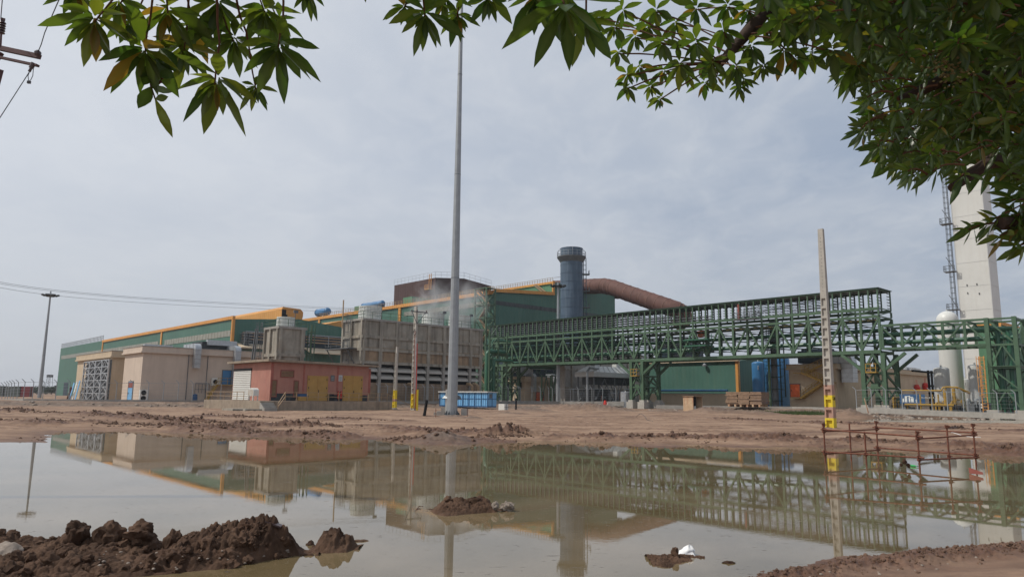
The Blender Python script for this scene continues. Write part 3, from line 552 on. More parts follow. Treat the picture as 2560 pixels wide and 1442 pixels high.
# ================================================================ long green shed with the orange ridge monitor
def shed():
    F = Fr(584, 170, 800); zt = F.sz(582, 790)[1]; ze = F.sz(582, 798)[1]
    T = thing('industrial_shed', 'long low green clad shed with orange eaves band behind the pink block on the left', 'shed', F.pt(0, 0, YZ))
    smid = F.sz(258, 850)[0]; send = F.sz(150, 890)[0]; zlow = F.sz(200, 862)[1]
    tr = F.tz(858, 818); tr_t = tr[0] + 6; zr = tr[1] - .6; tp = F.tz(700, 799)[0]
    m = MB(); zg = F.tz(740, 797)[1]
    m.prism([F.pt(0, 0, -.5), F.pt(0, tr_t, -.5), F.pt(0, tr_t, zr), F.pt(0, tp + 5, zg), F.pt(0, 0, ze)], A * smid); part(T, 'wall', m, M['green'])
    m = MB(); m.box(F, smid, send, 0, 20, -.5, zlow); part(T, 'wall', m, M['green'])
    m = MB(); m.box(F, -.25, smid, -.35, .3, ze, zt); part(T, 'eaves_band', m, M['orange'])
    for px in (404, 259): s = F.sz(px, 850)[0]; m = MB(); m.box(F, s - .5, s + .5, -.25, -.003, 1, ze); part(T, 'corner_trim', m, M['orange'])
    m = MB(); m.box(F, -.3, .3, -.35, .3, 2, ze - .01); part(T, 'corner_trim', m, M['orange'])
    zb0 = F.sz(577, 825); zb1 = F.sz(577, 840); s0, s1, s2, s3 = F.sz(577, 830)[0], F.sz(411, 860)[0], F.sz(396, 860)[0], F.sz(154, 890)[0]
    for a_, b_ in ((s0, s1), (s2, smid - .6), (smid + .6, s3)):
        m = MB(); m.box(F, a_, b_, -.08, -.004, zb1[1], zb0[1]); part(T, 'window_strip', m, M['glaz'])
    m = MB(); n = 34
    for i in range(n): s = smid + (send - smid) * i / n; m.box(F, s, s + .25, -.1, .05, zlow + .02, zlow + 1.9)
    m.box(F, smid, send, -.14, -.04, zlow + 1.6, zlow + 1.75); m.box(F, smid, send, -.14, -.04, zlow + .9, zlow + 1.0); part(T, 'roof_railing', m, M['galv'])
    m = MB(); sd0 = F.sz(171, 960)[0]; sd1 = F.sz(160, 960)[0]; m.box(F, sd0, sd1, -.06, -.003, -.2, F.sz(166, 955)[1]); part(T, 'door', m, M['navy'])
    # ridge monitor
    t0 = F.tz(708, 790)[0]; t1 = F.tz(762, 790)[0]; z1 = F.tz(712, 766)[1]; zl = zg - 3; c = .22 * (t1 - t0)
    m = MB(); pr = [F.pt(1.0, t0, zl), F.pt(1.0, t1 - c * 1.6, zl), F.pt(1.0, t1 - c * .4, zl + c * 1.3), F.pt(1.0, t1, z1 - c * 1.5), F.pt(1.0, t1, z1 - c * .7), F.pt(1.0, t1 - c * .6, z1 - .15), F.pt(1.0, t0 + .35, z1), F.pt(1.0, t0, z1 - .6)]
    m.prism(pr, A * (smid * .97)); part(T, 'ridge_monitor', m, M['orange'])
    m = MB(); m.box(F, .8, .97, t0 + .05, t0 + 1.1, z1 - 5.2, z1 - .7); m.box(F, .8, .97, t0 + .3, t0 + 1.5, z1 - 3, z1 - 1.9); part(T, 'torn_opening', m, M['black'])
    # far second monitor seen behind the gable
    f0 = F.tz(790, 800)
    m = MB(); q = hit(858, 800, F.pt(26, 0, 0), B)
    G = F.pt(26, 0, 0); ta = (hit(800, 810, G, B) - G).dot(B); tb = (hit(862, 800, G, B) - G).dot(B); zc = hit(862, 800, G, B).z
    m.prism([G + B * ta + Z * (zc - 7), G + B * (tb + 6) + Z * (zc - 7), G + B * (tb + 6) + Z * zc, G + B * tb + Z * zc, G + B * ta + Z * (zc - 2.2)], A * 30); part(T, 'ridge_monitor', m, M['orange'])
    # gable: dark openings with pipe brackets, canopies
    for (xa, xb, ya, yb) in ((606, 662, 829, 868), (763, 858, 838, 876)):
        t0, zt0 = F.tz(xa, ya); t1, _ = F.tz(xb, ya); zb = F.tz(xa, yb)[1]
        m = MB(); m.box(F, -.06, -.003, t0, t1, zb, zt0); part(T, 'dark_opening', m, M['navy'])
        m = MB(); m.box(F, -2.2, -2.0, t0, t1, zt0 - .15, zt0 + .1)
        n = max(2, int((t1 - t0) / 4))
        for i in range(n + 1): t = t0 + (t1 - t0) * i / n; m.box(F, -2.2, -2.05, t, t + .15, zb + 1, zt0); m.box(F, -2.2, -.07, t, t + .15, zt0 - .1, zt0 + .02)
        part(T, 'pipe_bracket', m, M['galv'])
        for k in range(3): m = MB(); z = zb + 2.0 + k * .7; m.tube([F.pt(-1.5, t0 - .5, z), F.pt(-1.5, t1, z)], .17, 6); part(T, 'pipe', m, M['tan'])
    m = MB()
    t0, z0 = F.tz(597, 835)
    for k in range(7):
        for j in range(5): m.box(F, -2.5 + j * .6, -2.35 + j * .6, t0 + .3, t0 + 2.4, z0 - 3.6 + k * .62, z0 - 3.5 + k * .62)
        m.box(F, -2.5, -.1, t0 + .5 + .5 * (k % 3), t0 + .6 + .5 * (k % 3), z0 - 3.6, z0 + .2)
    part(T, 'pipe_bracket', m, M['galv'])
    for (xa, xb, ya, yb) in ((590, 660, 865, 871), (760, 850, 876, 884)):
        t0, z1 = F.tz(xa, ya); t1, _ = F.tz(xb, ya); zb = F.tz(xa, yb)[1]
        m = MB(); m.prism([F.pt(-.01, t0, z1 + .5), F.pt(-3.5, t0, zb), F.pt(-3.5, t0, zb + .3), F.pt(-.01, t0, z1 + .8)], B * (t1 - t0)); part(T, 'canopy', m, M['cream'])
    return F
shed()
# ================================================================ big green hall, brown upper block
def hall():
    F = Fr(1234, 190, 740); z0 = F.tz(1235, 727)[1]
    T = thing('steel_mill_hall', 'tallest green clad hall with orange edge trim and a clerestory, behind the stack', 'factory hall', F.pt(0, 0, YZ))
    t1 = F.tz(1384, 720)[0]; zt = F.tz(1384, 706)[1]; zs = F.tz(1384, 732)[1]; t2, z2 = F.tz(1460, 711); t3, z3 = F.tz(1537, 731); t4 = (t2 + t3) / 2
    sE = F.sz(700, 808)[0]
    m = MB(); m.prism([F.pt(0, 0, -.5), F.pt(0, t3, -.5), F.pt(0, t3, z3), F.pt(0, t2, z2), F.pt(0, t1, zt), F.pt(0, t1 + .01, zs), F.pt(0, 0, z0)], A * sE); part(T, 'wall', m, M['green'])
    zw = F.sz(1100, 760)[1]
    m = MB(); m.box(F, 0, sE, t1 - .12, t1 - .01, zs - 1, zt - .02); part(T, 'clerestory_wall', m, M['greenl'])
    m = MB(); m.box(F, -.4, sE, -.45, .25, z0 - .9, z0 + .1)
    m.box(F, -.4, sE, t1 - .5, t1 + .2, zt - .35, zt + .3); m.box(F, -.45, -.05, t1 - .7, t1, zs - .5, zt); m.beam(F.pt(-.3, 0, z0 + .1), F.pt(-.3, t1, zs - .25), .5, .9); part(T, 'edge_trim', m, M['orange'])
    for px in (1000, 800): s = F.sz(px, 790)[0]; m = MB(); m.box(F, s - .6, s + .6, -.35, -.003, 2, z0 - .9); part(T, 'wall_trim', m, M['orange'])
    ta, za = F.tz(1238, 751); _, zb = F.tz(1238, 761)
    m = MB(); m.box(F, -.1, -.004, .6, t3 - .5, zb, za); part(T, 'window_strip', m, M['darkglaz'])
    sa = F.sz(1010, 800)[0]; zc = F.sz(1100, 768)[1]; zd = F.sz(1100, 779)[1]
    m = MB(); m.box(F, 4, sa, -.1, -.004, zd, zc); part(T, 'window_strip', m, M['glaz'])
    m = MB(); n = 60
    for (sa_, tb, zz, sb) in ((0, -.2, z0 + .1, sE * .75), (0, t1 - .3, zt + .3, sE * .5)):
        for i in range(n): s = sa_ + (sb - sa_) * i / n; m.box(F, s, s + .1, tb, tb + .1, zz, zz + 1.15)
        for k in (.55, 1.1): m.box(F, sa_, sb, tb, tb + .08, zz + k, zz + k + .08)
    m.beam(F.pt(-.2, t1, zt + 1.4), F.pt(-.2, t2 - 6, zt + 3.0), .1); part(T, 'roof_railing', m, M['tan'])
    # downpipe cap at the right eaves
    m = MB(); m.box(F, -1.0, 0, t3 - .2, t3 + 1.2, z3 - 2.0, z3 + .2); part(T, 'gutter_box', m, M['dark'])
    # stair on the clerestory
    m = MB(); u0, w0 = F.sz(1343, 712, t1 - .5); u1, w1 = F.sz(1365, 730, t1 - .5)
    for d in (0, 1.2): m.beam(F.pt(u0 + d, t1 - .6, w0), F.pt(u1 + d, t1 - .6, w1), .18, .3)
    for i in range(10): k = i / 9; m.beam(F.pt(u0 + (u1 - u0) * k, t1 - .6, w0 + (w1 - w0) * k), F.pt(u0 + (u1 - u0) * k + 1.2, t1 - .6, w0 + (w1 - w0) * k), .12)
    part(T, 'roof_stair', m, M['tan'])
    m = MB(); s0, zz = F.sz(1090, 742)
    s0 = F.sz(1005, 740, 10)[0]; s1 = F.sz(1045, 740, 10)[0]; zz = F.sz(1020, 740, 10)[1]
    m.box(F, F.sz(1030, 745, 8)[0], F.sz(1008, 745, 8)[0], 8, 16, z0 - 2, F.sz(1030, 741, 8)[1]); part(T, 'roof_vent_house', m, M['greenl'])
    # lattice stair tower at the corner
    R = thing('stair_tower', 'green lattice stair tower standing at the corner of the tall hall', 'stair tower', F.pt(4, -2, YZ))
    w = F.sz(1190, 760, -3.2)[0]; zt2 = z0 + .3; m = MB(); c = [(-1.2, -3.6), (w, -3.6), (w, -.5), (-1.2, -.5)]
    for (s, t) in c: m.box(F, s, s + .35, t, t + .35, -.3, zt2)
    z = 1.0; i = 0; b = 3.6
    while z < zt2 - b:
        for k in range(4):
            (s, t), (s2, t2_) = c[k], c[(k + 1) % 4]
            m.beam(F.pt(s, t, z), F.pt(s2, t2_, z), .25); m.beam(F.pt(s, t, z if (i + k) % 2 else z + b), F.pt(s2, t2_, z + b if (i + k) % 2 else z), .18)
        z += b; i += 1
    m.box(F, -1.2, w + .35, -3.6, -.5, zt2, zt2 + .2)
    part(R, 'frame', m, M['steelg'])
    m = MB(); z = 1.0; i = 0
    while z < zt2 - 3.6:
        a_, b_ = (-.6, w - .4) if i % 2 else (w - .4, -.6)
        m.beam(F.pt(a_, -2.2, z), F.pt(b_, -2.2, z + 3.6), .9, .2); z += 3.6; i += 1
    part(R, 'stair_flight', m, M['tan'])
    return F, z0
HF, HZ = hall()
def brown():
    F = Fr(1088, 245, 720); z0 = F.tz(1088, 694)[1]; sw = F.sz(986, 713)[0]; t1, z1 = F.tz(1160, 696); t2, z2 = F.tz(1228, 715)
    T = thing('furnace_building', 'dark brown clad block with railed roof rising above the green hall', 'factory building', F.pt(0, 0, YZ))
    m = MB(); m.prism([F.pt(0, 0, -.5), F.pt(0, t2, -.5), F.pt(0, t2, z2), F.pt(0, t1, z1), F.pt(0, 0, z0)], A * sw); part(T, 'wall', m, M['brownc'])
    m = MB(); pts = [F.pt(sw, -.1, z0), F.pt(0, -.1, z0), F.pt(0, t1, z1), F.pt(0, t2, z2)]
    for p, q in zip(pts, pts[1:]): railing(m, p, q, 2.1, max(2, int((q - p).length / 2.2)), .045)
    part(T, 'roof_railing', m, M['duct'])
    m = MB(); s, z = F.sz(1076, 725); s2, _ = F.sz(1082, 725); zt = F.sz(1079, 692)[1]
    m.box(F, s2, s + 1, -1.8, -.01, z, z + .3); railing(m, F.pt(s2, -1.8, z), F.pt(s + 1, -1.8, z), 1.6, 3, .06)
    for d in (0, 1.1): m.box(F, s2 + d + .5, s2 + d + .7, -.5, -.3, z, zt + 1)
    part(T, 'ladder_platform', m, M['orange'])
brown()
# blue vessels on the shed roofs
def htank(name, label, pa, pb, Y, r, mats, cat='tank'):
    p = at(*pa, Y); q0 = at(*pb, Y); d = A if True else B
    q = hit(*pb, p, A); q.z = p.z; v = (p - q); n = v.normalized()
    T = thing(name, label, cat, (p + q) / 2 - Z * r, 'blue horizontal tanks on the roofs'); m = MB()
    L_ = v.length; prof = [(0, -.35), (.5, -.28), (.85, -.12), (1, 0)]
    pts = [q - n * .35 * r, q - n * .25 * r, q, p, p + n * .25 * r, p + n * .4 * r]; m.tube(pts, [r * .5, r * .85, r, r, r * .85, r * .45], 20); part(T, 'vessel', m, M[mats], smooth=True)
    for u, v in ((q + n * .3, q + n * .6), (p - n * .6, p - n * .3)): m = MB(); m.tube([u, v], r * 1.05, 20); part(T, 'band', m, M['blued'])
    for k in (.2, .8): m = MB(); c = q.lerp(p, k); m.obox(c - B * r * .7 - n * .2 - Z * r * 1.35, B * r * 1.4, n * .4, Z * r * .8); part(T, 'saddle', m, M['galvd'])
htank('roof_tank', 'blue horizontal tank on the shed roof beside the orange ridge', (820, 778), (794, 782), 315, 1.6, 'bluet')
htank('roof_tank', 'blue horizontal tank half hidden behind the first white fan stack', (957, 758), (908, 764), 300, 1.25, 'bluet')
# low green-grey roofs between
m = MB(); F = Fr(902, 300, 790); z = F.sz(902, 764)[1]; m.box(F, 0, F.sz(885, 790)[0], 0, 14, 10, z); single('roof_house', 'small green roof house behind the first white fan stack', 'roof house', m, M['greenl'], F.pt(0, 0, 0))
# ================================================================ grey blue stack
def stack():
    Y = 184; p = at(1429, 800, Y); P = Vector((p.x, p.y, YZ)); r = (at(1458, 740, Y).x - at(1401, 740, Y).x) / 2 * .985; zt = zat(1428, 622, P)
    T = thing('chimney_stack', 'wide grey blue steel stack with a ringed platform near its top', 'chimney', P); H = zt - YZ
    prof = [(r, -1)]; n = 18
    for i in range(n): z = H * i / n; prof += [(r, z), (r, z + H / n - .12), (r * 1.018, z + H / n - .1), (r * 1.018, z + H / n)]
    prof += [(r, H), (r * .9, H), (r * .9, H - 3)]
    m = MB(); m.lathe(P, prof, 40); part(T, 'shell', m, M['bluec'], smooth=True)
    zp = zat(1428, 645, P) - YZ; m = MB(); m.lathe(P + Z * zp, [(r * .99, -1.3), (r * 1.3, 0), (r * 1.3, .25), (r * .99, .25)], 40); part(T, 'platform', m, M['galvd'])
    m = MB()
    for i in range(20):
        a = 2 * math.pi * i / 20; a2 = a + 2 * math.pi / 20; q = P + Vector((math.cos(a), math.sin(a), 0)) * r * 1.28 + Z * zp; q2 = P + Vector((math.cos(a2), math.sin(a2), 0)) * r * 1.28 + Z * zp
        m.beam(q, q + Z * 1.5, .07)
        for k in (.75, 1.5): m.beam(q + Z * k, q2 + Z * k, .07)
        if i % 5 == 0: m.beam(q + Z * 1.5, P + Vector((math.cos(a), math.sin(a), 0)) * r * 1.0 + Z * (H), .09)
    part(T, 'railing', m, M['galv'])
    m = MB(); o = Vector((1, 0.1, 0)).normalized(); sd_ = Vector((0, 1, 0)); ladder(m, P + o * (r + .25), zp, sd_, o, .05, .7); part(T, 'ladder', m, M['bluec'])
    for py in (686, 728, 769): z = zat(1428, py, P) - YZ; m = MB(); m.obox(P + o * r * .95 - sd_ * .9 + Z * z, o * 2.0, sd_ * 1.8, Z * .18); railing(m, P + o * (r + 1.7) - sd_ * .9 + Z * z, P + o * (r + 1.7) + sd_ * .9 + Z * z, 1.1, 2, .04); part(T, 'landing', m, M['galvd'])
stack()
def duct():
    pts = [at(1385, 720, 222), at(1465, 716, 216), at(1510, 715, 208), at(1532, 719, 205), at(1570, 733, 200), at(1690, 774, 187), at(1706, 783, 187), at(1708, 792, 191), at(1706, 800, 200), at(1700, 806, 214)]
    T = thing('brown_duct', 'thick rusty brown gas duct sloping down from the hall roof to the right', 'duct', pts[-1] - Z * 4); fine = []
    for i in range(len(pts) - 1):
        n = 6 if i == 4 else 2
        for k in range(n): fine.append(pts[i].lerp(pts[i + 1], k / n))
    fine.append(pts[-1]); rr = 2.3; m = MB(); m.tube(fine, rr, 28); part(T, 'shell', m, M['rust'], smooth=True)
    rm = mat('rust_ring', (0.19, 0.105, 0.08), .7, var=.2)
    for i in range(len(fine) - 1):
        L_ = (fine[i + 1] - fine[i]).length; n = max(1, round(L_ / 4.5)); d = (fine[i + 1] - fine[i]).normalized()
        for k in range(n): c = fine[i].lerp(fine[i + 1], k / n); m = MB(); m.tube([c - d * .08, c + d * .08], rr * 1.03, 28); part(T, 'stiffening_ring', m, rm)
duct()
# ================================================================ cooling towers
def fan_stack(T, P, r, h):
    m = MB(); prof = [(r * 1.06, 0), (r * 1.0, h * .35), (r * .985, h * .7), (r * 1.02, h), (r * .93, h), (r * .92, h * .3)]; m.lathe(P, prof, 32); o = part(T, 'fan_stack', m, M['frp'], smooth=True)
    m = MB()
    for z in (0.06, .28, .5, .72, .97): rr = r * (1.06 - .08 * min(z, .6)) + .02; m.lathe(P + Z * (h * z), [(rr, -.07), (rr + .1, -.07), (rr + .1, .07), (rr, .07)], 32)
    for i in range(22):
        a = 2 * math.pi * i / 22; d = Vector((math.cos(a), math.sin(a), 0)); m.beam(P + d * r * 1.075, P + d * r * 1.035 + Z * h, .09)
    q = part(o, 'stiffening_ribs', m, M['frp'])
    return o
def ctower(name, label, px, Y, ptop, pxl, pxr, z_ledge, fans, cells_px, hbeams, big):
    F = Fr(px, Y, 850); zt = F.tz(px, ptop)[1]; sw = F.sz(pxl, ptop + 6)[0]; tw = F.tz(pxr, ptop + 12)[0]
    T = thing(name, label, 'cooling tower', F.pt(0, 0, YZ)); zb = F.tz(px, 906)[1] if big else 1.5
    m = MB(); m.box(F, 0, sw, 0, tw, zb, zt - .25); part(T, 'casing', m, M['conc'])
    m = MB(); m.box(F, -.25, sw + .25, -.25, tw + .25, zt - .25, zt + .12); part(T, 'roof_slab', m, M['concg'])
    if big: m = MB(); zq = F.tz(px, 866)[1]; m.box(F, -.03, -.001, .002, tw - .002, zb, zq); part(T, 'stained_band', m, M['concb'])
    m = MB(); e = .3
    ts = [0] + [F.tz(x, 850)[0] for x in cells_px] + [tw - .5]
    for t in ts: m.box(F, -e, -.002, t - (0 if t == 0 else .25), t + .4, zb - (0 if not big else 0), zt - .25)
    for s in (0, sw / 2, sw - .45): m.box(F, s, s + .45, -e, -.002, zb, zt - .25)
    for py in hbeams: z = F.tz(px, py)[1]; m.box(F, -e + .04, -.004, -.2, tw + .1, z - .25, z + .25); m.box(F, -.2, sw + .1, -e + .04, -.004, z - .25, z + .25)
    part(T, 'buttress_frame', m, M['conc'])
    if big:
        # air inlets: dark recess, posts, curved concrete louvres, basin wall
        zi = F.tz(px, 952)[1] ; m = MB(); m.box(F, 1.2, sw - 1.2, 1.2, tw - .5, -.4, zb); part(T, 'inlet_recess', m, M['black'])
        m = MB(); m.box(F, 0, sw, 0, tw, -.6, F.tz(px, 955)[1]); part(T, 'basin', m, M['concd'])
        m = MB()
        for t in ts: m.box(F, -.28, .35, t - (0 if t == 0 else .22), t + .3, -.3, zb - .001)
        part(T, 'inlet_posts', m, M['concg'])
        for (ya, yb) in ((915, 928), (933, 946)):
            za = F.tz(px, ya)[1]; zc = F.tz(px, yb)[1]
            for t0, t1 in zip(ts, ts[1:]):
                m = MB(); n = 6; pr = []
                for i in range(n + 1): k = i / n; pr.append((-.25 + 1.0 * ((1 - k) ** 2), za + (zc - za) * (k)))
                poly = [F.pt(s, t0 + .35, z) for s, z in pr] + [F.pt(s + .15, t0 + .35, z) for s, z in pr[::-1]]
                m.prism(poly, B * (t1 - t0 - .7)); part(T, 'inlet_louvre', m, M['concp'])
    m = MB(); h = 1.15
    for p, q in ((F.pt(-.2, -.2, zt + .1), F.pt(-.2, tw, zt + .1)), (F.pt(-.2, -.2, zt + .1), F.pt(sw, -.2, zt + .1)), (F.pt(sw, -.2, zt + .1), F.pt(sw, tw, zt + .1)), (F.pt(sw, tw, zt + .1), F.pt(-.2, tw, zt + .1))): railing(m, p, q, h, None, .035, 1)
    part(T, 'railing', m, M['steelg'])
    for (xc, wpx, yt) in fans:
        t, _ = F.tz(xc, 800, sw / 2); P = F.pt(sw / 2, t, zt + .1); r = wpx / 2 / FL * P.y * .97; hh = zat(xc, yt, P) - zt - .1; fan_stack(T, P, r, hh)
    # floodlights on the roof
    for xc in fans[:3]:
        t, _ = F.tz(xc[0] + xc[1] * .5, 800); m = MB(); q = F.pt(-.2, t, zt); m.beam(q, q + Z * 2.4, .08); m.obox(q + Z * 2.3 - B * .35 - A * .3, B * .7, A * .25, Z * .45); part(T, 'floodlight', m, M['galvd'])
    return F, T, zt, sw, tw
CF, CT_, cz, csw, ctw = ctower('cooling_tower', 'large weathered concrete cooling tower with three white fan stacks behind the red building', 907, 122, 796, 859, 1206, 0, [(925, 55, 767), (1082, 52, 783), (1149, 52, 790)], (950, 991, 1036, 1070, 1109, 1175), (840, 872, 905), True)
m = MB(); P = CF.pt(csw + .4, -.6, 1); ladder(m, CF.pt(csw * .55, -.55, 1), cz, A, -B, .035, .6); part(CT_, 'ladder', m, M['galvd'])
m = MB(); z = CF.sz(880, 873)[1]; m.box(CF, csw * .2, csw + 2.5, -2.0, -.3, z, z + .15); railing(m, CF.pt(csw * .2, -2, z), CF.pt(csw + 2.5, -2, z), 1.1, 4, .035)
for s in (csw * .3, csw + 2): m.beam(CF.pt(s, -1.9, z), CF.pt(s, -.31, z - 2.5), .14)
part(CT_, 'platform', m, M['galvd'])
m = MB(); s, z = CF.sz(859, 794); m.box(CF, csw - 1.2, csw - 1.0, -.9, -.75, z - 2, z + 3)
part(CT_, 'roof_bracket', m, M['tan'])
for x0 in (1018, 1165, 1180): m = MB(); t, z = CF.tz(x0, 960); m.tube([CF.pt(-.3, t, z), CF.pt(-1.2, t, z), CF.pt(-1.5, t + .3, z - .4), CF.pt(-1.5, t + .3, -.3)], .28, 8); part(CT_, 'pipe', m, M['tan'])
SFr, ST_, sz_, ssw, stw = ctower('cooling_tower', 'small square concrete cooling tower with a single white fan stack, left of the large one', 697, 112, 816, 664, 763, 0, [(715, 42, 794)], (), (886,), False)
m = MB(); ladder(m, SFr.pt(ssw + .6, -.4, 1), sz_, A, -B, .035, .6); m.beam(SFr.pt(ssw + 2.6, -1, 1), SFr.pt(ssw + .6, -1, sz_), .2); m.beam(SFr.pt(ssw + 3.4, -1, 1), SFr.pt(ssw + 1.4, -1, sz_), .2); part(ST_, 'ladder', m, M['galvd'])
m = MB(); 
for tt in (stw + .9, stw + 1.6):
    for ss in (-.2, .8): m.box(SFr, ss, ss + .12, tt, tt + .12, 1, sz_ + .8)
z = 3
while z < sz_: m.box(SFr, -.2, .9, stw + .9, stw + 1.7, z, z + .1); z += 1.8
part(ST_, 'access_tower', m, M['steelg'])
# steam
def steam(name, label, c, r, dens):
    mb = MB(); blob(mb, c, r, 3, (1, 1, 1.25), 3, .25)
    m = bpy.data.materials.new('steam'); m.use_nodes = True; t = m.node_tree; t.nodes.clear(); N = t.nodes.new; L = t.links.new
    o = N('ShaderNodeOutputMaterial'); v = N('ShaderNodeVolumePrincipled'); L(v.outputs[0], o.inputs['Volume']); v.inputs['Color'].default_value = (.95, .95, .95, 1); v.inputs['Anisotropy'].default_value = .2
    tc = N('ShaderNodeTexCoord'); n = N('ShaderNodeTexNoise'); L(tc.outputs['Object'], n.inputs['Vector']); n.inputs['Scale'].default_value = 1.6 / r; n.inputs['Detail'].default_value = 5; n.inputs['Distortion'].default_value = .6
    ln = N('ShaderNodeVectorMath'); ln.operation = 'LENGTH'; L(tc.outputs['Object'], ln.inputs[0])
    f = N('ShaderNodeMapRange'); L(ln.outputs['Value'], f.inputs['Value']); f.inputs['From Min'].default_value = r * .25; f.inputs['From Max'].default_value = r * .95; f.inputs['To Min'].default_value = 1; f.inputs['To Max'].default_value = 0
    g = N('ShaderNodeMapRange'); L(n.outputs[0], g.inputs['Value']); g.inputs['From Min'].default_value = .42; g.inputs['From Max'].default_value = .7
    k = N('ShaderNodeMath'); k.operation = 'MULTIPLY'; L(f.outputs[0], k.inputs[0]); L(g.outputs[0], k.inputs[1])
    q = N('ShaderNodeMath'); q.operation = 'MULTIPLY'; L(k.outputs[0], q.inputs[0]); q.inputs[1].default_value = dens; L(q.outputs[0], v.inputs['Density'])
    ob = single(name, label, 'steam', mb, m, c, 'steam plumes'); ob['kind'] = 'stuff'; return ob
for (x, y, r, d, lab) in ((1078, 760, 5.4, .42, 'steam plume rising from the middle fan stack'), (1158, 762, 5.8, .45, 'steam plume rising from the right fan stack beside the mast'), (925, 752, 2.2, .25, 'faint steam over the leftmost large fan stack')):
    t, _ = CF.tz(x, 800, csw / 2); P = CF.pt(csw / 2, t, 0); P.z = zat(x, y, P); steam('steam', lab, P, r, d)
# ---------------------------------------------------------------- shared fittings
def duct_elbow(root, P, out, side, r_w, h_drop, run, m='duct'):
    """square air duct: comes over the parapet and turns down the wall. P: top outer corner at the wall"""
    mb = MB(); w = r_w; n = 6; pts = []
    mb.obox(P - out * run - side * w / 2, out * run, side * w, Z * w)
    for i in range(n):
        a0, a1 = math.pi / 2 * i / n, math.pi / 2 * (i + 1) / n
        c = P
        pr = [c + out * math.sin(a0) * w + Z * (math.cos(a0) * w), c + out * math.sin(a1) * w + Z * (math.cos(a1) * w), c + Z * .001 + out * math.sin(a1) * .03, c + Z * .001 + out * math.sin(a0) * .03]
        mb.prism([p - side * w / 2 for p in pr], side * w)
    mb.obox(P - side * w / 2 - Z * h_drop + out * .03, out * (w - .03), side * w, Z * h_drop)
    o = part(root, 'air_duct', mb, M[m])
    mb = MB()
    for k in range(4): z = -h_drop * (k / 4) - .1; mb.obox(P - side * (w / 2 + .04) + Z * z - out * 0.0, out * (w + .04), side * (w + .08), Z * .07)
    for k in range(3): mb.obox(P - out * (run * k / 3 + .3) - side * (w / 2 + .04), out * .07, side * (w + .08), Z * (w + .04))
    q = part(o, 'duct_flange', mb, M['galv'])
    return o
def door_panel(root, F, on, a0, a1, z0, z1, m, name='door', d=.06, split=False):
    mb = MB()
    if on == 't': mb.box(F, -d, -.004, a0, a1, z0, z1)
    else: mb.box(F, a0, a1, -d, -.004, z0, z1)
    o = part(root, name, mb, m if not isinstance(m, str) else M[m])
    mb = MB(); w = .12; e = d + .03
    def bx(x0, x1, y0, y1):
        if on == 't': mb.box(F, -e, -.003, x0, x1, y0, y1)
        else: mb.box(F, x0, x1, -e, -.003, y0, y1)
    bx(a0 - w, a0 - .002, z0, z1 + w); bx(a1 + .002, a1 + w, z0, z1 + w); bx(a0 - .001, a1 + .001, z1 + .002, z1 + w)
    if split: c = (a0 + a1) / 2; bx(c - .03, c + .03, z0, z1)
    part(o, 'door_frame', mb, M['ochre'] if m == 'ochre' else M['galvd'])
    mb = MB(); zc = z0 + min(1.1, (z1 - z0) * .45); c = (a0 + a1) / 2 + (.12 if split else (a1 - a0) * .35)
    if on == 't': mb.box(F, -e - .06, -e + .01, c, c + .06, zc, zc + .3)
    else: mb.box(F, c, c + .06, -e - .06, -e + .01, zc, zc + .3)
    part(o, 'handle', mb, M['dark'])
    if split:
        mb = MB()
        for q in (a0 + .03, a1 - .1):
            for zz in (.15, .5, .85): mb.box(F, -e - .03, -e + .02, q, q + .07, z0 + (z1 - z0) * zz, z0 + (z1 - z0) * zz + .22)
        part(o, 'hinges', mb, M['dark'])
    return o
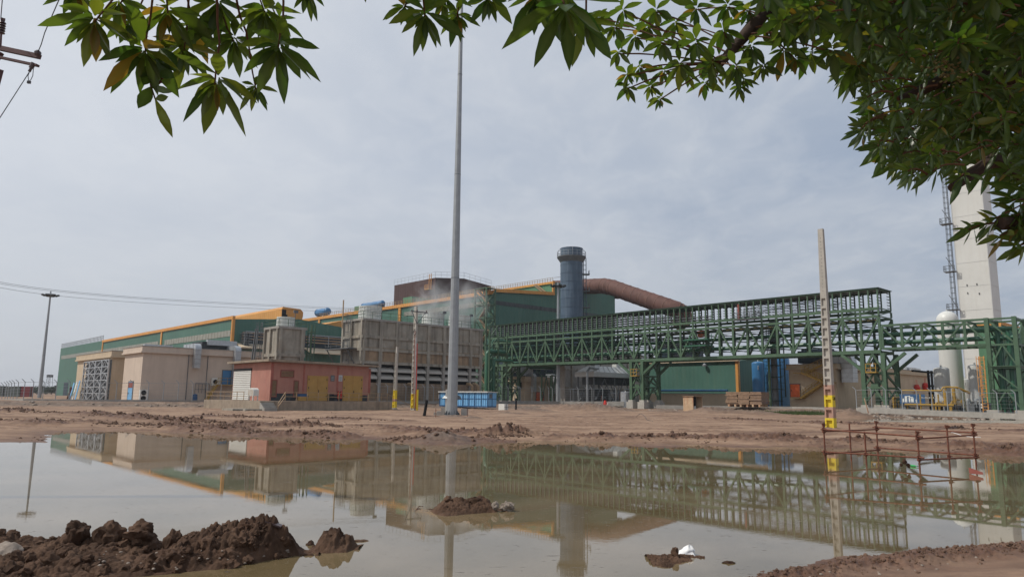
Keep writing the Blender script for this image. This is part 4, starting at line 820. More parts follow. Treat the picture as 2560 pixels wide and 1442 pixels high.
# ================================================================ red substation
def red():
    F = Fr(676, 90, 950); z1 = F.tz(676, 900)[1]; zp = F.tz(690, 1001)[1]; sw = F.sz(583, 950)[0]; tw = F.tz(921, 950)[0]
    zr = F.tz(920, 916)[1]
    T = thing('red_building', 'single storey red rendered substation with two ochre doors and a white roller shutter', 'building', F.pt(0, 0, 0))
    m = MB(); m.prism([F.pt(0, 0, -.3), F.pt(0, tw, -.3), F.pt(0, tw, zr), F.pt(0, 0, z1 - .2)], A * sw); part(T, 'wall', m, M['red'])
    m = MB(); q = [F.pt(-.7, -.7, z1 - .16), F.pt(-.7, tw + 1.3, zr - .05), F.pt(-.7, tw + 1.3, zr + .2), F.pt(-.7, -.7, z1 + .12)]; m.prism(q, A * (sw + 1.5)); part(T, 'roof', m, M['plinth'])
    s0, s1 = F.sz(627, 960)[0], F.sz(583 + 4, 960)[0]; zt = F.sz(610, 926)[1]; s1 = F.sz(584.5, 960)[0]
    m = MB(); n = 16
    for i in range(n): z = zp + (zt - zp) * i / n; dz = (zt - zp) / n; m.prism([F.pt(s0, -.005, z), F.pt(s0, -.10, z + .03), F.pt(s0, -.10, z + dz * .6), F.pt(s0, -.03, z + dz - .01)], A * (s1 - s0))
    o = part(T, 'roller_shutter', m, M['white'])
    m = MB(); m.box(F, s0 - .1, s1 + .05, -.16, -.004, zt, zt + .25); part(o, 'shutter_box', m, M['black'])
    for a_, b_ in ((838, 1027), (1194, 1375)):
        t0 = F.tz(560 + a_ / 4, 970)[0]; t1 = F.tz(560 + b_ / 4, 970)[0]; zt = F.tz(560 + a_ / 4, 680 + 1043 / 4)[1]; door_panel(T, F, 't', t0, t1, zp, zt, 'ochre', split=True)
    for (a_, b_, c, d) in ((567, 690, 983, 1043), (482, 525, 1082, 1240), (705, 742, 1088, 1245)):
        t0 = F.tz(560 + a_ / 4, 950)[0]; t1 = F.tz(560 + b_ / 4, 950)[0]; zt = F.tz(560 + a_ / 4, 680 + c / 4)[1]; zb = F.tz(560 + a_ / 4, 680 + d / 4)[1]
        m = MB(); n = max(4, int((zt - zb) / .16))
        for i in range(n): z = zb + (zt - zb) * i / n; m.prism([F.pt(-.01, t0, z), F.pt(-.09, t0, z), F.pt(-.02, t0, z + .13)], B * (t1 - t0))
        o = part(T, 'louvre_window', m, M['vent'])
        m = MB(); e = .1; m.box(F, -.08, -.003, t0 - e, t0, zb - e, zt + e); m.box(F, -.08, -.003, t1, t1 + e, zb - e, zt + e); m.box(F, -.08, -.003, t0, t1, zt, zt + e); m.box(F, -.08, -.003, t0, t1, zb - e, zb); part(o, 'window_frame', m, M['redd'])
    for (px, m_) in ((560 + 1085 / 4, 'galvd'), (560 + 1163 / 4, 'duct')):
        t, z = F.tz(px, 946); m = MB(); m.box(F, -.05, -.003, t - .28, t + .28, z - .35, z + .45); part(T, 'wall_sign', m, M[m_])
        m = MB()
        for k in range(3): m.box(F, -.06, -.051, t - .18, t + .18, z - .2 + k * .2, z - .13 + k * .2)
        part(T, 'sign_lettering', m, M['galvd' if m_ == 'duct' else 'galv'])
    m = MB(); m.box(F, -.03, -.004, .2, F.tz(835, 990)[0], zp, zp + .9); m.box(F, -.03, -.004, F.tz(1020 / 4 + 560, 990)[0], F.tz(1190 / 4 + 560, 990)[0], zp, zp + .8); m.box(F, -.03, -.004, F.tz(1378 / 4 + 560, 990)[0], tw - .1, zp, zp + .8); part(T, 'skirting_band', m, M['dark'])
    for px, w in ((676, .35), (757, .25), (842, .25), (921, .35)): # worn darker render strips round the columns
        t = F.tz(px, 950)[0]; zt = z1 - .3 + (zr - z1) * max(0, t) / tw; m = MB(); m.box(F, -.03, -.003, max(0, t), t + w, zp + .95, zt); part(T, 'pilaster', m, mat('red_render_dark', (0.34, .115, .09), .9, var=.2, scale=1.2))
    # plinth platform
    G = thing('loading_platform', 'raised concrete platform with steps round the red building', 'platform', F.pt(-2, 0, 0))
    tr = F.tz(955, 1008)[0] + 1; m = MB(); m.prism([F.pt(-3.2, -2.6, -.4), F.pt(-3.2, tr, -.4), F.pt(-3.2, tr - 1.5, zp - .02), F.pt(-3.2, -2.6, zp - .02)], A * 3.15); m.box(F, -.051, sw + 3, -2.6, -.01, -.4, zp - .021); part(G, 'slab', m, M['plinth'])
    m = MB()
    for i in range(4): m.box(F, -3.2 - .35 * (i + 1), -3.2 - .35 * i - .002, -2.6, -1.0, -.4, zp - .2 * (i + 1))
    part(G, 'steps', m, M['concg'])
    m = MB(); m.box(F, -3.9, -3.21, -4.6, -1.9, -.3, .22); m.box(F, -1.8, 1.5, -5.2, -2.7, -.3, .2); part(G, 'step_block', m, M['conc'])
    m = MB(); e = .04
    railing(m, F.pt(-3.1, .6, zp), F.pt(-3.1, tr - 2.2, zp), 1.05, 10, e); railing(m, F.pt(sw + 2.5, -2.5, zp), F.pt(1.8, -2.5, zp), 1.05, 6, e); railing(m, F.pt(-3.1, tr - 2.2, zp), F.pt(-.2, tr - 2.2, zp), 1.05, 2, e)
    m.beam(F.pt(-3.1, .6, zp + 1.05), F.pt(-4.5, -.9, .9), e * 1.6); m.beam(F.pt(-3.1, .6, zp + .5), F.pt(-4.5, -.9, .5), e * 1.6); m.beam(F.pt(-4.5, -.9, -.1), F.pt(-4.5, -.9, .9), e * 1.6)
    m.beam(F.pt(-3.1, tr - 2.2, zp + 1.0), F.pt(-3.6, tr + 1.4, .6), e * 1.6); m.beam(F.pt(-3.6, tr + 1.4, -.1), F.pt(-3.6, tr + 1.4, .6), e * 1.6)
    part(G, 'railing', m, M['tan'])
    # things on the platform
    t, z = F.tz(755, 995, -1.2); P = F.pt(-1.2, t, zp); R = thing('storage_bin', 'blue and yellow bin on the platform left of the first ochre door', 'bin', P)
    m = MB(); m.obox(P - A * .3 - B * .45, A * .6, B * .9, Z * .55); part(R, 'body', m, M['ochre']); m = MB(); m.obox(P - A * .33 - B * .48 + Z * .56, A * .66, B * .96, Z * .3); part(R, 'lid', m, M['blued'])
    t, z = F.tz(849, 985, -.3); P = F.pt(-.3, t, zp + .3)
    for k, (dt, lab) in enumerate(((-.18, 'red fire extinguisher on the left of a pair between the ochre doors'), (.22, 'red fire extinguisher on the right of a pair between the ochre doors'))):
        q = P + B * dt; R = thing('fire_extinguisher', lab, 'extinguisher', q, 'fire extinguishers'); m = MB(); m.lathe(q, [(.12, 0), (.13, .1), (.13, .8), (.05, .95), (.04, 1.05)], 10); part(R, 'cylinder', m, M['sred']); m = MB(); m.beam(q + Z * 1.03, q + Z * 1.03 - B * .25 - Z * .3, .05); m.beam(q - Z * .3, q, .06); part(R, 'hose', m, M['black'])
    s, z = F.sz(633, 990, -1.5); P = F.pt(s, -1.5, zp); R = thing('water_trolley', 'small white ribbed cooler box on legs in front of the roller shutter', 'cooler', P)
    m = MB(); n = 8; pr = [(-.8, .55), (-.8, 1.2)] + [(-.8 * math.cos(math.pi * i / n), 1.2 + .35 * math.sin(math.pi * i / n)) for i in range(1, n)] + [(.8, 1.2), (.8, .55)]
    m.prism([P + A * a_ + B * -.35 + Z * z_ for a_, z_ in pr], B * .7); part(R, 'body', m, M['white']); m = MB()
    for k in range(4): m.obox(P + A * (-.62 + .38 * k) - B * .37 + Z * .6, A * .1, B * .015, Z * .75)
    part(R, 'rib_stripe', m, M['tan']); m = MB()
    for x in (-.7, .6):
        for y in (-.35, .25): m.obox(P + A * x + B * y, A * .12, B * .1, Z * .56)
    part(R, 'legs', m, M['white'])
    return F
RF = red()
# ================================================================ pinkish block and lattice-front block on the left
def parapet_block(name, label, px, Y, ptop, sl, tr, m, pled, sdt=0):
    F = Fr(px, Y, 920); zt = F.tz(px, ptop)[1]; zl = F.tz(px, pled)[1]; sw = F.sz(sl, 930)[0]; tw = F.tz(tr, 930)[0]
    T = thing(name, label, 'building', F.pt(0, 0, YZ)); b = MB(); b.box(F, 0, sw, 0, tw, -.3, zl); part(T, 'wall', b, M[m])
    b = MB(); e = .45; b.box(F, -e, sw + e, -e, tw + e, zl + .001, zl + .25); b.box(F, -.3, sw + .3, -.3, tw + .3, zl + .25, zt); part(T, 'parapet', b, M[m])
    b = MB(); b.box(F, -.38, sw + .38, -.38, tw + .38, zt + .001, zt + .1); part(T, 'coping', b, M['concg'])
    return F, T, zt, zl, sw, tw
F, T, zt, zl, sw, tw = parapet_block('plant_room', 'long pinkish rendered plant room with white ducts, behind the red building', 355, 118, 865, 309, 668, 'pink', 881)
s0, s1 = F.sz(332, 980)[0], F.sz(320.5, 980)[0]; zd = F.sz(326, 954)[1]; d = door_panel(T, F, 's', s0, s1, YZ, zd, 'bluecab')
m = MB(); m.box(F, s0 + .15, s1 - .15, -.09, -.061, zd - 1.0, zd - .1); part(d, 'door_window', m, M['redd'])
for px, py in ((490, 868), (590, 865)):
    t, z = F.tz(px, py); duct_elbow(T, F.pt(-.32, t, zt - .1), -A, B, 1.0, 3.2 if px == 490 else 6.0, 5)
for px in (471, 519): t = F.tz(px, 900)[0]; m = MB(); m.tube([F.pt(-.12, t, YZ), F.pt(-.12, t, zl - .05)], .06, 6); part(T, 'downpipe', m, M['galvd'])
t0, t1 = F.tz(556, 940)[0], F.tz(577, 940)[0]; z0, z1 = F.tz(565, 961)[1], F.tz(565, 926)[1]; door_panel(T, F, 't', t0, t1, z0, z1, 'bluet')
m = MB(); m.box(F, -1.6, -.01, t0 - 1.2, t1 + .4, z0 - .15, z0 - .002); tE = F.tz(508, 1000)[0]; sN = 9
m.beam(F.pt(-.9, t0 - 1.2, z0 - .1), F.pt(-.9, tE, YZ), 1.0, .25); railing(m, F.pt(-1.6, t0 - 1.2, z0), F.pt(-1.6, t1 + .4, z0), 1.1, 2, .035)
m.beam(F.pt(-1.5, t0 - 1.2, z0 + 1.1), F.pt(-1.5, tE, YZ + 1.1), .06); m.beam(F.pt(-1.5, t0 - 1.2, z0 + .6), F.pt(-1.5, tE, YZ + .6), .06); part(T, 'outside_stair', m, M['yelpipe'])
m = MB(); ta, tb = F.tz(487, 957)[0], F.tz(522, 957)[0]; z = F.tz(500, 958)[1]; m.beam(F.pt(-.3, ta, z), F.pt(-.3, tb, z), .1); m.beam(F.pt(-.3, ta, z - 1), F.pt(-.3, tb, z - 1), .06)
for k in range(5): t = ta + (tb - ta) * k / 4; m.beam(F.pt(-.3, t, YZ if k in (0, 4) else z - 1.6), F.pt(-.3, t, z), .07)
part(T, 'pipe_rack', m, M['galvd'])
m = MB(); ra, rb = F.tz(430, 862, 5)[0], F.tz(560, 862, 5)[0]; m.box(F, 3, 8, F.tz(495, 862, 5)[0], rb, zt, zt + 1.6); part(T, 'roof_chiller', m, M['dark'])
m = MB(); m.box(F, 2.5, 3.5, F.tz(517, 860, 3)[0], F.tz(590, 860, 3)[0], zt + 1.0, zt + 1.9); m.box(F, 2.5, 3.4, .8, F.tz(430, 862, 3)[0], zt + .12, zt + .55); part(T, 'roof_duct', m, M['duct'])
for px, py, lab, big in ((360, 983, 'white twin-fan condenser at the foot of the pinkish wall corner', 1), (539, 955, 'white single-fan condenser on brackets beside the blue door', 0)):
    t, z = F.tz(px, py, -.7); h = 1.9 if big else 1.35; zc = YZ if big else z - .6; P = F.pt(-.7, t, zc); R = thing('condenser_unit', lab, 'air conditioner', P, 'air conditioner condensers')
    m = MB(); m.obox(P - B * .6, A * .5, B * 1.25, Z * h); part(R, 'casing', m, M['white'])
    for k in range(2 if big else 1):
        m = MB(); c = P - A * .02 + Z * (h * (.27 + .47 * k) if big else h * .5) - B * .05; n = 16; m.add([c + B * .4 * math.cos(2 * math.pi * i / n) + Z * .4 * math.sin(2 * math.pi * i / n) for i in range(n)] + [c - A * .03 + B * .36 * math.cos(2 * math.pi * i / n) + Z * .36 * math.sin(2 * math.pi * i / n) for i in range(n)], [(i, (i + 1) % n, n + (i + 1) % n, n + i) for i in range(n)] + [tuple(range(n, 2 * n))]); part(R, 'fan_grille', m, M['black'])
P = F.pt(-1.4, F.tz(480, 992)[0], YZ); m = MB(); m.lathe(P, [(.4, 0), (.42, .5), (.38, 1.2), (.1, 1.3)], 12); single('barrel', 'dark blue barrel against the pinkish wall below the pipe rack', 'barrel', m, M['blued'], P)
PF = F
F, T, zt, zl, sw, tw = parapet_block('lattice_front_building', 'beige rendered block with steel lattice bays on its front, leftmost plant building', 279, 127, 877, 192, 330, 'beige', 893)
S0, S1 = F.sz(277, 950)[0], F.sz(214, 950)[0]; zb, ztt = YZ, zl - .4
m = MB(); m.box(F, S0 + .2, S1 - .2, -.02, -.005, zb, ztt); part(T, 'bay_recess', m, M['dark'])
for k in range(4):
    a_ = S0 + (S1 - S0) * k / 4; b_ = S0 + (S1 - S0) * (k + 1) / 4; m = MB(); n = 6; off = -.5
    for s in (a_ + .15, b_ - .15): m.beam(F.pt(s, off, zb), F.pt(s, off, ztt), .22)
    for i in range(n + 1): z = zb + (ztt - zb) * i / n; m.beam(F.pt(a_ + .15, off, z), F.pt(b_ - .15, off, z), .15)
    for i in range(n):
        z = zb + (ztt - zb) * i / n; z2 = zb + (ztt - zb) * (i + 1) / n; c = (a_ + b_) / 2
        if (i + k) % 2: m.beam(F.pt(a_ + .15, off, z), F.pt(c, off, z2), .13); m.beam(F.pt(c, off, z2), F.pt(b_ - .15, off, z), .13)
        else: m.beam(F.pt(a_ + .15, off, z2), F.pt(b_ - .15, off, z), .13); m.beam(F.pt(c, off, z), F.pt(c, off, z2), .1)
    m.beam(F.pt((a_ + b_) / 2, off, zb), F.pt((a_ + b_) / 2, off, ztt), .1)
    part(T, 'lattice_panel', m, M['duct'])
for i, (px, ms) in enumerate(((208, 'bluecab'), (204, 'frp'), (200, 'bluecab'))):
    s = F.sz(px, 980)[0]; m = MB(); m.obox(F.pt(s, -1.2 - .2 * i, YZ), A * .9, B * .08, Z * (3.6 - .2 * i) + B * .5)
    P = F.pt(s, -1.2 - .2 * i, YZ); single('leaning_panel', ('pale blue sheet leaning nearest the lattice bays', 'white sheet leaning between the two blue ones', 'pale blue sheet leaning farthest left on the beige wall')[i], 'panel', m, M[ms], P, 'sheets leaning on the beige wall')
m = MB(); s = F.sz(196, 985)[0]; P = F.pt(s, -1.8, YZ); m.beam(P, P - A * 2.2 + Z * 2.3, .35, .2); single('rusty_beam', 'dark rusty beam leaning beside the pale blue sheets', 'beam', m, M['rustp'], P)
# ================================================================ small beige block under the pipe bridge
F, T, zt, zl, sw, tw = parapet_block('small_plant_block', 'small beige block with two curved grey ducts and an orange door, under the pipe bridge', 1313, 168, 941, 1277, 1386, 'beige', 953)
for px in (1329, 1380): t = F.tz(px, 940)[0]; duct_elbow(T, F.pt(-.32, t, zt - .1), -A, B, .9, 3.4, 2)
m = MB(); m.box(F, 1, 3.0, 0, F.tz(1340, 930)[0], zt + .4, zt + 2.0); m.box(F, 1, 2.8, F.tz(1300, 930)[0], F.tz(1325, 930)[0], zt + 1.0, zt + 2.6); part(T, 'roof_duct', m, M['duct'])
t0, t1 = F.tz(1340, 990)[0], F.tz(1359, 990)[0]; door_panel(T, F, 't', t0, t1, YZ, F.tz(1350, 980)[1], 'orng', split=True)
for py in (940, 963): s, z = F.sz(1301, py); m = MB(); m.box(F, s - .4, s + .4, -.5, -.01, z - .7, z + .7); part(T, 'wall_opening', m, M['black'])
# ================================================================ low green building on the right
def lowgreen():
    F = Fr(1846, 138, 950); ze = F.sz(1846, 902)[1]; zo = F.sz(1846, 897)[1]; zc = F.sz(1846, 984)[1]; sw = F.sz(1600, 950)[0]; t1, z1 = F.tz(1905, 895)
    T = thing('low_green_building', 'low green clad building with pale eaves band and concrete base under the pipe bridge', 'building', F.pt(0, 0, YZ))
    m = MB(); m.prism([F.pt(0, 0, zc), F.pt(0, t1 * 2, zc), F.pt(0, t1 * 2, ze), F.pt(0, t1, z1), F.pt(0, 0, ze)], A * sw); part(T, 'wall', m, M['green'])
    m = MB(); m.box(F, -.25, sw + .1, -.25, t1 * 2, 0, zc - .002); part(T, 'base_wall', m, M['beige'])
    m = MB(); m.box(F, -.4, sw + .4, -.5, .3, ze + .001, zo); part(T, 'eaves_band', m, M['cream'])
    m = MB(); m.box(F, -.12, .5, -.12, -.004, zc, ze); m.box(F, -.12, -.004, -.12, .5, zc, ze); m.beam(F.pt(-.15, -.3, zo), F.pt(-.15, t1, z1 + .3), .3, .5); part(T, 'corner_trim', m, M['orange'])
    m = MB(); z = F.sz(1820, 976)[1]; m.tube([F.pt(2, -.6, z), F.pt(F.sz(1650, 977)[0], -.6, z)], .22, 8); part(T, 'pipe', m, M['bluet'])
    m = MB(); s, z = F.sz(1765, 912); m.lathe(F.pt(s, -.5, z - .3), [(.1, .6), (.45, .3), (.42, 0), (.1, -.05)], 12); part(T, 'wall_lamp', m, M['galv'])
    return F
GF = lowgreen()
# ================================================================ beige stair building on the right
F, T, zt, zl, sw, tw = parapet_block('chiller_building', 'long beige building with yellow outside stairs and an orange door, far right', 2090, 118, 909, 1972, 2317, 'beige', 922)
m = MB(); s0, z0 = F.sz(2001, 995, -1.2); s1, z1 = F.sz(2060, 955, -1.2); s2, z2 = F.sz(2012, 932, -1.2); s3, z3 = F.sz(2056, 912, -1.2)
def flight(mb, p, q, w=1.1):
    d = q - p; n = max(4, int(abs(d.z) / .24))
    for k in (0, 1): mb.beam(p - B * w * k, q - B * w * k, .1, .32); mb.beam(p - B * w * k + Z * 1.05, q - B * w * k + Z * 1.05, .07); mb.beam(p - B * w * k + Z * .55, q - B * w * k + Z * .55, .05)
    for i in range(n): c = p.lerp(q, (i + .5) / n); mb.obox(c - B * w, A * .26, B * w, Z * .05)
    for i in range(5):
        c = p.lerp(q, i / 4)
        for k in (0, 1): mb.beam(c - B * w * k, c - B * w * k + Z * 1.05, .06)
flight(m, F.pt(s0, -.15, z0), F.pt(s1, -.15, z1)); flight(m, F.pt(s1 - .3, -1.4, z1), F.pt(s2, -1.4, z2)); flight(m, F.pt(s2, -.15, z2), F.pt(s3, -.15, z3))
m.box(F, s1 - 1.6, s1, -2.6, -.1, z1 - .1, z1); m.box(F, s2, s2 + 1.4, -2.6, -.1, z2 - .1, z2); m.box(F, s0, s0 + 1.6, -1.5, -.1, z0 - .1, z0); part(T, 'outside_stair', m, M['yelpipe'])
s0, s1 = F.sz(2000, 975)[0], F.sz(1976.5, 975)[0]; door_panel(T, F, 's', s0, s1, F.sz(1988, 992)[1], F.sz(1988, 960)[1], 'orng')
m = MB(); s = F.sz(1978, 880)[0]; m.box(F, 1.5, sw - 1, 1.5, 5.0, zt + .3, zt + 2.4)
for k in range(6): c = 2.0 + (sw - 3.6) * k / 6; m.box(F, c, c + .9, 2, 4.5, zt + 2.401, zt + 2.75); m.prism([F.pt(c, 1.45, zt + .4), F.pt(c + 1.1, 1.45, zt + .4), F.pt(c + .55, 1.45, zt + 1.7)], -B * .08)
part(T, 'roof_chiller', m, M['navy'])
t = F.tz(2102, 900)[0]; duct_elbow(T, F.pt(-.32, t, zt + .2), -A, B, 1.9, 3.2, 3)
m = MB(); t0, t1 = F.tz(2280, 925)[0], F.tz(2306, 925)[0]; m.box(F, 1, 2.2, t0, t1, zt + .1, zt + .8); m.box(F, .4, 1.2, t0 + 1, t1 + .3, zt + .1, zt + .6); part(T, 'roof_duct', m, M['duct'])
for px, py in ((2286, 974), (2307, 969)): t, z = F.tz(px, py); m = MB(); m.lathe(F.pt(-.5, t, z - .4), [(.5, 0), (.62, .9), (.5, 1.0), (.35, 1.4)], 12); m.beam(F.pt(-.5, t - .3, z + .6), F.pt(-.5, t - .3, z + 2.0), .05); m.beam(F.pt(-.5, t + .3, z + .6), F.pt(-.5, t + .3, z + 2.0), .05); part(T, 'red_wall_hood', m, M['sred'])
BF = F
# ================================================================ green pipe bridge with the cable tray gallery
RP = Fr(2203, 104, 880)                     # right end of the long bridge, s grows to the left (A)
NP = 33; PL = RP.sz(1242, 880)[0] / 32.0
zTB = RP.sz(2203, 878)[1]; zTT = RP.sz(2203, 788)[1]; zG0 = RP.sz(2203, 768)[1]; zG1 = RP.sz(2203, 719)[1]
WB = RP.tz(2232, 790)[0]; WB = max(3.2, min(5, WB))
def bridge():
    T = thing('pipe_bridge', 'long green truss bridge with a cable tray gallery on top, crossing the right half', 'pipe bridge', RP.pt(0, 0, YZ))
    L_ = PL * NP
    m = MB()
    for t in (0, WB): m.box(RP, 0, L_, t - .18, t + .18, zTB - .28, zTB + .22)
    for t in (0, WB): m.box(RP, 0, L_, t - .16, t + .16, zTT - .3, zTT + .05)
    part(T, 'chord_beams', m, M['steelg'])
    m = MB()
    for i in range(NP + 1):
        for t in (0, WB): m.box(RP, i * PL - .17, i * PL + .17, t - .14, t + .14, zTB + .22, zTT - .2)
        m.box(RP, i * PL - .08, i * PL + .08, 0.1, WB - .1, zTB - .15, zTB + .1); m.box(RP, i * PL - .08, i * PL + .08, 0.1, WB - .1, zTT - .2, zTT - .02)
    part(T, 'truss_posts', m, M['steelg'])
    m = MB()
    for i in range(NP):
        for t in ((-.03, WB + .03) if i % 4 == 0 else (-.03,)):
            a_, b_ = (zTB + .2, zTT - .2) if i % 2 else (zTT - .2, zTB + .2)   # apex on even panel points
            a_, b_ = b_, a_
            if i % 2 == 0: m.beam(RP.pt(i * PL, t, zTB + .3) if False else RP.pt(i * PL, t, zTT - .3), RP.pt((i + 1) * PL, t, zTB + .3), .28, .26)
            else: m.beam(RP.pt(i * PL, t, zTB + .3), RP.pt((i + 1) * PL, t, zTT - .3), .28, .26)
        if i % 2 == 0:
            for zz in (zTB, zTT - .1): m.beam(RP.pt(i * PL, .1, zz), RP.pt((i + 1) * PL, WB - .1, zz), .1)
    part(T, 'truss_diagonals', m, M['steelg'])
    # short posts and the upper chord that carries the gallery
    m = MB(); zu = zG0 - .1
    for i in range(NP + 1):
        for t in (0, WB): m.box(RP, i * PL - .12, i * PL + .12, t - .12, t + .12, zTT + .052, zu - .25)
    for t in (0, WB): m.box(RP, 0, L_, t - .15, t + .15, zu - .25, zu)
    m.beam(RP.pt(0, 0, zTT), RP.pt(2 * PL, 0, zu - .1), .12); m.beam(RP.pt(2 * PL, 0, zTT), RP.pt(0, 0, zu - .1), .12); m.beam(RP.pt(0, 0, zTT), RP.pt(0, WB, zu - .1), .12)
    for px in (1595, 1640): s = RP.sz(px, 800)[0]; m.beam(RP.pt(s, 0, zTT), RP.pt(s - 1.3 * PL, 0, zu - .1), .14); m.beam(RP.pt(s, 0, zTT), RP.pt(s + 1.3 * PL, 0, zu - .1), .14)
    part(T, 'upper_frame', m, M['steelg'])
    # pipes and trays inside
    hgt = zTT - zTB
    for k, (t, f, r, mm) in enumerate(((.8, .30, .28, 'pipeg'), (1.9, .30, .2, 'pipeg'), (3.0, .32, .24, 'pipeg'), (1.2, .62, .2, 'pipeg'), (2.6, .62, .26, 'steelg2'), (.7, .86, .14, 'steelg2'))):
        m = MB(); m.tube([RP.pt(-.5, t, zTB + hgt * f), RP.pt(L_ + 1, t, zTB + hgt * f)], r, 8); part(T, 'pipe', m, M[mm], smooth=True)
    m = MB(); m.tube([RP.pt(.5, 1.8, zTB + hgt * .88), RP.pt(16 * PL, 1.8, zTB + hgt * .88)], .2, 8); part(T, 'pipe', m, M['yelpipe'], smooth=True)
    m = MB()
    for f in (.24, .55, .78):
        for i in range(NP): m.box(RP, i * PL - .07, i * PL + .07, .12, WB - .12, zTB + hgt * f - .25, zTB + hgt * f - .12)
        for t in (.35, WB - .4): m.box(RP, 0, L_, t, t + .12, zTB + hgt * f - .11, zTB + hgt * f - .02)
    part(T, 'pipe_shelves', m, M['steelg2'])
    # dense lower trays along the left half, as the photo shows them dark
    m = MB(); sL = 14 * PL
    for k in range(5): z = zTB + hgt * (.12 + .17 * k); m.box(RP, sL, L_, WB - 1.0 - .1 * (k % 2), WB - .3, z, z + .12); m.box(RP, sL + (k % 3) * 5, L_, .7, 1.3, z + .2, z + .28)
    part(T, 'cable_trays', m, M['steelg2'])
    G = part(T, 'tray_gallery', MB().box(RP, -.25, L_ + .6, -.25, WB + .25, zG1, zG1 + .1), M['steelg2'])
    m = MB(); n = NP * 2
    for i in range(n + 1):
        s = i * PL / 2
        for t in (0, WB): m.box(RP, s - .09, s + .09, t - .09, t + .09, zu + .002, zG1 - .002)
    for z in (zG1 - .18, zu + .005):
        for t in (0, WB): m.box(RP, 0, L_ + .5, t - .13, t + .13, z, z + .17)
        m.box(RP, 0, .14, .12, WB - .12, z, z + .14)
    part(G, 'gallery_posts', m, M['steelg'])
    m = MB(); nl = 6; hg = zG1 - zu; sfull = 18 * PL
    for k in range(nl):
        z = zu + hg * (k + .75) / (nl + .6)
        for i in range(n):
            s = i * PL / 2
            for t, d in ((.08, .95), (WB - .95, .87)): m.box(RP, s + .08, s + .2, t, t + d, z - .03, z + .07)
        j = 0; st = 13 if k in (0, 1) else 16 if k == 2 else 17 + k
        m.box(RP, st * PL / 1.0 if False else (st * .82) * PL, L_, .15, .85, z + .075, z + .21); m.box(RP, (st * .9) * PL, L_, WB - .85, WB - .15, z + .075, z + .21)
    part(G, 'cable_trays', m, M['galvd'])
    # cables bundled at the middle
    m = MB(); s0, s1 = RP.sz(2095, 760)[0], RP.sz(1850, 780)[0]
    for k in range(9):
        z = zu + hg * (.2 + .07 * k); pts = []
        for j in range(9): q = j / 8; pts.append(RP.pt(s0 + (s1 - s0) * q, .5 + .1 * k, z + .12 * math.sin(q * 9 + k) - (.3 if j > 6 else 0)))
        m.tube(pts, .035, 5)
    part(G, 'cables', m, M['wire'])
    # platforms
    for (xa, xb, py, mm) in ((1715, 1775, 851, 'pipeg'), (1715, 1770, 866, 'pipeg')):
        sa, z = RP.sz(xa, py, -1.2); sb, _ = RP.sz(xb, py, -1.2); m = MB(); m.box(RP, sb, sa, -2.0, -.2, z - .12, z + .12)
        for s in (sa - .2, sb + .2): m.beam(RP.pt(s, -1.8, z), RP.pt(s, -.15, z - 1.3), .12); m.beam(RP.pt(s, -.4, z), RP.pt(s, -.4, z + 1.0), .1)
        part(T, 'side_platform', m, M[mm])
    sa, z = RP.sz(1838, 800, -1); sb, _ = RP.sz(1895, 800, -1); m = MB(); m.box(RP, sb, sa, -1.8, -.2, z - .1, z); railing(m, RP.pt(sb, -1.8, z), RP.pt(sa, -1.8, z), 1.1, 4, .04); railing(m, RP.pt(sb, -.4, z), RP.pt(sa, -.4, z), 2.2, 3, .03, 3)
    for s in (sa, sb): railing(m, RP.pt(s, -1.8, z), RP.pt(s, -.2, z), 1.1, 1, .04)
    part(T, 'side_platform', m, M['galvd'])
    s = RP.sz(1847, 780, -1)[0]; m = MB(); m.box(RP, s - .15, s + .15, -1.2, -1.05, z, z + 2.6); part(T, 'red_mast', m, M['redd'])
    s, z = RP.sz(1752, 833, 1.5); m = MB(); m.box(RP, s - .5, s + .5, 1.2, 2, z - .6, z + .4); part(T, 'valve', m, M['orng'])
    return T
BT = bridge()
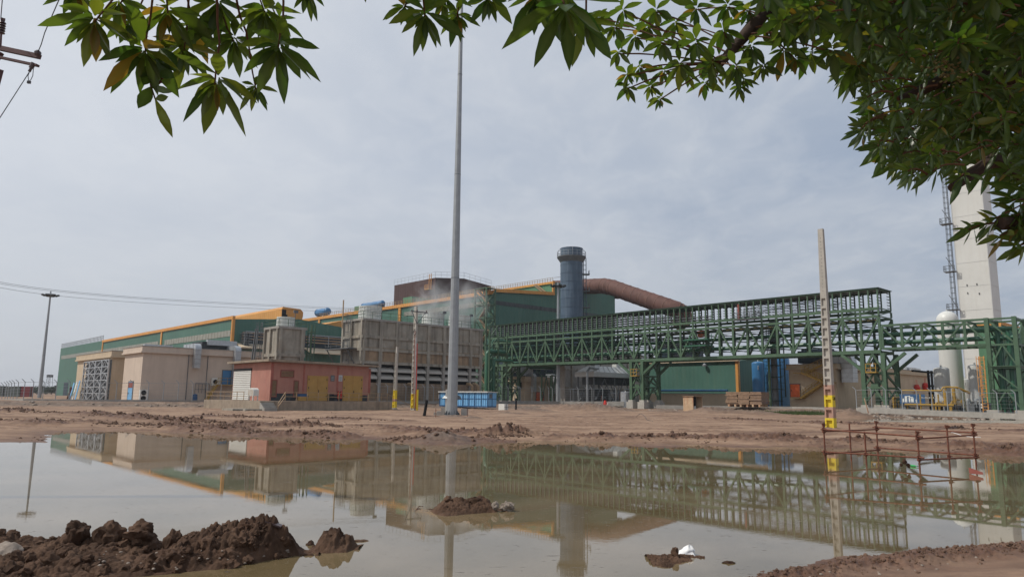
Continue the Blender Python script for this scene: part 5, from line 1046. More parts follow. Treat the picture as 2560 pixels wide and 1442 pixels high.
def pier(name, label, F, s0, s1, zt, zb, strut=True, t0=0, t1=None, cage=True, w=.6):
    t1 = WB if t1 is None else t1
    T = thing(name, label, 'pier', F.pt((s0 + s1) / 2, (t0 + t1) / 2, 0), 'green steel bridge piers')
    for s in (s0, s1):
        for t in (t0, t1):
            m = MB(); m.obox(F.pt(s - w / 2, t - w / 2, zb), A * w, B * .06, Z * (zt - zb)); m.obox(F.pt(s - w / 2, t + w / 2 - .06, zb), A * w, B * .06, Z * (zt - zb)); m.obox(F.pt(s - .14, t - w / 2 + .061, zb), A * .28, B * (w - .122), Z * (zt - zb)); part(T, 'leg', m, M['steelg'])
    m = MB(); H = zt - zb
    for t in (t0 - .02, t1 + .02):
        lv = [0, .33, .62, 1.0]
        for k in (1, 2): m.beam(F.pt(s0, t, zb + H * lv[k]), F.pt(s1, t, zb + H * lv[k]), .28)
        c = (s0 + s1) / 2
        for k in range(3):
            za, zc = zb + H * lv[k] + .1, zb + H * lv[k + 1] - .1
            if k == 0: m.beam(F.pt(s0, t, za), F.pt(c, t, zc), .27); m.beam(F.pt(s1, t, za), F.pt(c, t, zc), .27)
            else: m.beam(F.pt(s0, t, za), F.pt(c, t, zc), .27); m.beam(F.pt(s1, t, za), F.pt(c, t, zc), .27)
    m.obox(F.pt((s0 + s1) / 2 - .5, t0 - .1, zb + H * .27), A * 1.0, B * .08, Z * 1.0)
    for s in (s0, s1):
        m.beam(F.pt(s, t0, zb + .3), F.pt(s, t1, zb + H * .33), .22); m.beam(F.pt(s, t1, zb + H * .33), F.pt(s, t0, zb + H * .62), .22); m.beam(F.pt(s, t0, zb + H * .62), F.pt(s, t1, zt - .2), .22)
        for k in (.33, .62): m.beam(F.pt(s, t0, zb + H * k), F.pt(s, t1, zb + H * k), .22)
    part(T, 'bracing', m, M['steelg'])
    if strut:
        for t in (t0, t1):
            for s, d in ((s0, -1), (s1, 1)): m = MB(); m.beam(F.pt(s, t, zb + H * .66), F.pt(s + d * 3.0, t, zt - .1), .42); part(T, 'knee_strut', m, M['steelg'])
    if cage:
        m = MB(); z = zb + H * .63; c = (s0 + s1) / 2
        for k in (0, .6, 1.2): 
            for q in ((-.7, -1.1, .7, -1.1), (-.7, -1.1, -.7, -.2), (.7, -1.1, .7, -.2)): m.beam(F.pt(c + q[0], t0 + q[1], z + k), F.pt(c + q[2], t0 + q[3], z + k), .09)
        for x in (-.7, 0, .7): m.beam(F.pt(c + x, t0 - 1.1, z), F.pt(c + x, t0 - 1.1, z + 1.25), .08)
        m.box(F, c - .75, c + .75, t0 - 1.15, t0 - .1, z - .12, z - .02); part(T, 'access_cage', m, M['yelpipe'])
    for s in (s0, s1):
        for t in (t0, t1): m = MB(); g = min(0, 0) - .4; m.box(F, s - .75, s + .75, t - .75, t + .75, g, zb - .35); m.box(F, s - .5, s + .5, t - .5, t + .5, zb - .349, zb); part(T, 'concrete_footing', m, M['concp'])
    return T
s0 = RP.sz(1607, 950)[0]; s1 = RP.sz(1579, 950)[0]
pier('bridge_pier', 'green lattice pier with yellow cage under the middle of the pipe bridge', RP, s0, s1, zTB - .24, 1.7)
s0 = RP.sz(2212, 950)[0] + .0; s1 = RP.sz(2160, 950)[0]
pier('bridge_pier', 'green lattice pier where the long and the low bridge meet, right of the concrete post', RP, s0, s1, zTB - .24, 1.4)
s0 = RP.sz(1257, 950)[0]; s1 = RP.sz(1238, 950)[0]
pier('bridge_pier', 'dark green pier at the left end of the pipe bridge beside the blue cabin', RP, s0, s1, zTB - .24, 1.2, cage=False)
def bridge2():
    sE = RP.sz(2471, 860)[0]; n = 5; pl = -(sE) / n; zt = RP.sz(2213, 811)[1]; zb = RP.sz(2213, 874)[1]
    T = thing('low_pipe_bridge', 'lower green truss bridge with two pipes running from the right pier to the end tower', 'pipe bridge', RP.pt(sE / 2, 0, YZ))
    def bx(m, a_, b_, *r): m.box(RP, min(a_, b_), max(a_, b_), *r)
    m = MB(); s00 = -.3
    for t in (0, WB):
        for z in (zb, zt - .3): bx(m, s00, sE, t - .15, t + .15, z, z + .3)
    part(T, 'chord_beams', m, M['steelg']); m = MB()
    for i in range(n + 1):
        s = s00 - (pl * i) * .98
        for t in (0, WB): bx(m, s - .17, s + .17, t - .12, t + .12, zb + .3, zt - .3)
        bx(m, s - .1, s + .1, .15, WB - .15, zb + .05, zb + .25); bx(m, s - .1, s + .1, .15, WB - .15, zt - .25, zt - .05)
        if i < n:
            for t in (-.04, WB + .04): za, zc = (zt - .3, zb + .35) if i % 2 == 0 else (zb + .35, zt - .3); m.beam(RP.pt(s, t, za), RP.pt(s - pl * .98, t, zc), .2)
    part(T, 'truss_web', m, M['steelg'])
    for t, f, r in ((1.0, .62, .27), (1.3, .3, .3), (2.6, .3, .25), (2.8, .6, .2)): m = MB(); z = zb + (zt - zb) * f; m.tube([RP.pt(.5, t, z), RP.pt(sE - 3, t, z)], r, 10); part(T, 'pipe', m, M['pipeg'], smooth=True)
    # end tower
    s1 = sE; s0 = RP.sz(2540, 850)[0]; ztw = RP.sz(2540, 790)[1]; E = thing('end_tower', 'green steel tower with orange ladder at the right edge where the low bridge ends', 'tower', RP.pt((s0 + s1) / 2, 0, YZ)); D = 4.5
    zf = 1.0
    for s in (s0, s1):
        for t in (0, D): m = MB(); m.obox(RP.pt(s - .25, t - .25, zf), A * .5, B * .07, Z * (ztw - zf)); m.obox(RP.pt(s - .25, t + .18, zf), A * .5, B * .07, Z * (ztw - zf)); m.obox(RP.pt(s - .05, t - .18, zf), A * .1, B * .36, Z * (ztw - zf)); part(E, 'leg', m, M['steelg']); m = MB(); m.box(RP, s - .7, s + .7, t - .7, t + .7, -.4, zf); part(E, 'concrete_footing', m, M['concp'])
    m = MB(); lv = [RP.sz(2480, y)[1] for y in (975, 919, 862)]; lv = [zf] + lv + [ztw - .2]; corners = [(s0, 0), (s1, 0), (s1, D), (s0, D)]
    for k in range(4):
        (a_, b_), (c, d) = corners[k], corners[(k + 1) % 4]
        for j in range(1, 5): m.beam(RP.pt(a_, b_, lv[j]), RP.pt(c, d, lv[j]), .25)
        for j in range(4):
            if j == 1 or j == 3: m.beam(RP.pt(a_, b_, lv[j] if k % 2 == 0 else lv[j + 1]), RP.pt(c, d, lv[j + 1] if k % 2 == 0 else lv[j]), .18)
            else: mx = RP.pt((a_ + c) / 2, (b_ + d) / 2, lv[j + 1]); m.beam(RP.pt(a_, b_, lv[j]), mx, .18); m.beam(RP.pt(c, d, lv[j]), mx, .18)
    m.box(RP, s0 - .3, s1 + .3, -.3, D, lv[2] + .13, lv[2] + .23); part(E, 'bracing', m, M['steelg'])
    m = MB()
    for t, r in ((1.2, .3), (2.4, .25)):
        for ss in (s0 + 1.0, s0 + 2.2): z = lv[4] - 1.2; m.tube([RP.pt(s1, t, z), RP.pt(ss + .7, t, z), RP.pt(ss + .2, t, z - .2), RP.pt(ss, t, z - .8), RP.pt(ss, t, zf)], r, 10)
    part(E, 'pipe', m, M['pipeg'], smooth=True)
    m = MB(); ladder(m, RP.pt(s1 + .8, -.6, .6), lv[2] - .6 + 1.5, A, -B, .05, .6); part(E, 'ladder', m, M['orange'])
    # corrugated building behind the tower
    F = Fr(2503, 106, 850); zt = F.tz(2503, 806)[1]; Q = thing('corrugated_building', 'pale green corrugated building with orange corner trim behind the end tower', 'building', F.pt(0, 0, YZ)); m = MB()
    n = 60; tw = 14
    for i in range(n): t = tw * i / n; m.box(F, 0 if i % 2 else -.12, 3, t, t + tw / n - .002, -.2, zt - .4)
    part(Q, 'wall', m, M['greenl']); m = MB(); m.box(F, -.2, 3.1, -.2, tw, zt - .4 + .002, zt + .1); m.box(F, -.2, .35, -.35, -.01, 3, zt - .4); part(Q, 'trim', m, M['orange'])
bridge2()
# ================================================================ air separation tower and tanks
def coldbox():
    F = Fr(2484, 150, 790); zt = F.sz(2436, 400)[1]; sw = F.sz(2401, 790)[0]; tw = F.tz(2504, 790)[0]
    T = thing('white_tower', 'very tall square white tower with a caged ladder, behind the low bridge', 'tower', F.pt(0, 0, YZ)); m = MB(); m.box(F, 0, sw, 0, tw, -.3, zt); part(T, 'wall', m, M['white'])
    m = MB(); z = 6
    while z < zt: m.box(F, -.03, sw + .03, -.03, tw + .03, z, z + .07); z += 5.2
    for s in (-.04, sw - .1): m.box(F, s, s + .14, -.05, -.001, 0, zt)
    part(T, 'panel_joints', m, M['greyt'])
    m = MB(); ladder(m, F.pt(sw + .55, -.2, .6), zt - 2, -B, A, .055, .8, True, .5); part(T, 'ladder', m, M['galvd'])
    for py in (560, 680, 775):
        s, z = F.sz(2372, py); m = MB(); m.box(F, sw, sw + 2.2, -1.2, .6, z - .15, z); railing(m, F.pt(sw + 2.2, -1.2, z), F.pt(sw + 2.2, .6, z), 1.2, 2, .05); railing(m, F.pt(sw, -1.2, z), F.pt(sw + 2.2, -1.2, z), 1.2, 2, .05); m.beam(F.pt(sw, -1, z + .1), F.pt(sw + 1.6, -1, z + 3.2), .12); part(T, 'landing', m, M['galvd'])
    m = MB()
    for s, z in ((sw * .7, F.sz(2420, 715)[1]), (sw * .4, F.sz(2430, 714)[1]), (sw * .7, F.sz(2420, 735)[1]), (sw * .35, F.sz(2437, 737)[1])): m.box(F, s, s + .15, -.12, -.001, z, z + .4)
    part(T, 'lifting_lugs', m, M['dark'])
coldbox()
def vtank(name, label, pxl, pxr, ptop, Y, mm, zb=.8, dome=.5, legs=0, group='storage tanks of the gas yard', pyr=950, cat='tank'):
    a_, b_ = at(pxl, pyr, Y), at(pxr, pyr, Y); c = (a_ + b_) / 2; P = Vector((c.x, c.y, zb)); r = abs((b_ - a_).x) / 2 * math.cos(math.atan(c.x / c.y)) * .99
    ztp = zat((pxl + pxr) / 2, ptop, P) - zb; hd = r * dome; lo = 1.0 if legs else 0
    T = thing(name, label, cat, P, group); m = MB(); prof = [(.001, lo - .25 * r)] if legs else [(r, -1)]
    if legs: prof += [(r * .6, lo - .2 * r), (r, lo)]
    n = 5; prof += [(r, lo + (ztp - hd - lo) * i / n) for i in range(1 if legs else 0, n + 1)]
    prof += [(r * math.cos(t), ztp - hd + hd * math.sin(t)) for t in [math.pi / 2 * k / 7 for k in range(1, 7)]] + [(.001, ztp)]
    m.lathe(P, prof, 32); part(T, 'vessel', m, M[mm], smooth=True)
    for k in range(legs): a = 2 * math.pi * (k + .5) / legs; d = Vector((math.cos(a), math.sin(a), 0)); m = MB(); m.beam(P + d * r * .85 - Z * .5, P + d * r * .85 + Z * (lo + .4), .25); part(T, 'leg', m, M['greyt'])
    m = MB(); d = -Vector((P.x, P.y, 0)).normalized(); m.tube([P + d * r * .5 + Z * (ztp - .35), P + d * r * 1.02 + Z * (ztp - hd - .5), P + d * r * 1.02 + Z * (ztp - hd - 1.2)], .06, 6); m.tube([P + Z * (ztp - .05), P + Z * (ztp + .25)], .12, 8); part(T, 'fitting', m, M['greyt'])
    return P, r, ztp
vtank('storage_tank', 'tallest white domed tank, standing left of the white tower', 2347, 2406, 777, 116, 'whitet', .5, .95, pyr=900)
vtank('storage_tank', 'short grey domed tank with a rounded top in front of the tallest white tank', 2334, 2375.5, 917, 104, 'greyt', 1.0, .35)
vtank('storage_tank', 'short grey domed tank on legs right of the tallest white tank', 2421, 2458, 911, 101, 'greyt', 1.0, .3, legs=4)
vtank('storage_tank', 'white tank mostly hidden behind the end tower', 2461, 2496, 905, 124, 'whitet', .5, .4)
vtank('storage_tank', 'small pale tank low between the tall white tank and the grey one on legs', 2400, 2424, 946, 128, 'greyt', .5, .3)
vtank('storage_tank', 'white tank seen through the frame of the end tower', 2508, 2545, 920, 112, 'whitet', .5, .4)
vtank('blue_tank', 'slim blue domed tank beside the low green building', 1880, 1913, 903, 134, 'bluet', .6, .35, group='blue tanks by the ladder column')
vtank('blue_tank', 'wide blue tank behind the ladder column', 1909, 1976, 892, 136, 'bluet', .5, .2, group='blue tanks by the ladder column')
vtank('process_vessel', 'small grey cylindrical vessel on the ground beside the middle bridge pier', 1551, 1577, 979, 142, 'duct', .3, .08, pyr=995)
m = MB(); F = Fr(2476, 108, 950); zt = F.sz(2460, 928)[1]; m.box(F, 0, F.sz(2455, 950)[0], 0, 3, 0, zt); m.box(F, -.1, F.sz(2455, 950)[0] + .1, -.1, 3.1, zt, zt + .15)
single('yellow_enclosure', 'ochre yellow equipment enclosure between the grey tank and the orange ladder', 'enclosure', m, M['yelpipe'], F.pt(0, 0, 0))
# round column with hoops and ladders
def column():
    Y = 124; a_, b_ = at(1928.5, 950, Y), at(1945, 950, Y); c = (a_ + b_) / 2; P = Vector((c.x, c.y, .3)); r = (b_ - a_).x / 2 * .95; h = zat(1936, 800, P) - .3
    T = thing('ladder_column', 'round grey column with hoops and a caged ladder rising into the pipe bridge', 'column', P); m = MB(); m.lathe(P, [(r, -.6), (r, h)], 20); part(T, 'shaft', m, M['galvd'], smooth=True)
    m = MB(); z = 1.5
    while z < h: m.lathe(P + Z * z, [(r, 0), (r + .75, 0), (r + .75, .09), (r, .09)], 14); z += 2.0
    part(T, 'hoops', m, M['steelg2'])
    for k, o in enumerate((Vector((-1, -.2, 0)).normalized(), Vector((1, -.2, 0)).normalized())): m = MB(); ladder(m, P + o * (r + .45), h, Vector((0, 1, 0)) if 0 else Vector((-o.y, o.x, 0)), o, .045, .6); part(T, 'ladder', m, M['steelg2'])
    m = MB(); p = at(1924, 950, Y - 1.5); p.z = .3; m.beam(p, p + Z * (zTB - .5), .35); part(T, 'steel_post', m, M['steelg'])
column()
# ================================================================ machinery and buildings seen under and behind the bridge
def block(name, label, px, Y, pxl, pxr, ptop, mm, cat, zb=-.2, extra=None):
    F = Fr(px, Y, 930); zt = F.sz(px, ptop)[1]; m = MB(); m.box(F, 0, F.sz(pxl, 930)[0], 0, F.tz(pxr, 930)[0], zb, zt); T = thing(name, label, cat, F.pt(0, 0, YZ)); part(T, 'wall', m, M[mm])
    return F, T, zt
F, T, zt = block('concrete_block_building', 'grey concrete building behind the bridge, left of the white roofed cooler', 1412, 158, 1396, 1600, 862, 'concg', 'building')
m = MB()
for k in range(7): t = 2 + k * 5; m.box(F, -.3, -.003, t, t + .5, 0, zt - .3)
for z in (4, 8, 12): m.box(F, -.2, -.003, 0, 36, z, z + .3)
part(T, 'concrete_frame', m, M['conc'])
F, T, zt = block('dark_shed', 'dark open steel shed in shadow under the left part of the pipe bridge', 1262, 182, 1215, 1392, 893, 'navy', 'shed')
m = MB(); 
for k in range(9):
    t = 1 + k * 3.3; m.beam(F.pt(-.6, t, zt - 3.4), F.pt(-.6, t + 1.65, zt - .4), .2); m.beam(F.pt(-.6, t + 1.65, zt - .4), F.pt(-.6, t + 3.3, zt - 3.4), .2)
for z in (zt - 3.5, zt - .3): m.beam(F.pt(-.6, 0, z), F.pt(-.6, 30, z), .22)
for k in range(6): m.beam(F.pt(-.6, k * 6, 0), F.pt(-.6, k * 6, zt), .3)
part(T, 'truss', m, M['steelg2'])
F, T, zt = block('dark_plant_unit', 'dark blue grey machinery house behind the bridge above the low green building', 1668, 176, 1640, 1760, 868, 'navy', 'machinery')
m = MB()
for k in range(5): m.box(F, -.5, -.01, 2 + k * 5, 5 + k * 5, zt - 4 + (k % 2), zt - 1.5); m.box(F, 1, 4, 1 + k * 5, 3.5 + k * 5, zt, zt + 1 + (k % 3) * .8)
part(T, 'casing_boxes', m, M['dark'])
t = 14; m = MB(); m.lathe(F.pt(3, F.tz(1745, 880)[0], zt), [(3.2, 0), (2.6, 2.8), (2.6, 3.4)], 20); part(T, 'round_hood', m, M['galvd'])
P = at(1512, 905, 168); m = MB(); c = [P + Vector((math.cos(k / 8 * math.pi), 0, math.sin(k / 8 * math.pi))) * 0 for k in range(2)]
n = 10; pr = [P + B * (-3.8 * math.cos(math.pi * i / n)) + Z * (2.8 * math.sin(math.pi * i / n) - 1.2) for i in range(n + 1)]; m.prism(pr, A * 4); single('red_hood', 'dark red curved hood above the white roofed cooler', 'hood', m, M['redd'], P - Z * 1.2)
# white roofed air cooler
def cooler():
    F = Fr(1486, 150, 930); F = Fr(1484, 150, 930); zf = F.tz(1484, 929)[1]; zb = F.tz(1484, 941)[1]; ztp = F.tz(1500, 914)[1]; tw = F.tz(1590, 935)[0]; d = 5
    T = thing('air_cooler', 'air cooler with a pale trapezoid roof on steel legs left of the middle bridge pier', 'cooler', F.pt(0, 0, YZ))
    m = MB(); m.prism([F.pt(0, 0, zf), F.pt(d, 0, zf), F.pt(d - 1.5, 1.5, ztp), F.pt(1.2, 1.5, ztp)], B * .001); m = MB()
    lo = [F.pt(0, 0, zf), F.pt(0, tw, zf), F.pt(d, tw, zf), F.pt(d, 0, zf)]; hi = [F.pt(1.3, 2, ztp), F.pt(1.3, tw - 2, ztp), F.pt(d - 1.3, tw - 2, ztp), F.pt(d - 1.3, 2, ztp)]
    m.add(lo + hi, [(0, 1, 5, 4), (1, 2, 6, 5), (2, 3, 7, 6), (3, 0, 4, 7), (4, 5, 6, 7), (3, 2, 1, 0)]); part(T, 'roof', m, M['white'])
    m = MB(); m.box(F, -.1, d + .1, -.1, tw + .1, zb, zf - .002); part(T, 'fascia', m, M['greyt'])
    m = MB()
    for k in range(1, 8): t = tw * k / 8; m.beam(F.pt(-.02, t, zf + .02), F.pt(1.25, 2 + (tw - 4) * k / 8, ztp + .03), .12)
    for k in (.25, .75): m.box(F, 2, 3.2, tw * k - .8, tw * k + .8, ztp, ztp + 1.3)
    part(T, 'roof_ribs', m, M['greyt'])
    m = MB()
    for s in (.3, d - .3):
        for k in range(3): t = .4 + (tw - .8) * k / 2; m.beam(F.pt(s, t, 0), F.pt(s, t, zb), .25)
        for k in range(2): t = .4 + (tw - .8) * k / 2; t2 = t + (tw - .8) / 2; m.beam(F.pt(s, t, .5), F.pt(s, (t + t2) / 2, zb - .3), .14); m.beam(F.pt(s, t2, .5), F.pt(s, (t + t2) / 2, zb - .3), .14)
    part(T, 'legs', m, M['galvd'])
    m = MB(); m.box(F, 1, d - 1, 1, tw - 1, zb - 1.6, zb - .01); m.box(F, 1.5, d - 1, 2, tw * .5, .4, zb * .6); part(T, 'fan_housing', m, M['dark'])
    m = MB()
    for k in range(6): z = .5 + .28 * k; m.tube([F.pt(-1, tw * .45, z), F.pt(-1, tw * .95, z)], .09, 6)
    for t in (tw * .6, tw * .72, tw * .95): m.tube([F.pt(-1, t, -.2), F.pt(-1, t, 3.4), F.pt(-1, t + .4, 3.9), F.pt(-1, t + 2.4, 3.9)], .13, 6)
    m.tube([F.pt(-1.4, tw * .75, .3), F.pt(-1.4, tw * .75, 5), F.pt(-1.4, tw * .8, 5.7), F.pt(-1.4, tw * 1.05, 5.8)], .22, 8)
    m.tube([F.pt(.2, -1.8, .3), F.pt(.2, -1.8, 7.4), F.pt(.2, -1.0, 8.1), F.pt(.2, 1.6, 8.1)], .26, 8)
    part(T, 'piping', m, M['galv'], smooth=True)
cooler()
# big green gas main with elbow
m = MB(); pts = [at(1262, 912, 172), at(1290, 913, 172), at(1360, 913, 170), at(1428, 915, 168), at(1438, 919, 168), at(1442, 928, 168), at(1442, 960, 168), at(1442, 1000, 168)]
pts[-1].z = .6
T = thing('green_gas_main', 'thick green gas main turning down at an elbow, under the pipe bridge', 'pipe', pts[-1]); m.tube(pts, .95, 16); part(T, 'pipe', m, M['pipeg'], smooth=True)
m = MB(); F = Fr(1425, 165, 950); 
for s in (0, 3.2):
    for t in (-6, -3, 0): m.beam(F.pt(s, t, .3), F.pt(s, t, 7.0), .28)
    for t in (-6, -3):
        m.beam(F.pt(s, t, .5), F.pt(s, t + 1.5, 6.8), .16); m.beam(F.pt(s, t + 3, .5), F.pt(s, t + 1.5, 6.8), .16); m.beam(F.pt(s, t, 6.9), F.pt(s, t + 3, 6.9), .2)
part(T, 'support_trestle', m, M['steelg'])
# left riser pipes by the big cooling tower
m = MB(); T = None
P0 = at(1216, 950, 150); P0.z = .6; T = thing('riser_pipes', 'cluster of thick green riser pipes between the large cooling tower and the bridge', 'pipes', P0)
for k, (px, r, top, Y) in enumerate(((1217, .48, 878, 150), (1224, .36, 884, 152), (1233, .32, 900, 150), (1229, .22, 850, 154))):
    m = MB(); a_ = at(px, 1000, Y); a_.z = .4; z = zat(px, top, a_); q = Vector((a_.x, a_.y, z)); m.tube([a_, q - Z * r * 1.2, q - Z * .3 + B * .2 * r, q + B * r * 1.3, q + B * (r + 5)], r, 12); part(T, 'pipe', m, M['pipeg'], smooth=True)
m = MB()
for k in range(6): q = P0 + Z * (2 + k * 2.4); m.beam(q - A * 1, q + B * 5, .2); m.beam(q + B * 1.0, q + B * 3.0 + Z * 2.4, .14)
for k in (0, 2.5, 5): m.beam(P0 + B * k - A * .8 - Z * .3, P0 + B * k - A * .8 + Z * 15, .25)
part(T, 'pipe_support', m, M['steelg'])
# process clutter: skids with pipes, valves and boxes
def skid(label, px, py, Y, w, seed, mats, h=2.2, n=10, group='process skids in the yard'):
    rr = random.Random(seed); P = at(px, py, Y); P.z = YZ; T = thing('process_skid', label, 'skid', P, group)
    m = MB()
    for i in range(n):
        x = rr.uniform(-w / 2, w / 2); hh = rr.uniform(.6, h); y = rr.uniform(-1, 1)
        q = P + B * x + A * y; x2 = rr.uniform(.6, 2.5); m.tube([q - Z * .5, q + Z * hh, q + Z * (hh + .15) + B * .15, q + Z * (hh + .15) + B * x2], rr.uniform(.06, .14), 6)
    part(T, 'piping', m, M[mats[0]])
    m = MB()
    for i in range(n): q = P + B * rr.uniform(-w / 2, w / 2) + A * rr.uniform(-1.2, 1.2) - Z * .5; sx = rr.uniform(.3, 1.1); m.obox(q, B * sx, A * rr.uniform(.3, .9), Z * rr.uniform(.8, 1.8))
    part(T, 'equipment', m, M[mats[1]])
    m = MB()
    for i in range(max(2, n // 3)): q = P + B * rr.uniform(-w / 2, w / 2) - A * 1.3; m.beam(q - Z * .4, q + Z * rr.uniform(1.2, h * 1.3), .08); m.lathe(q + Z * rr.uniform(.8, 1.5), [(.22, 0), (.22, .06)], 10)
    part(T, 'valves', m, M[mats[2]])
skid('grey and brown pipe skid left of the white roofed cooler', 1465, 990, 158, 9, 3, ('galv', 'galvd', 'steelg'), 3.5, 14)
skid('rusty pipe skid below the white roofed cooler', 1520, 990, 153, 9, 5, ('galv', 'dark', 'rustp'), 3, 14)
skid('pipework and gauges below the grey tank on legs', 2435, 1000, 100, 7, 8, ('galv', 'galvd', 'galvd'), 1.6, 12)
skid('pipework below the short grey tank with the rounded top', 2372, 1000, 100, 6, 9, ('yelpipe', 'dark', 'galvd'), 1.6, 12)
skid('grey pump skid right of the right bridge pier', 2262, 1000, 104, 4, 11, ('yelpipe', 'galvd', 'galvd'), 1.8, 8)
skid('grey cabinets right of the small beige block', 1405, 990, 170, 7, 14, ('galv', 'galvd', 'bluecab'), 4, 12)
skid('pipework inside the foot of the end tower', 2515, 1000, 98, 5, 15, ('pipeg', 'dark', 'yelpipe'), 3.2, 12)
# yellow gas line on the right
m = MB(); z1 = zat(2400, 977, at(2400, 977, 97)); a_ = at(2255, 980, 99); b_ = at(2392, 978, 96)
a_.z = b_.z = z1; T = thing('yellow_pipeline', 'yellow gas pipeline with drops running in front of the grey tanks', 'pipe', Vector((a_.x, a_.y, YZ)))
pts = [a_, a_.lerp(b_, .5), a_.lerp(b_, .72) + Z * 0, a_.lerp(b_, .76) + Z * .45, a_.lerp(b_, .84) + Z * .5, b_ + Z * .45]; m.tube(pts, .12, 8); c = at(2424, 982, 96); m.tube([b_ + Z * .45, c], .16, 8); part(T, 'pipe', m, M['yelpipe'], smooth=True)
m = MB()
for k, px in enumerate((2362, 2384)): q = at(px, 980, 96); q.z = z1 + .3; q2 = q.copy(); q2.z = zat(px, 1010, q); m.tube([q, q2], .22, 8)
lo = at(2262, 1011, 97); hi = at(2384, 1013, 95); m.tube([lo, hi], .17, 8); 
for px in (2330, 2345, 2300): q = at(px, 985, 97); m.tube([q, Vector((q.x, q.y, YZ))], .1, 6)
part(T, 'drop_pipes', m, M['yelpipe'], smooth=True)
# blue banner with white drawing behind the right fence
F = Fr(2313, 100, 1000); s1 = F.sz(2250, 1000)[0]; zt = F.sz(2313, 985)[1]; zb = F.sz(2313, 1009)[1]; P = F.pt(0, 0, zb); T = thing('blue_banner', 'dark blue banner with a white drawing and small lettering on the right fence', 'banner', P); m = MB(); m.box(F, 0, s1, -.04, 0, zb, zt); part(T, 'sheet', m, M['blued']); m = MB(); s0, _ = F.sz(2278, 1000)
for k, (ds, dz, w, h) in enumerate(((.9, .2, .25, .5), (.5, .2, .3, .75), (.1, .2, .2, .9), (-.35, .2, .35, .6), (-.8, .15, .2, .45), (.3, .95, .5, .1), (-.3, .85, .6, .1))): m.box(F, s0 + ds, s0 + ds + w, -.06, -.041, zb + dz, zb + dz + h)
part(T, 'drawing', m, M['frp']); m = MB()
for k in range(7): m.box(F, s0 - 1.5 - k * .24, s0 - 1.36 - k * .24, -.06, -.041, zb + .78, zb + .78 + (.1 if k % 2 else .16))
part(T, 'lettering', m, M['greyt'])
# black steelwork
P = at(2322, 950, 112); P.z = YZ; T = thing('steel_gantry', 'black steel frame beside the short grey tank at the end of the beige building', 'frame', P); m = MB()
for x in (0, 1.5, 3): m.beam(P + B * x, P + B * x + Z * (6.2 - .6 * (x > 2)), .3)
for z in (2, 3.8, 5.9): m.beam(P - B * 6 if z > 5 else P, P + B * 3 + Z * 0, .01); m.beam(P + Z * z - (B * 7 if z > 5 else B * 0), P + Z * z + B * 3.3, .28)
part(T, 'steelwork', m, M['black'])
# ================================================================ high mast, lamp masts
def mast(name, label, P, h, r0, r1, n=12, big=False, box=None):
    T = thing(name, label, 'lamp mast', P); m = MB(); k = 8; m.lathe(P, [(r0 + (r1 - r0) * i / k - (.0 if i % 3 else .0), h * i / k) for i in range(k + 1)], n, .3); part(T, 'shaft', m, M['galv'])
    m = MB(); 
    for z in ((.262, .47, .68) if big else (.4,)): rr = r0 + (r1 - r0) * z; m.lathe(P + Z * h * z, [(rr, 0), (rr + .015, 0), (rr + .015, .05), (rr, .05)], n, .3)
    m.lathe(P + Z * (h - .9), [(r1, 0), (1.15 if not big else 1.6, .25), (1.15 if not big else 1.6, .4), (r1, .7), (.05, 1.3)], 12); part(T, 'head_ring', m, M['galvd'])
    for i in range(8):
        a = 2 * math.pi * i / 8 + .2; d = Vector((math.cos(a), math.sin(a), 0)); R = 1.25 if not big else 1.8; q = P + d * R + Z * (h - .8); t = Vector((-d.y, d.x, 0)); m = MB()
        m.prism([q - t * .35 - Z * .1, q - t * .35 + d * .55 + Z * .15, q - t * .35 + d * .5 + Z * .35, q - t * .35 - d * .1 + Z * .2], t * .7); part(T, 'floodlight', m, M['dark'])
    return T
P = gnd(1130, 1038, .02); T = mast('high_mast', 'very tall tapered grey steel mast standing on the mud in the foreground', P, 54, .56, .10, 12, True)
m = MB(); m.lathe(P - Z * .3, [(.85, 0), (.85, .36), (.6, .38)], 12); 
for i in range(12): a = 2 * math.pi * i / 12; q = P + Vector((math.cos(a), math.sin(a), 0)) * .7 + Z * .05; m.obox(q, Vector((.05, 0, 0)), Vector((0, .05, 0)), Z * .22); m.prism([P + Vector((math.cos(a), math.sin(a), 0)) * .55 + Z * .08, P + Vector((math.cos(a), math.sin(a), 0)) * .8 + Z * .08, P + Vector((math.cos(a), math.sin(a), 0)) * .55 + Z * .5], Vector((-math.sin(a), math.cos(a), 0)) * .02)
part(T, 'base_plate', m, M['galvd'])
m = MB(); q = P + Vector((-.72, .1, .02)); m.obox(q, Vector((.16, 0, 0)), Vector((0, .3, 0)), Z * 2.6); R = thing('white_post', 'white post with a small conical hood beside the tall mast', 'post', q); part(R, 'post', m, M['white']); m = MB(); m.lathe(q + Vector((0, .2, 1.7)), [(.42, 0), (.12, .28), (.02, .3)], 4, .6); part(R, 'hood', m, M['frp'])
m = MB(); q = P + Vector((.55, .35, 1.6)); m.lathe(q, [(.5, 0), (.2, .42), (.02, .45)], 4, .7); m.beam(q - Vector((.45, .0, 0)), q, .06); single('hood_cap', 'dark pointed hood fixed on the right side of the tall mast', 'hood', m, M['galvd'], q)
for k, (dx, dy, w, h, z) in enumerate(((-1.55, .1, .75, .42, 0), (-1.15, .15, .6, .4, .42), (.9, .2, .7, .7, 0), (-1.9, .3, .5, .3, 0))):
    q = P + Vector((dx, dy, z - .1)); m = MB(); m.obox(q, Vector((w, .1, 0)), Vector((0, .5, 0)), Z * (h + .1)); single('concrete_block', ('low pale concrete block left of the tall mast foot', 'upper concrete block stacked left of the tall mast', 'grey concrete block right of the tall mast foot', 'outermost small block left of the tall mast foot')[k], 'block', m, M['concp'], q, 'blocks round the tall mast')
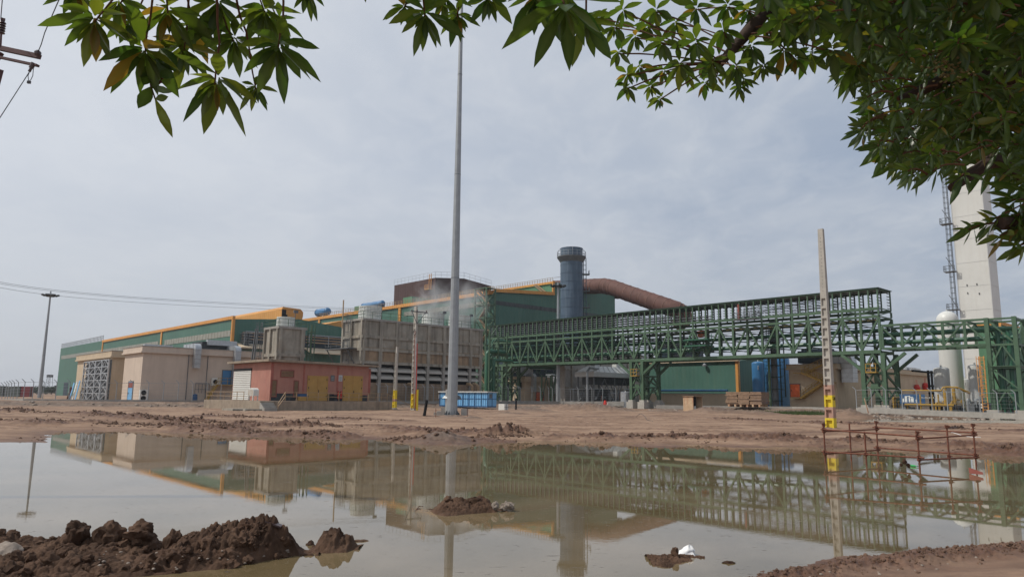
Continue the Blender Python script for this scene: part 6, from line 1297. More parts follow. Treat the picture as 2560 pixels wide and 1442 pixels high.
for k, (px, lab) in enumerate(((1089, 'thin rusty stake left of the tall mast'), (1168, 'thin rusty stake right of the tall mast'))): q = gnd(px, 1043, 0); m = MB(); m.beam(q - Z * .1, q + Z * .85, .035); single('stake', lab, 'stake', m, M['rustp'], q, 'rusty stakes')
q = gnd(1060, 1040, 0); m = MB(); m.beam(q - Z * .2, q + Vector((.22, 0, 1.5)), .2); m.tube([q + Vector((.0, 0, 0)), q + Vector((.24, 0, 1.56))], .13, 8); single('black_bollard', 'short leaning black post in the mud left of the tall mast', 'post', m, M['black'], q)
P = at(99, 985, 160); P.z = YZ; h = zat(123, 731, P) - YZ; mast('lamp_mast', 'thin grey lamp mast with a floodlight crown, alone at the far left', P, h, .42, .16, 10)
P = at(1395, 1006, 155); P.z = YZ; h = zat(1393, 708, P) - P.z; mast('lamp_mast', 'thin grey lamp mast with a dark floodlight crown beside the stack', P, h, .48, .24, 10)
# ================================================================ concrete posts
def cpost(name, label, pb, pt, Y, wb, wt, db, nrec, bands, extra=None, zb=None, top_solid=.35):
    """H-section concrete pole: square recesses up one face; bands = (from, to, material) as fractions"""
    P = at(pb[0], pb[1], Y); q = at(pt[0], pt[1], Y); H = (q - P).length; ax = (q - P).normalized(); fx = A; fy = B   # recessed face looks along -B, side face -A
    T = thing(name, label, 'concrete post', P); zs = [0] + sorted({b for bb in bands for b in bb[:2]}) + [1]; zs = sorted(set(zs))
    def sec(k): return wb + (wt - wb) * k, db * (1 - .45 * k)
    def blockk(m, k0, k1, u0, u1, v0, v1):
        vs = []
        for k in (k0, k1):
            w, d = sec(k); c = P + ax * H * k
            for (u, v) in ((u0, v0), (u1, v0), (u1, v1), (u0, v1)): vs.append(c + fx * w * u + fy * d * v)
        m.add(vs, [(3, 2, 1, 0), (4, 5, 6, 7), (0, 1, 5, 4), (1, 2, 6, 5), (2, 3, 7, 6), (3, 0, 4, 7)])
    for k0, k1 in zip(zs, zs[1:]):
        mm = 'concp'
        for b in bands:
            if b[0] <= k0 + 1e-6 and k1 <= b[1] + 1e-6: mm = b[2]
        m = MB(); kr = 1 - top_solid
        for (u0, u1) in ((-.5, -.33), (.33, .5)): blockk(m, k0, k1, u0, u1, -.5, .5)
        blockk(m, k0, k1, -.329, .329, -.18, .18)
        for i in range(nrec + 1):
            c = kr * i / nrec; t = .012
            lo, hi = max(k0, c - t / 2), min(k1, c + t / 2)
            if hi - lo > .001: blockk(m, lo, hi, -.329, .329, -.495, -.181); blockk(m, lo, hi, -.329, .329, .181, .495)
        lo, hi = max(k0, kr), k1
        if hi - lo > .001: blockk(m, lo, hi, -.329, .329, -.497, -.181); blockk(m, lo, hi, -.329, .329, .181, .497)
        part(T, 'shaft_section', m, M[mm], {'yellow': 'yellow painted section', 'reddish': 'reddish painted section'}.get(mm))
    return T, P, ax, H, fx, fy
M['reddish'] = mat('reddish_wash', (0.40, 0.245, 0.19), .9, var=.15, scale=2, streak=.3)
yb = [(.0, .055, 'yellow'), (.055, .108, 'reddish'), (.108, .165, 'yellow'), (.165, .215, 'reddish')]
T, P, ax, H, fx, fy = cpost('concrete_pole', 'tall unused concrete pole with yellow painted bands behind the rusty scaffold', (2078, 1073), (2052, 573), 51.5, .62, .36, .50, 13, yb)
m = MB(); w = .62 - .26 * .14; c = P + ax * H * .142 - fx * (w / 2 + .012); d = fy
def strokes(m, o, segs, s=.22):
    for (x0, z0, x1, z1) in segs: m.beam(o + d * x0 * s + Z * z0 * s, o + d * x1 * s + Z * z1 * s, .035, .012)
strokes(m, c - d * .19, [(0, 1, .7, 1), (.35, 1, .35, 0)]); strokes(m, c + d * .03, [(0, .3, .15, 0), (.15, 0, .4, .15), (.4, .15, .65, 0), (.65, 0, .75, .35), (.75, .35, .4, .95), (.4, .95, .0, .3)]); part(T, 'painted_number', m, M['black'])
m = MB()
for i in range(16): k = .68 + i * .018; c = P + ax * H * k - fy * (.5 * (1 - .45 * k)) * .5; m.obox(c - fx * .02 - fy * .006, fx * .045, fy * .008, Z * .045)
part(T, 'bolt_holes', m, M['dark'])
yb2 = [(.02, .12, 'yellow'), (.12, .16, 'reddish'), (.16, .30, 'yellow')]
cpost('concrete_pole', 'short tapering concrete pole with a yellow foot, between red building and mast', (986, 1022), (993, 867), 95, .50, .22, .40, 12, yb2, top_solid=.1)
T, P, ax, H, fx, fy = cpost('concrete_pole', 'concrete utility pole with steel crossarm, yellow foot and striped cable conduits', (1034, 1025), (1040, 766), 96, .80, .50, .45, 16, [(.02, .155, 'yellow')], top_solid=.16)
Tm = P + ax * H
m = MB(); q = Tm - Z * .75; m.beam(q - fx * .35 - fy * 1.0, q - fx * .35 + fy * 1.7, .1, .14); m.beam(q + fy * 1.4 - fx * .35, q - Z * 1.6 - fx * .35, .07); m.beam(q - fy * .9 - fx * .35, q - Z * 1.6 - fx * .35, .07); part(T, 'crossarm', m, M['galvd'])
for k in (-.9, 0, 1.5): m = MB(); c = q + fy * k - fx * .35; m.lathe(c, [(.04, 0), (.1, .1), (.05, .16), (.1, .22), (.04, .3)], 8); part(T, 'insulator', m, M['ins'])
for k, (o, mm) in enumerate(((-.55, 'sred'), (-.75, 'duct'), (-.95, 'redd'))): m = MB(); a_ = P - fx * .55 + fy * (o + .5) + Z * .2; m.tube([a_, a_ + ax * H * (.62 + .06 * k)], .055, 6); part(T, 'cable_conduit', m, M[mm])
m = MB(); pp = P - fx * .9 - fy * .1; m.tube([pp, pp + Z * 2.7], .14, 8); part(T, 'conduit_guard', m, M['yellow'])
m = MB(); pp = P - Z * .3; m.tube([Tm - Z * 3.6 - fx * .6 - fy * .5 + Z * .3 * math.sin(i / 2) + fx * .35 * math.cos(i / 2) for i in range(14)], .04, 5); part(T, 'cable_coil', m, M['wire'])
MIDPOLE = Tm.copy()
# nearer steel power pole, only its crossarm end is in the frame
def power():
    Y = 15.0; e = at(98, 142, Y); e2 = at(96, 152, Y); ad = (at(98, 142, Y) - at(0, 121, Y + .25)).normalized(); P = e - ad * 2.0; g = Vector((P.x, P.y, gz(P.x, P.y)))
    T = thing('power_pole', 'steel power pole at the left edge with a brown crossarm and insulators reaching in', 'power pole', g)
    m = MB(); m.beam(g - Z * .2, P + Z * .1, .3); m.beam(g - Z * .2 + ad * .0, P + Z * .6, .22); part(T, 'pole', m, M['galvd'])
    M['armm'] = mat('weathered_red_brown_steel', (.10, .055, .055), .7, var=.2, scale=3)
    m = MB(); m.beam(P - ad * 1.9, e, .11, .1); m.beam(P - ad * 1.9 - Z * .22, e2 - Z * .12, .09, .05); m.beam(P - Z * 1.5, e.lerp(P, .55) - Z * .1, .1, .06); m.beam(P - Z * 1.5, P - ad * .9 - Z * .1, .1, .06); part(T, 'crossarm', m, M['armm'])
    def insul(base_, h, r, n): # ribbed porcelain
        m = MB(); pr = [(r * .3, 0)]
        for i in range(n): z = h * i / n; pr += [(r, z + h * .02), (r * .9, z + h * .4 / n), (r * .4, z + h * .6 / n), (r * .4, z + h * .95 / n)]
        m.lathe(base_, pr + [(r * .3, h)], 12); return m
    b = at(3, 84, Y + .2); part(T, 'insulator', insul(b, .30, .075, 5), M['ins'], smooth=True); m = MB(); m.beam(b, at(1, 118, Y + .2), .04); m.beam(b + Z * .3, b + Z * .36, .08); part(T, 'insulator_stem', m, M['armm'])
    m = MB(); c = at(94, 136, Y); m.lathe(c - Z * .05, [(.05, 0), (.07, .04), (.07, .1), (.03, .14)], 10); part(T, 'insulator', m, M['ins'])
    m = MB(); a_ = at(84, 158, Y); b_ = at(73, 180, Y); m.tube([a_, a_.lerp(b_, .6)], .05, 8); m.tube([a_.lerp(b_, .62), b_], .03, 8); part(T, 'strain_insulator', m, M['ins'])
    m = MB(); m.tube([at(84, 165, Y), at(82, 190, Y), at(77, 200, Y), at(72, 204, Y), at(70, 190, Y), at(73, 182, Y)], .008, 5); c = at(72, 205, Y); m.obox(c - Vector((.03, .02, .04)), Vector((.07, 0, 0)), Vector((0, .04, 0)), Z * .06); part(T, 'jumper_wire', m, M['wire'])
    m = MB(); a_ = at(3, 176, Y); m.beam(a_, at(-10, 225, Y), .09); part(T, 'lower_bracket', m, M['armm'])
    def wire(label, pts, r=.010, g_='overhead wires'):
        m = MB(); m.tube(pts, r, 5); single('power_line', label, 'wire', m, M['wire'], pts[0], g_)
    c = at(94, 133, Y); up = [c, at(103, 112, Y - .3), at(112, 82, Y - .9), at(128, 45, Y - 1.6), at(152, -10, Y - 2.6), at(200, -130, Y - 4.5)]; wire('wire climbing from the crossarm tip at the left edge to the top of the picture', up)
    wire('wire running from the strain insulator down to the left edge', [at(73, 181, Y), at(35, 240, Y - .5), at(0, 294, Y - 1), at(-120, 470, Y - 2.2)])
    wire('wire above the brown insulator in the top left corner', [at(2, 48, Y), at(6, 0, Y - 1), at(12, -90, Y - 2.5)])
    for k, (y0, dz) in enumerate(((699, 0), (703, .0), (711, -.3))):
        a_ = at(-60, y0 - 9, 52); b_ = MIDPOLE - Z * (.6 + .15 * k) + fy * (-.9, 0, 1.5)[k]; n = 24; pts = []
        mid = at(330, (742, 745, 755)[k], 72)
        t = .46; cpt = (mid - a_ * (1 - t) ** 2 - b_ * t * t) / (2 * t * (1 - t))
        for i in range(n + 1): u = i / n; pts.append(a_ * (1 - u) ** 2 + cpt * 2 * u * (1 - u) + b_ * u * u)
        wire(('uppermost long wire sagging from the left edge to the concrete utility pole', 'middle long wire sagging from the left edge to the concrete utility pole', 'lowest long wire sagging from the left edge to the concrete utility pole')[k], pts, .014)
power()
# ================================================================ rusty tube frame standing in the pool
def frame():
    V = [gnd(2064, 1157, WZ), gnd(2300, 1176, WZ), gnd(2441, 1169, WZ), gnd(2196, 1147, WZ)]   # front-left, front-right, back-right, back-left
    T = thing('tube_frame', 'rusty scaffold tube frame standing in the water at the right', 'scaffold frame', (V[0] + V[2]) / 2); r = .028
    zt = [zat(2059, 1060, V[0]), zat(2296, 1078, V[1]), zat(2428, 1060, V[2]), zat(2187, 1053, V[3])]
    def post(p, z, lab=None): m = MB(); m.tube([Vector((p.x, p.y, WZ - .35)), Vector((p.x, p.y, z))], r, 10); part(T, 'upright_tube', m, M['rustp'], smooth=True)
    for p, z in zip(V, zt): post(p, z)
    mids = [(V[0].lerp(V[3], .47), zat(2119, 1058, V[0].lerp(V[3], .47))), (V[0].lerp(V[1], .46), zat(2172, 1078, V[0].lerp(V[1], .46))), (V[1].lerp(V[2], .52), zat(2364, 1063, V[1].lerp(V[2], .52)))]
    for p, z in mids: post(p, z)
    hi = [zat(2060, 1073, V[0]), zat(2297, 1091, V[1]), zat(2431, 1081, V[2]), zat(2187, 1068, V[3])]; lo = [zat(2062, 1129, V[0]), zat(2298, 1143, V[1]), zat(2436, 1137, V[2]), zat(2190, 1119, V[3])]
    def clamp(c):
        m = MB(); m.obox(c - Vector((.045, .045, .05)), Vector((.09, 0, 0)), Vector((0, .09, 0)), Z * .1); m.beam(c, c + Vector((.09, -.05, .02)), .03); m.beam(c + Z * .03, c + Vector((-.08, -.04, .05)), .03); part(T, 'coupler', m, M['rustp'])
    off = Vector((0, -.05, 0))
    for k, (i, j, d) in enumerate(((0, 1, 0), (1, 2, -.07), (3, 2, 0), (0, 3, -.07))):
        for zz in (hi, lo):
            e = (V[j] - V[i]).normalized() * .13; a_ = Vector((V[i].x, V[i].y, zz[i] + d)) - e + off * (1 if k != 2 else -1); b_ = Vector((V[j].x, V[j].y, zz[j] + d)) + e + off * (1 if k != 2 else -1)
            m = MB(); m.tube([a_, b_], r, 10); part(T, 'ledger_tube', m, M['rustp'], smooth=True)
    for i in range(4):
        for zz in (hi, lo): clamp(Vector((V[i].x, V[i].y, zz[i]))); clamp(Vector((V[i].x, V[i].y, zz[i] - .07)))
        if i != 1: clamp(Vector((V[i].x, V[i].y, zt[i] - .03)))
        else: clamp(Vector((V[i].x, V[i].y, zt[i] - .04)))
    for p, z in mids[1:]: clamp(Vector((p.x, p.y, lo[0] * .5 + lo[1] * .5)));
    clamp(Vector((mids[2][0].x, mids[2][0].y, mids[2][1] - .04)))
    # dirty debris at its feet
    q = V[2] + Vector((.0, -.1, .02)); m = MB(); c0, c1 = gnd(2428, 1180, WZ + .05), gnd(2458, 1186, WZ + .05); m.prism([c0 + Z * .13, c0 - Z * .04, c1 - Z * .0, c1 + Z * .07], Vector((.03, .16, 0))); single('red_plank', 'short reddish board floating by the right corner of the rusty frame', 'board', m, M['redd'], c0)
    for px, py, s in ((2262, 1154, .07), (2253, 1161, .05), (2271, 1163, .06)): clod(px, py, 23.6, s, (1, .8, 1.1), px, label='mud lump in the water inside the rusty frame' if s != .07 else 'highest mud lump in the water inside the rusty frame', group='lumps inside the rusty frame', n=3)
    a_ = gnd(2276, 1163, WZ + .03); b_ = gnd(2294, 1165, WZ + .03); m = MB(); d = (b_ - a_).normalized(); L_ = (b_ - a_).length; R = thing('plastic_bottle', 'green plastic bottle floating inside the rusty frame', 'bottle', a_)
    m.tube([a_, a_ + d * .02, a_ + d * L_ * .6, a_ + d * L_ * .8, b_], [.02, .035, .035, .015, .012], 12); part(R, 'body', m, mat('green_bottle_plastic', (.03, .33, .09), .25, var=.05, spec=.6), smooth=True); m = MB(); m.tube([b_, b_ + d * .03], .014, 8); part(R, 'cap', m, M['dark'])
frame()
q = at(2452, 1099, 40); m = MB(); g1 = gnd(2378, 1084, .0); g2 = gnd(2452, 1098, 0); pts = [g1.lerp(g2, i / 9) + Z * (.06 + .05 * math.sin(i * .9)) + Vector((0, .3 * math.sin(i * .7), 0)) for i in range(10)]; m.tube(pts, .018, 5); single('white_strap', 'thin white strap lying on the mud behind the rusty frame', 'strap', m, M['plastic'], g1)
g1 = gnd(1590, 1043, 0); g2 = gnd(1632, 1053, 0); m = MB(); m.tube([g1.lerp(g2, i / 10) + Z * (.45 * math.sin(math.pi * min(1, i / 7)) + .02) for i in range(11)], .02, 5); single('wire_loop', 'bent dark wire arching over the bare ground', 'wire', m, M['wire'], g1)
# ================================================================ site things
def cabin():
    F = Fr(1220, 112, 1000); zt = F.sz(1220, 981)[1]; zb = F.sz(1220, 1018)[1]; sw = F.sz(1100, 1000)[0]; tw = F.tz(1241, 1000)[0]
    T = thing('site_cabin', 'long light blue corrugated site cabin behind the tall mast', 'cabin', F.pt(0, 0, zb)); n = 44; m = MB()
    for i in range(n): s = sw * i / n; m.box(F, s, s + sw / n, 0 if i % 2 else -.07, tw, zb + .2, zt)
    part(T, 'wall', m, M['bluecab']); m = MB(); m.prism([F.pt(-.2, -.3, zt + .002), F.pt(-.2, tw + .2, zt + .002), F.pt(-.2, tw + .2, zt + .12), F.pt(-.2, -.3, zt + .2)], A * (sw + .4)); part(T, 'roof', m, M['greyt'])
    m = MB()
    for k in range(9): s = sw * k / 8; m.box(F, s - .08, s + .08, -.12, -.071, zb + .2, zt)
    m.box(F, 0, sw, -.11, -.075, zb + 1.25, zb + 1.35); m.box(F, 0, sw, -.13, tw, zb, zb + .199); m.box(F, -.06, -.003, tw * .45, tw * .45 + .08, zb + .2, zt); m.box(F, -.05, -.003, 0, tw, zb + 1.25, zb + 1.33); part(T, 'frame_rails', m, M['blued'])
    m = MB(); m.box(F, -.05, -.004, .25, .9, zt - .85, zt - .2); part(T, 'window', m, M['galvd']); m = MB(); m.box(F, sw + .01, sw + .7, .2, 1.0, zt - 1.0, zt - .35); part(T, 'air_conditioner', m, M['duct'])
cabin()
q = at(1261, 1021, 107); q.z = gz(q.x, q.y) - .05; m = MB(); m.obox(q, A * -.0 + B * 1.1 * .9, A * .9, Z * 1.0); T = thing('white_crate', 'white crate wrapped in sheet on the ground right of the blue cabin', 'crate', q)
m = MB(); m.obox(q - A * .0, B * .75, A * 1.3, Z * .95); part(T, 'body', m, M['white']); m = MB(); m.obox(q - A * .03 + B * .35, B * .05, A * .02, Z * .95); m.obox(q - A * .03 - B * .02 + Z * .45, B * .8, A * .02, Z * .05); part(T, 'strap', m, M['dark'])
# open plywood booth and timber stack
F = Fr(1733, 103, 1010); 
def booth():
    P = gnd(1722, 1030, .05); P = at(1733, 1028, 104); z0 = gz(P.x, P.y) - .1; F = Fr(1733, 104, 1010); zt = F.sz(1733, 991)[1]; sw = F.sz(1708, 1010)[0]; tw = F.tz(1756, 1010)[0]; T = thing('plywood_booth', 'small open plywood booth with red stained side in front of the low green building', 'booth', F.pt(0, 0, z0)); m = MB()
    m.box(F, 0, sw, 0, .08, z0, zt); m.box(F, sw - .08, sw, .081, tw, z0, zt); m.box(F, .0, sw, tw - .08, tw, z0, zt); part(T, 'wall', m, M['woodl']); m = MB(); m.box(F, -.15, sw + .1, -.12, tw + .15, zt + .002, zt + .1); part(T, 'roof', m, M['wood'])
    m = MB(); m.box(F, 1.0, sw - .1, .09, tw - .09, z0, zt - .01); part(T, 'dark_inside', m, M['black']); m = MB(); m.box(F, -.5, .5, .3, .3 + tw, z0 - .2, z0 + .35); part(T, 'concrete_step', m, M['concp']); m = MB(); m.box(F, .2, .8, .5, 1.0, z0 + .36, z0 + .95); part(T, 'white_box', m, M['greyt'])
booth()
def timber():
    F = Fr(1905, 112, 1000); z0 = F.sz(1905, 1014)[1]; zt = F.sz(1905, 979)[1]; sw = F.sz(1815, 1000)[0]; tw = F.tz(1924, 1000)[0]; rr = random.Random(5); nl = 9; k = 3
    for b in range(k):
        a0 = sw * b / k + .03; a1 = sw * (b + 1) / k - .03; T = thing('timber_stack', ('right bundle of sawn timber in the stack before the ladder column', 'middle bundle of sawn timber in the stack before the ladder column', 'left bundle of sawn timber in the stack by the low green building')[b], 'timber stack', F.pt(a0, 0, z0), 'bundles of sawn timber')
        for i in range(nl):
            z = z0 + .18 + (zt - z0 - .18) * i / nl; h = (zt - z0 - .18) / nl; m = MB(); m.box(F, a0 + rr.uniform(-.06, .1), a1 + rr.uniform(-.15, .1), rr.uniform(-.12, .06), tw, z, z + h * .88); part(T, 'board_layer', m, M['wood'])
        m = MB()
        for s in (a0 + .3, a1 - .6): m.box(F, s, s + .3, 0, tw, z0 - .2, z0 + .17)
        part(T, 'bearer', m, M['woodl'])
timber()
for k, (pa, pb, Y, w, mm, lab) in enumerate((((1518, 1010), (1542, 1024), 112, .55, 'concp', 'slanting broken concrete beam on the dirt heap left of the middle pier'), ((1322, 1021), (1329, 1026), 108, .12, 'concp', 'short pale stick on the dirt before the small beige block'), ((1560, 1030), (1540, 1028), 108, .3, 'concg', 'grey slab half buried left of the middle pier'), ((2161, 995), (2171, 1032), 94, .12, 'woodl', 'pale timber batten leaning on the footing of the right pier'))):
    p, q = at(*pa, Y), at(*pb, Y); m = MB(); m.beam(p, q, w, w * .8); single('debris_beam', lab, 'debris', m, M[mm], q, 'debris on the ground')
q = at(1513, 1010, 113); m = MB(); m.lathe(q - Z * .5, [(.3, 0), (.34, .3), (.2, .9), (.15, 1.1)], 8); single('red_hydrant', 'red hydrant on the dirt heap beside the broken concrete beam', 'hydrant', m, M['sred'], q - Z * .5)
for k, (px, py, Y, lab) in enumerate(((1290, 1009, 112, 'black post between the white crate and the small beige block'),)): q = at(px, py, Y); q.z = 0; m = MB(); m.beam(q, q + Z * 1.8, .2); single('black_post', lab, 'post', m, M['black'], q)
# ================================================================ fences and kerbs
def fence(name, label, posts, h, arm, z0=None, pr=.045, wires=4, skipwire=()):
    """posts: (px, py foot, Y)"""
    Ps = []
    for px, py, Y in posts: p = at(px, py, Y); Ps.append(p)
    T = thing(name, label, 'fence', Ps[len(Ps) // 2]); n = len(Ps)
    for i, p in enumerate(Ps):
        d = Vector((p.y, -p.x, 0)).normalized() * -1; m = MB(); m.beam(p - Z * .6, p + Z * h, pr * 2); m.beam(p + Z * h, p + Z * (h + .42) + d * .42, pr * 2); part(T, 'post', m, M['galv'])
    for i in range(n - 1):
        m = MB(); p, q = Ps[i], Ps[i + 1]; m.beam(p + Z * (h - .05), q + Z * (h - .05), .045); m.beam(p + Z * .08, q + Z * .08, .03)
        for k in range(wires): z = .15 + (h - .25) * (k + 1) / (wires + 1); m.beam(p + Z * z, q + Z * z, .018)
        part(T, 'wire_panel', m, M['galv'])
    return T
lp = [(4, 998, 128), (12, 998, 124), (18, 997.5, 120), (25, 997.5, 116), (32, 997.5, 113), (42, 997.5, 110), (58, 998, 106), (80, 998, 106), (106, 998.5, 106), (138, 999, 106), (171, 999, 106), (209, 999.5, 106), (249, 1000, 106), (289, 1000, 106.5), (329, 1000, 107), (369, 1000, 107.5), (407, 1000, 108), (444, 1000, 109), (480, 1000, 110), (516, 1000.5, 112), (551, 1000.5, 114), (586, 1001, 116)]
fence('wire_fence', 'long wire fence with cranked posts along the left side of the plant', [(-28 + 8 * i, 998.5, 146 - 5 * i) for i in range(4)] + lp, 2.55, .4)
fence('wire_fence', 'wire fence on the kerb between the red building and the blue cabin', [(945, 1002, 122), (968, 1002, 123), (991, 1002, 124), (1014, 1002, 125), (1037, 1002, 126), (1060, 1002.5, 127), (1083, 1003, 128), (1106, 1003, 129)], 2.5, .4)
fence('wire_fence', 'wire fence in front of the small beige block with the orange door', [(1255, 1003, 139), (1270, 1003, 140), (1287, 1003, 141), (1297, 1003, 142), (1301, 1003, 143), (1330, 1003, 144), (1351, 1003, 145), (1372, 1003, 146), (1381, 1003, 147), (1400, 1003, 148), (1446, 1004, 146), (1466, 1004, 145), (1480, 1004, 144), (1507, 1004, 143), (1540, 1004, 142)], 2.6, .4)
fence('wire_fence', 'wire fence in front of the yellow pipes and grey tanks', [(2142, 1019, 99.5), (2180, 1019, 98), (2216, 1019, 97), (2257, 1022, 96), (2294, 1024, 95), (2331, 1025, 94), (2370, 1027, 93), (2410, 1028, 92), (2451, 1030, 91), (2496, 1031, 90), (2542, 1032, 89)], 2.45, .4)
def kerb(label, pts, top, w=.5, h=.9, m_='concg'):
    m = MB()
    for (pa, ya, Ya), (pb, yb_, Yb) in zip(pts, pts[1:]):
        p, q = at(pa, ya, Ya), at(pb, yb_, Yb); d = (q - p).normalized(); s = Vector((-d.y, d.x, 0)).normalized() * w; m.add([p, q, q + s, p + s, p - Z * h, q - Z * h, q + s - Z * h, p + s - Z * h], [(0, 1, 2, 3), (4, 7, 6, 5), (0, 4, 5, 1), (1, 5, 6, 2), (2, 6, 7, 3), (3, 7, 4, 0)])
    single('kerb_wall', label, 'kerb', m, M[m_], p, 'low concrete kerbs under the fences')
kerb('low concrete kerb under the long fence at the left', [(-60, 997, 150), (42, 997, 109.6), (58, 996.5, 105.6), (210, 998.5, 105.6), (400, 999.5, 107.2), (590, 1001, 115.5), (950, 1002, 121.5), (1110, 1003, 128.6)], 0)
kerb('low concrete kerb behind the dirt heaps under the middle fence', [(1240, 1002, 138.5), (1400, 1003, 147.6), (1560, 1003, 141)], 0)
kerb('low concrete kerb above the rubble under the right fence', [(2140, 1019, 99), (2218, 1020, 96.6), (2254, 1022, 95.6), (2370, 1027, 92.6), (2482, 1031, 90), (2700, 1038, 84)], 0, h=.7, m_='concp')
kerb('low concrete kerb before the low green building', [(1640, 1012, 124), (1800, 1014, 120), (1980, 1016, 114), (2070, 1018, 108)], 0, h=.6)
# rubble stones along the right bank
rp = []
for i in range(5):
    mb = MB(); blob(mb, (0, 0, 0), 1, 90 + i, (1, .8, .6), 2, .35); rp.append(single('rubble_stone', 'broken pale stone in the rubble bank below the right fence', 'stone', mb, M['rock'], (0, 0, 0), 'stones of the rubble bank')); rp[-1].location = (0, 0, -50)
rr = random.Random(4); cnt = 0
for i in range(150):
    if i < 95: px = rr.uniform(2170, 2480); k = (px - 2170) / 310; Y = rr.uniform(90, 97.5) - 4.5 * k
    elif i < 125: px = rr.uniform(1620, 1700); Y = rr.uniform(112, 119)
    else: px = rr.uniform(60, 560); Y = rr.uniform(97, 103)
    p = at(px, 1000, Y); z = gz(p.x, p.y); q = rp[cnt] if cnt < 5 else rp[cnt % 5].copy()
    if cnt >= 5: COL.objects.link(q)
    s_ = rr.uniform(.10, .34); q.location = (p.x, p.y, z + s_ * .2); q.scale = (s_,) * 3; q.rotation_euler = (rr.uniform(-.3, .3), rr.uniform(-.3, .3), rr.uniform(0, 6))
    if i >= 125: q['label'] = 'broken stone on the dirt bank below the left fence'; q['group'] = 'stones of the left bank'
    elif i >= 95: q['label'] = 'broken stone in the gravel beside the middle pier'; q['group'] = 'stones by the middle pier'
    cnt += 1
# ================================================================ far left: containers, trees, lattice tower
for k, (pa, pb, mm, lab) in enumerate(((-70, 8, 'gconta', 'grey container at the very left edge behind the fence'), (8, 50, 'gconta', 'grey green container behind the left fence, next to the red one'), (50, 75, 'rconta', 'dark red container behind the left fence'))):
    a_, b_ = at(pa, 985, 190), at(pb, 985, 190); m = MB(); z = YZ - .2; m.obox(Vector((a_.x, a_.y, z)), b_ - a_, Vector((-.3, 1, 0)) * 2.4, Z * 2.9); T = thing('shipping_container', lab, 'container', Vector(((a_.x + b_.x) / 2, a_.y, z)), 'containers behind the left fence'); part(T, 'body', m, M[mm]); m = MB()
    for q in (a_, b_): m.obox(Vector((q.x - .08, q.y - .06, z)), Vector((.16, 0, 0)), Vector((0, .1, 0)), Z * 2.9)
    part(T, 'corner_post', m, M['galvd'])
def ftree(px, Y, h, w, lab, seed):
    rr = random.Random(seed); P = at(px, 985, Y); P.z = .3; T = thing('distant_tree', lab, 'tree', P, 'distant trees at the far left'); m = MB(); m.tube([P - Z * .3, P + Z * h * .5], [.35, .2], 6); part(T, 'trunk', m, M['ins']); m = MB()
    for i in range(420):
        a = rr.uniform(0, 6.28); u = rr.random() ** .5 * w / 2; zz = h * (.25 + .75 * rr.random() * (1 - (u / (w / 2)) ** 2 * .6)); c = P + Vector((u * math.cos(a), u * math.sin(a), zz)); s_ = rr.uniform(.35, .9)
        d = Vector((rr.uniform(-1, 1), rr.uniform(-1, 1), rr.uniform(-.6, .6))).normalized(); e = d.cross(Vector((rr.uniform(-1, 1), .3, 1))).normalized(); m.add([c - d * s_, c + e * s_ * .6, c + d * s_, c - e * s_ * .6], [(0, 1, 2, 3)])
    part(T, 'crown', m, M['fur'])
for i, (px, Y, h, w) in enumerate(((80, 420, 4.6, 9), (92, 430, 5.4, 10), (104, 425, 5.2, 9), (114, 440, 5.4, 9), (128, 400, 4.8, 9), (139, 390, 5.2, 9), (147, 380, 5.4, 8))): ftree(px, Y, h, w, ('bushy distant tree directly right of the red container', 'distant tree just left of the lamp mast', 'distant tree behind the lamp mast', 'distant tree right of the lamp mast', 'low distant tree left of the green shed', 'second distant tree left of the green shed', 'distant tree touching the green shed corner')[i], 30 + i)
P = at(120, 985, 420); P.z = .3; T = thing('lattice_tower', 'faint distant lattice tower between the lamp mast and the green shed', 'tower', P); m = MB(); h = zat(120, 944, P); 
for sx in (-1, 1):
    for sy in (-1, 1): m.beam(P + Vector((sx * 1.8, sy * 1.8, 0)), P + Vector((sx * .9, sy * .9, h)), .16)
for i in range(7): z = h * i / 7; w = 1.8 - .9 * i / 7; m.beam(P + Vector((-w, -w, z)), P + Vector((w * .93, -w, z + h / 7)), .1); m.beam(P + Vector((w, -w, z)), P + Vector((-w * .93, -w, z + h / 7)), .1)
m.obox(P + Vector((-1.2, -1.2, h)), Vector((2.4, 0, 0)), Vector((0, 2.4, 0)), Z * 1.5); part(T, 'frame', m, M['galvd'])
# grass on the bank right
def grass():
    rr = random.Random(3); m = MB()
    for i in range(1500):
        px = rr.gauss(1985, 40) if i % 3 else rr.gauss(2040, 30); Y = rr.uniform(97, 105); p = at(px, 1000, Y); p.z = gz(p.x, p.y) - .02; h = rr.uniform(.15, .55); d = Vector((rr.uniform(-1, 1), rr.uniform(-1, 1), 0)); w = Vector((.05, 0.02, 0)); m.add([p - w, p + w, p + Z * h + d * .15], [(0, 1, 2)])
    o = struct('grass', m, mat('bank_grass', (.10, .15, .045), .8, var=.4, scale=2), 'stuff'); tag(o, 'patch of green grass and weeds on the bank behind the concrete pole', 'grass')
grass()
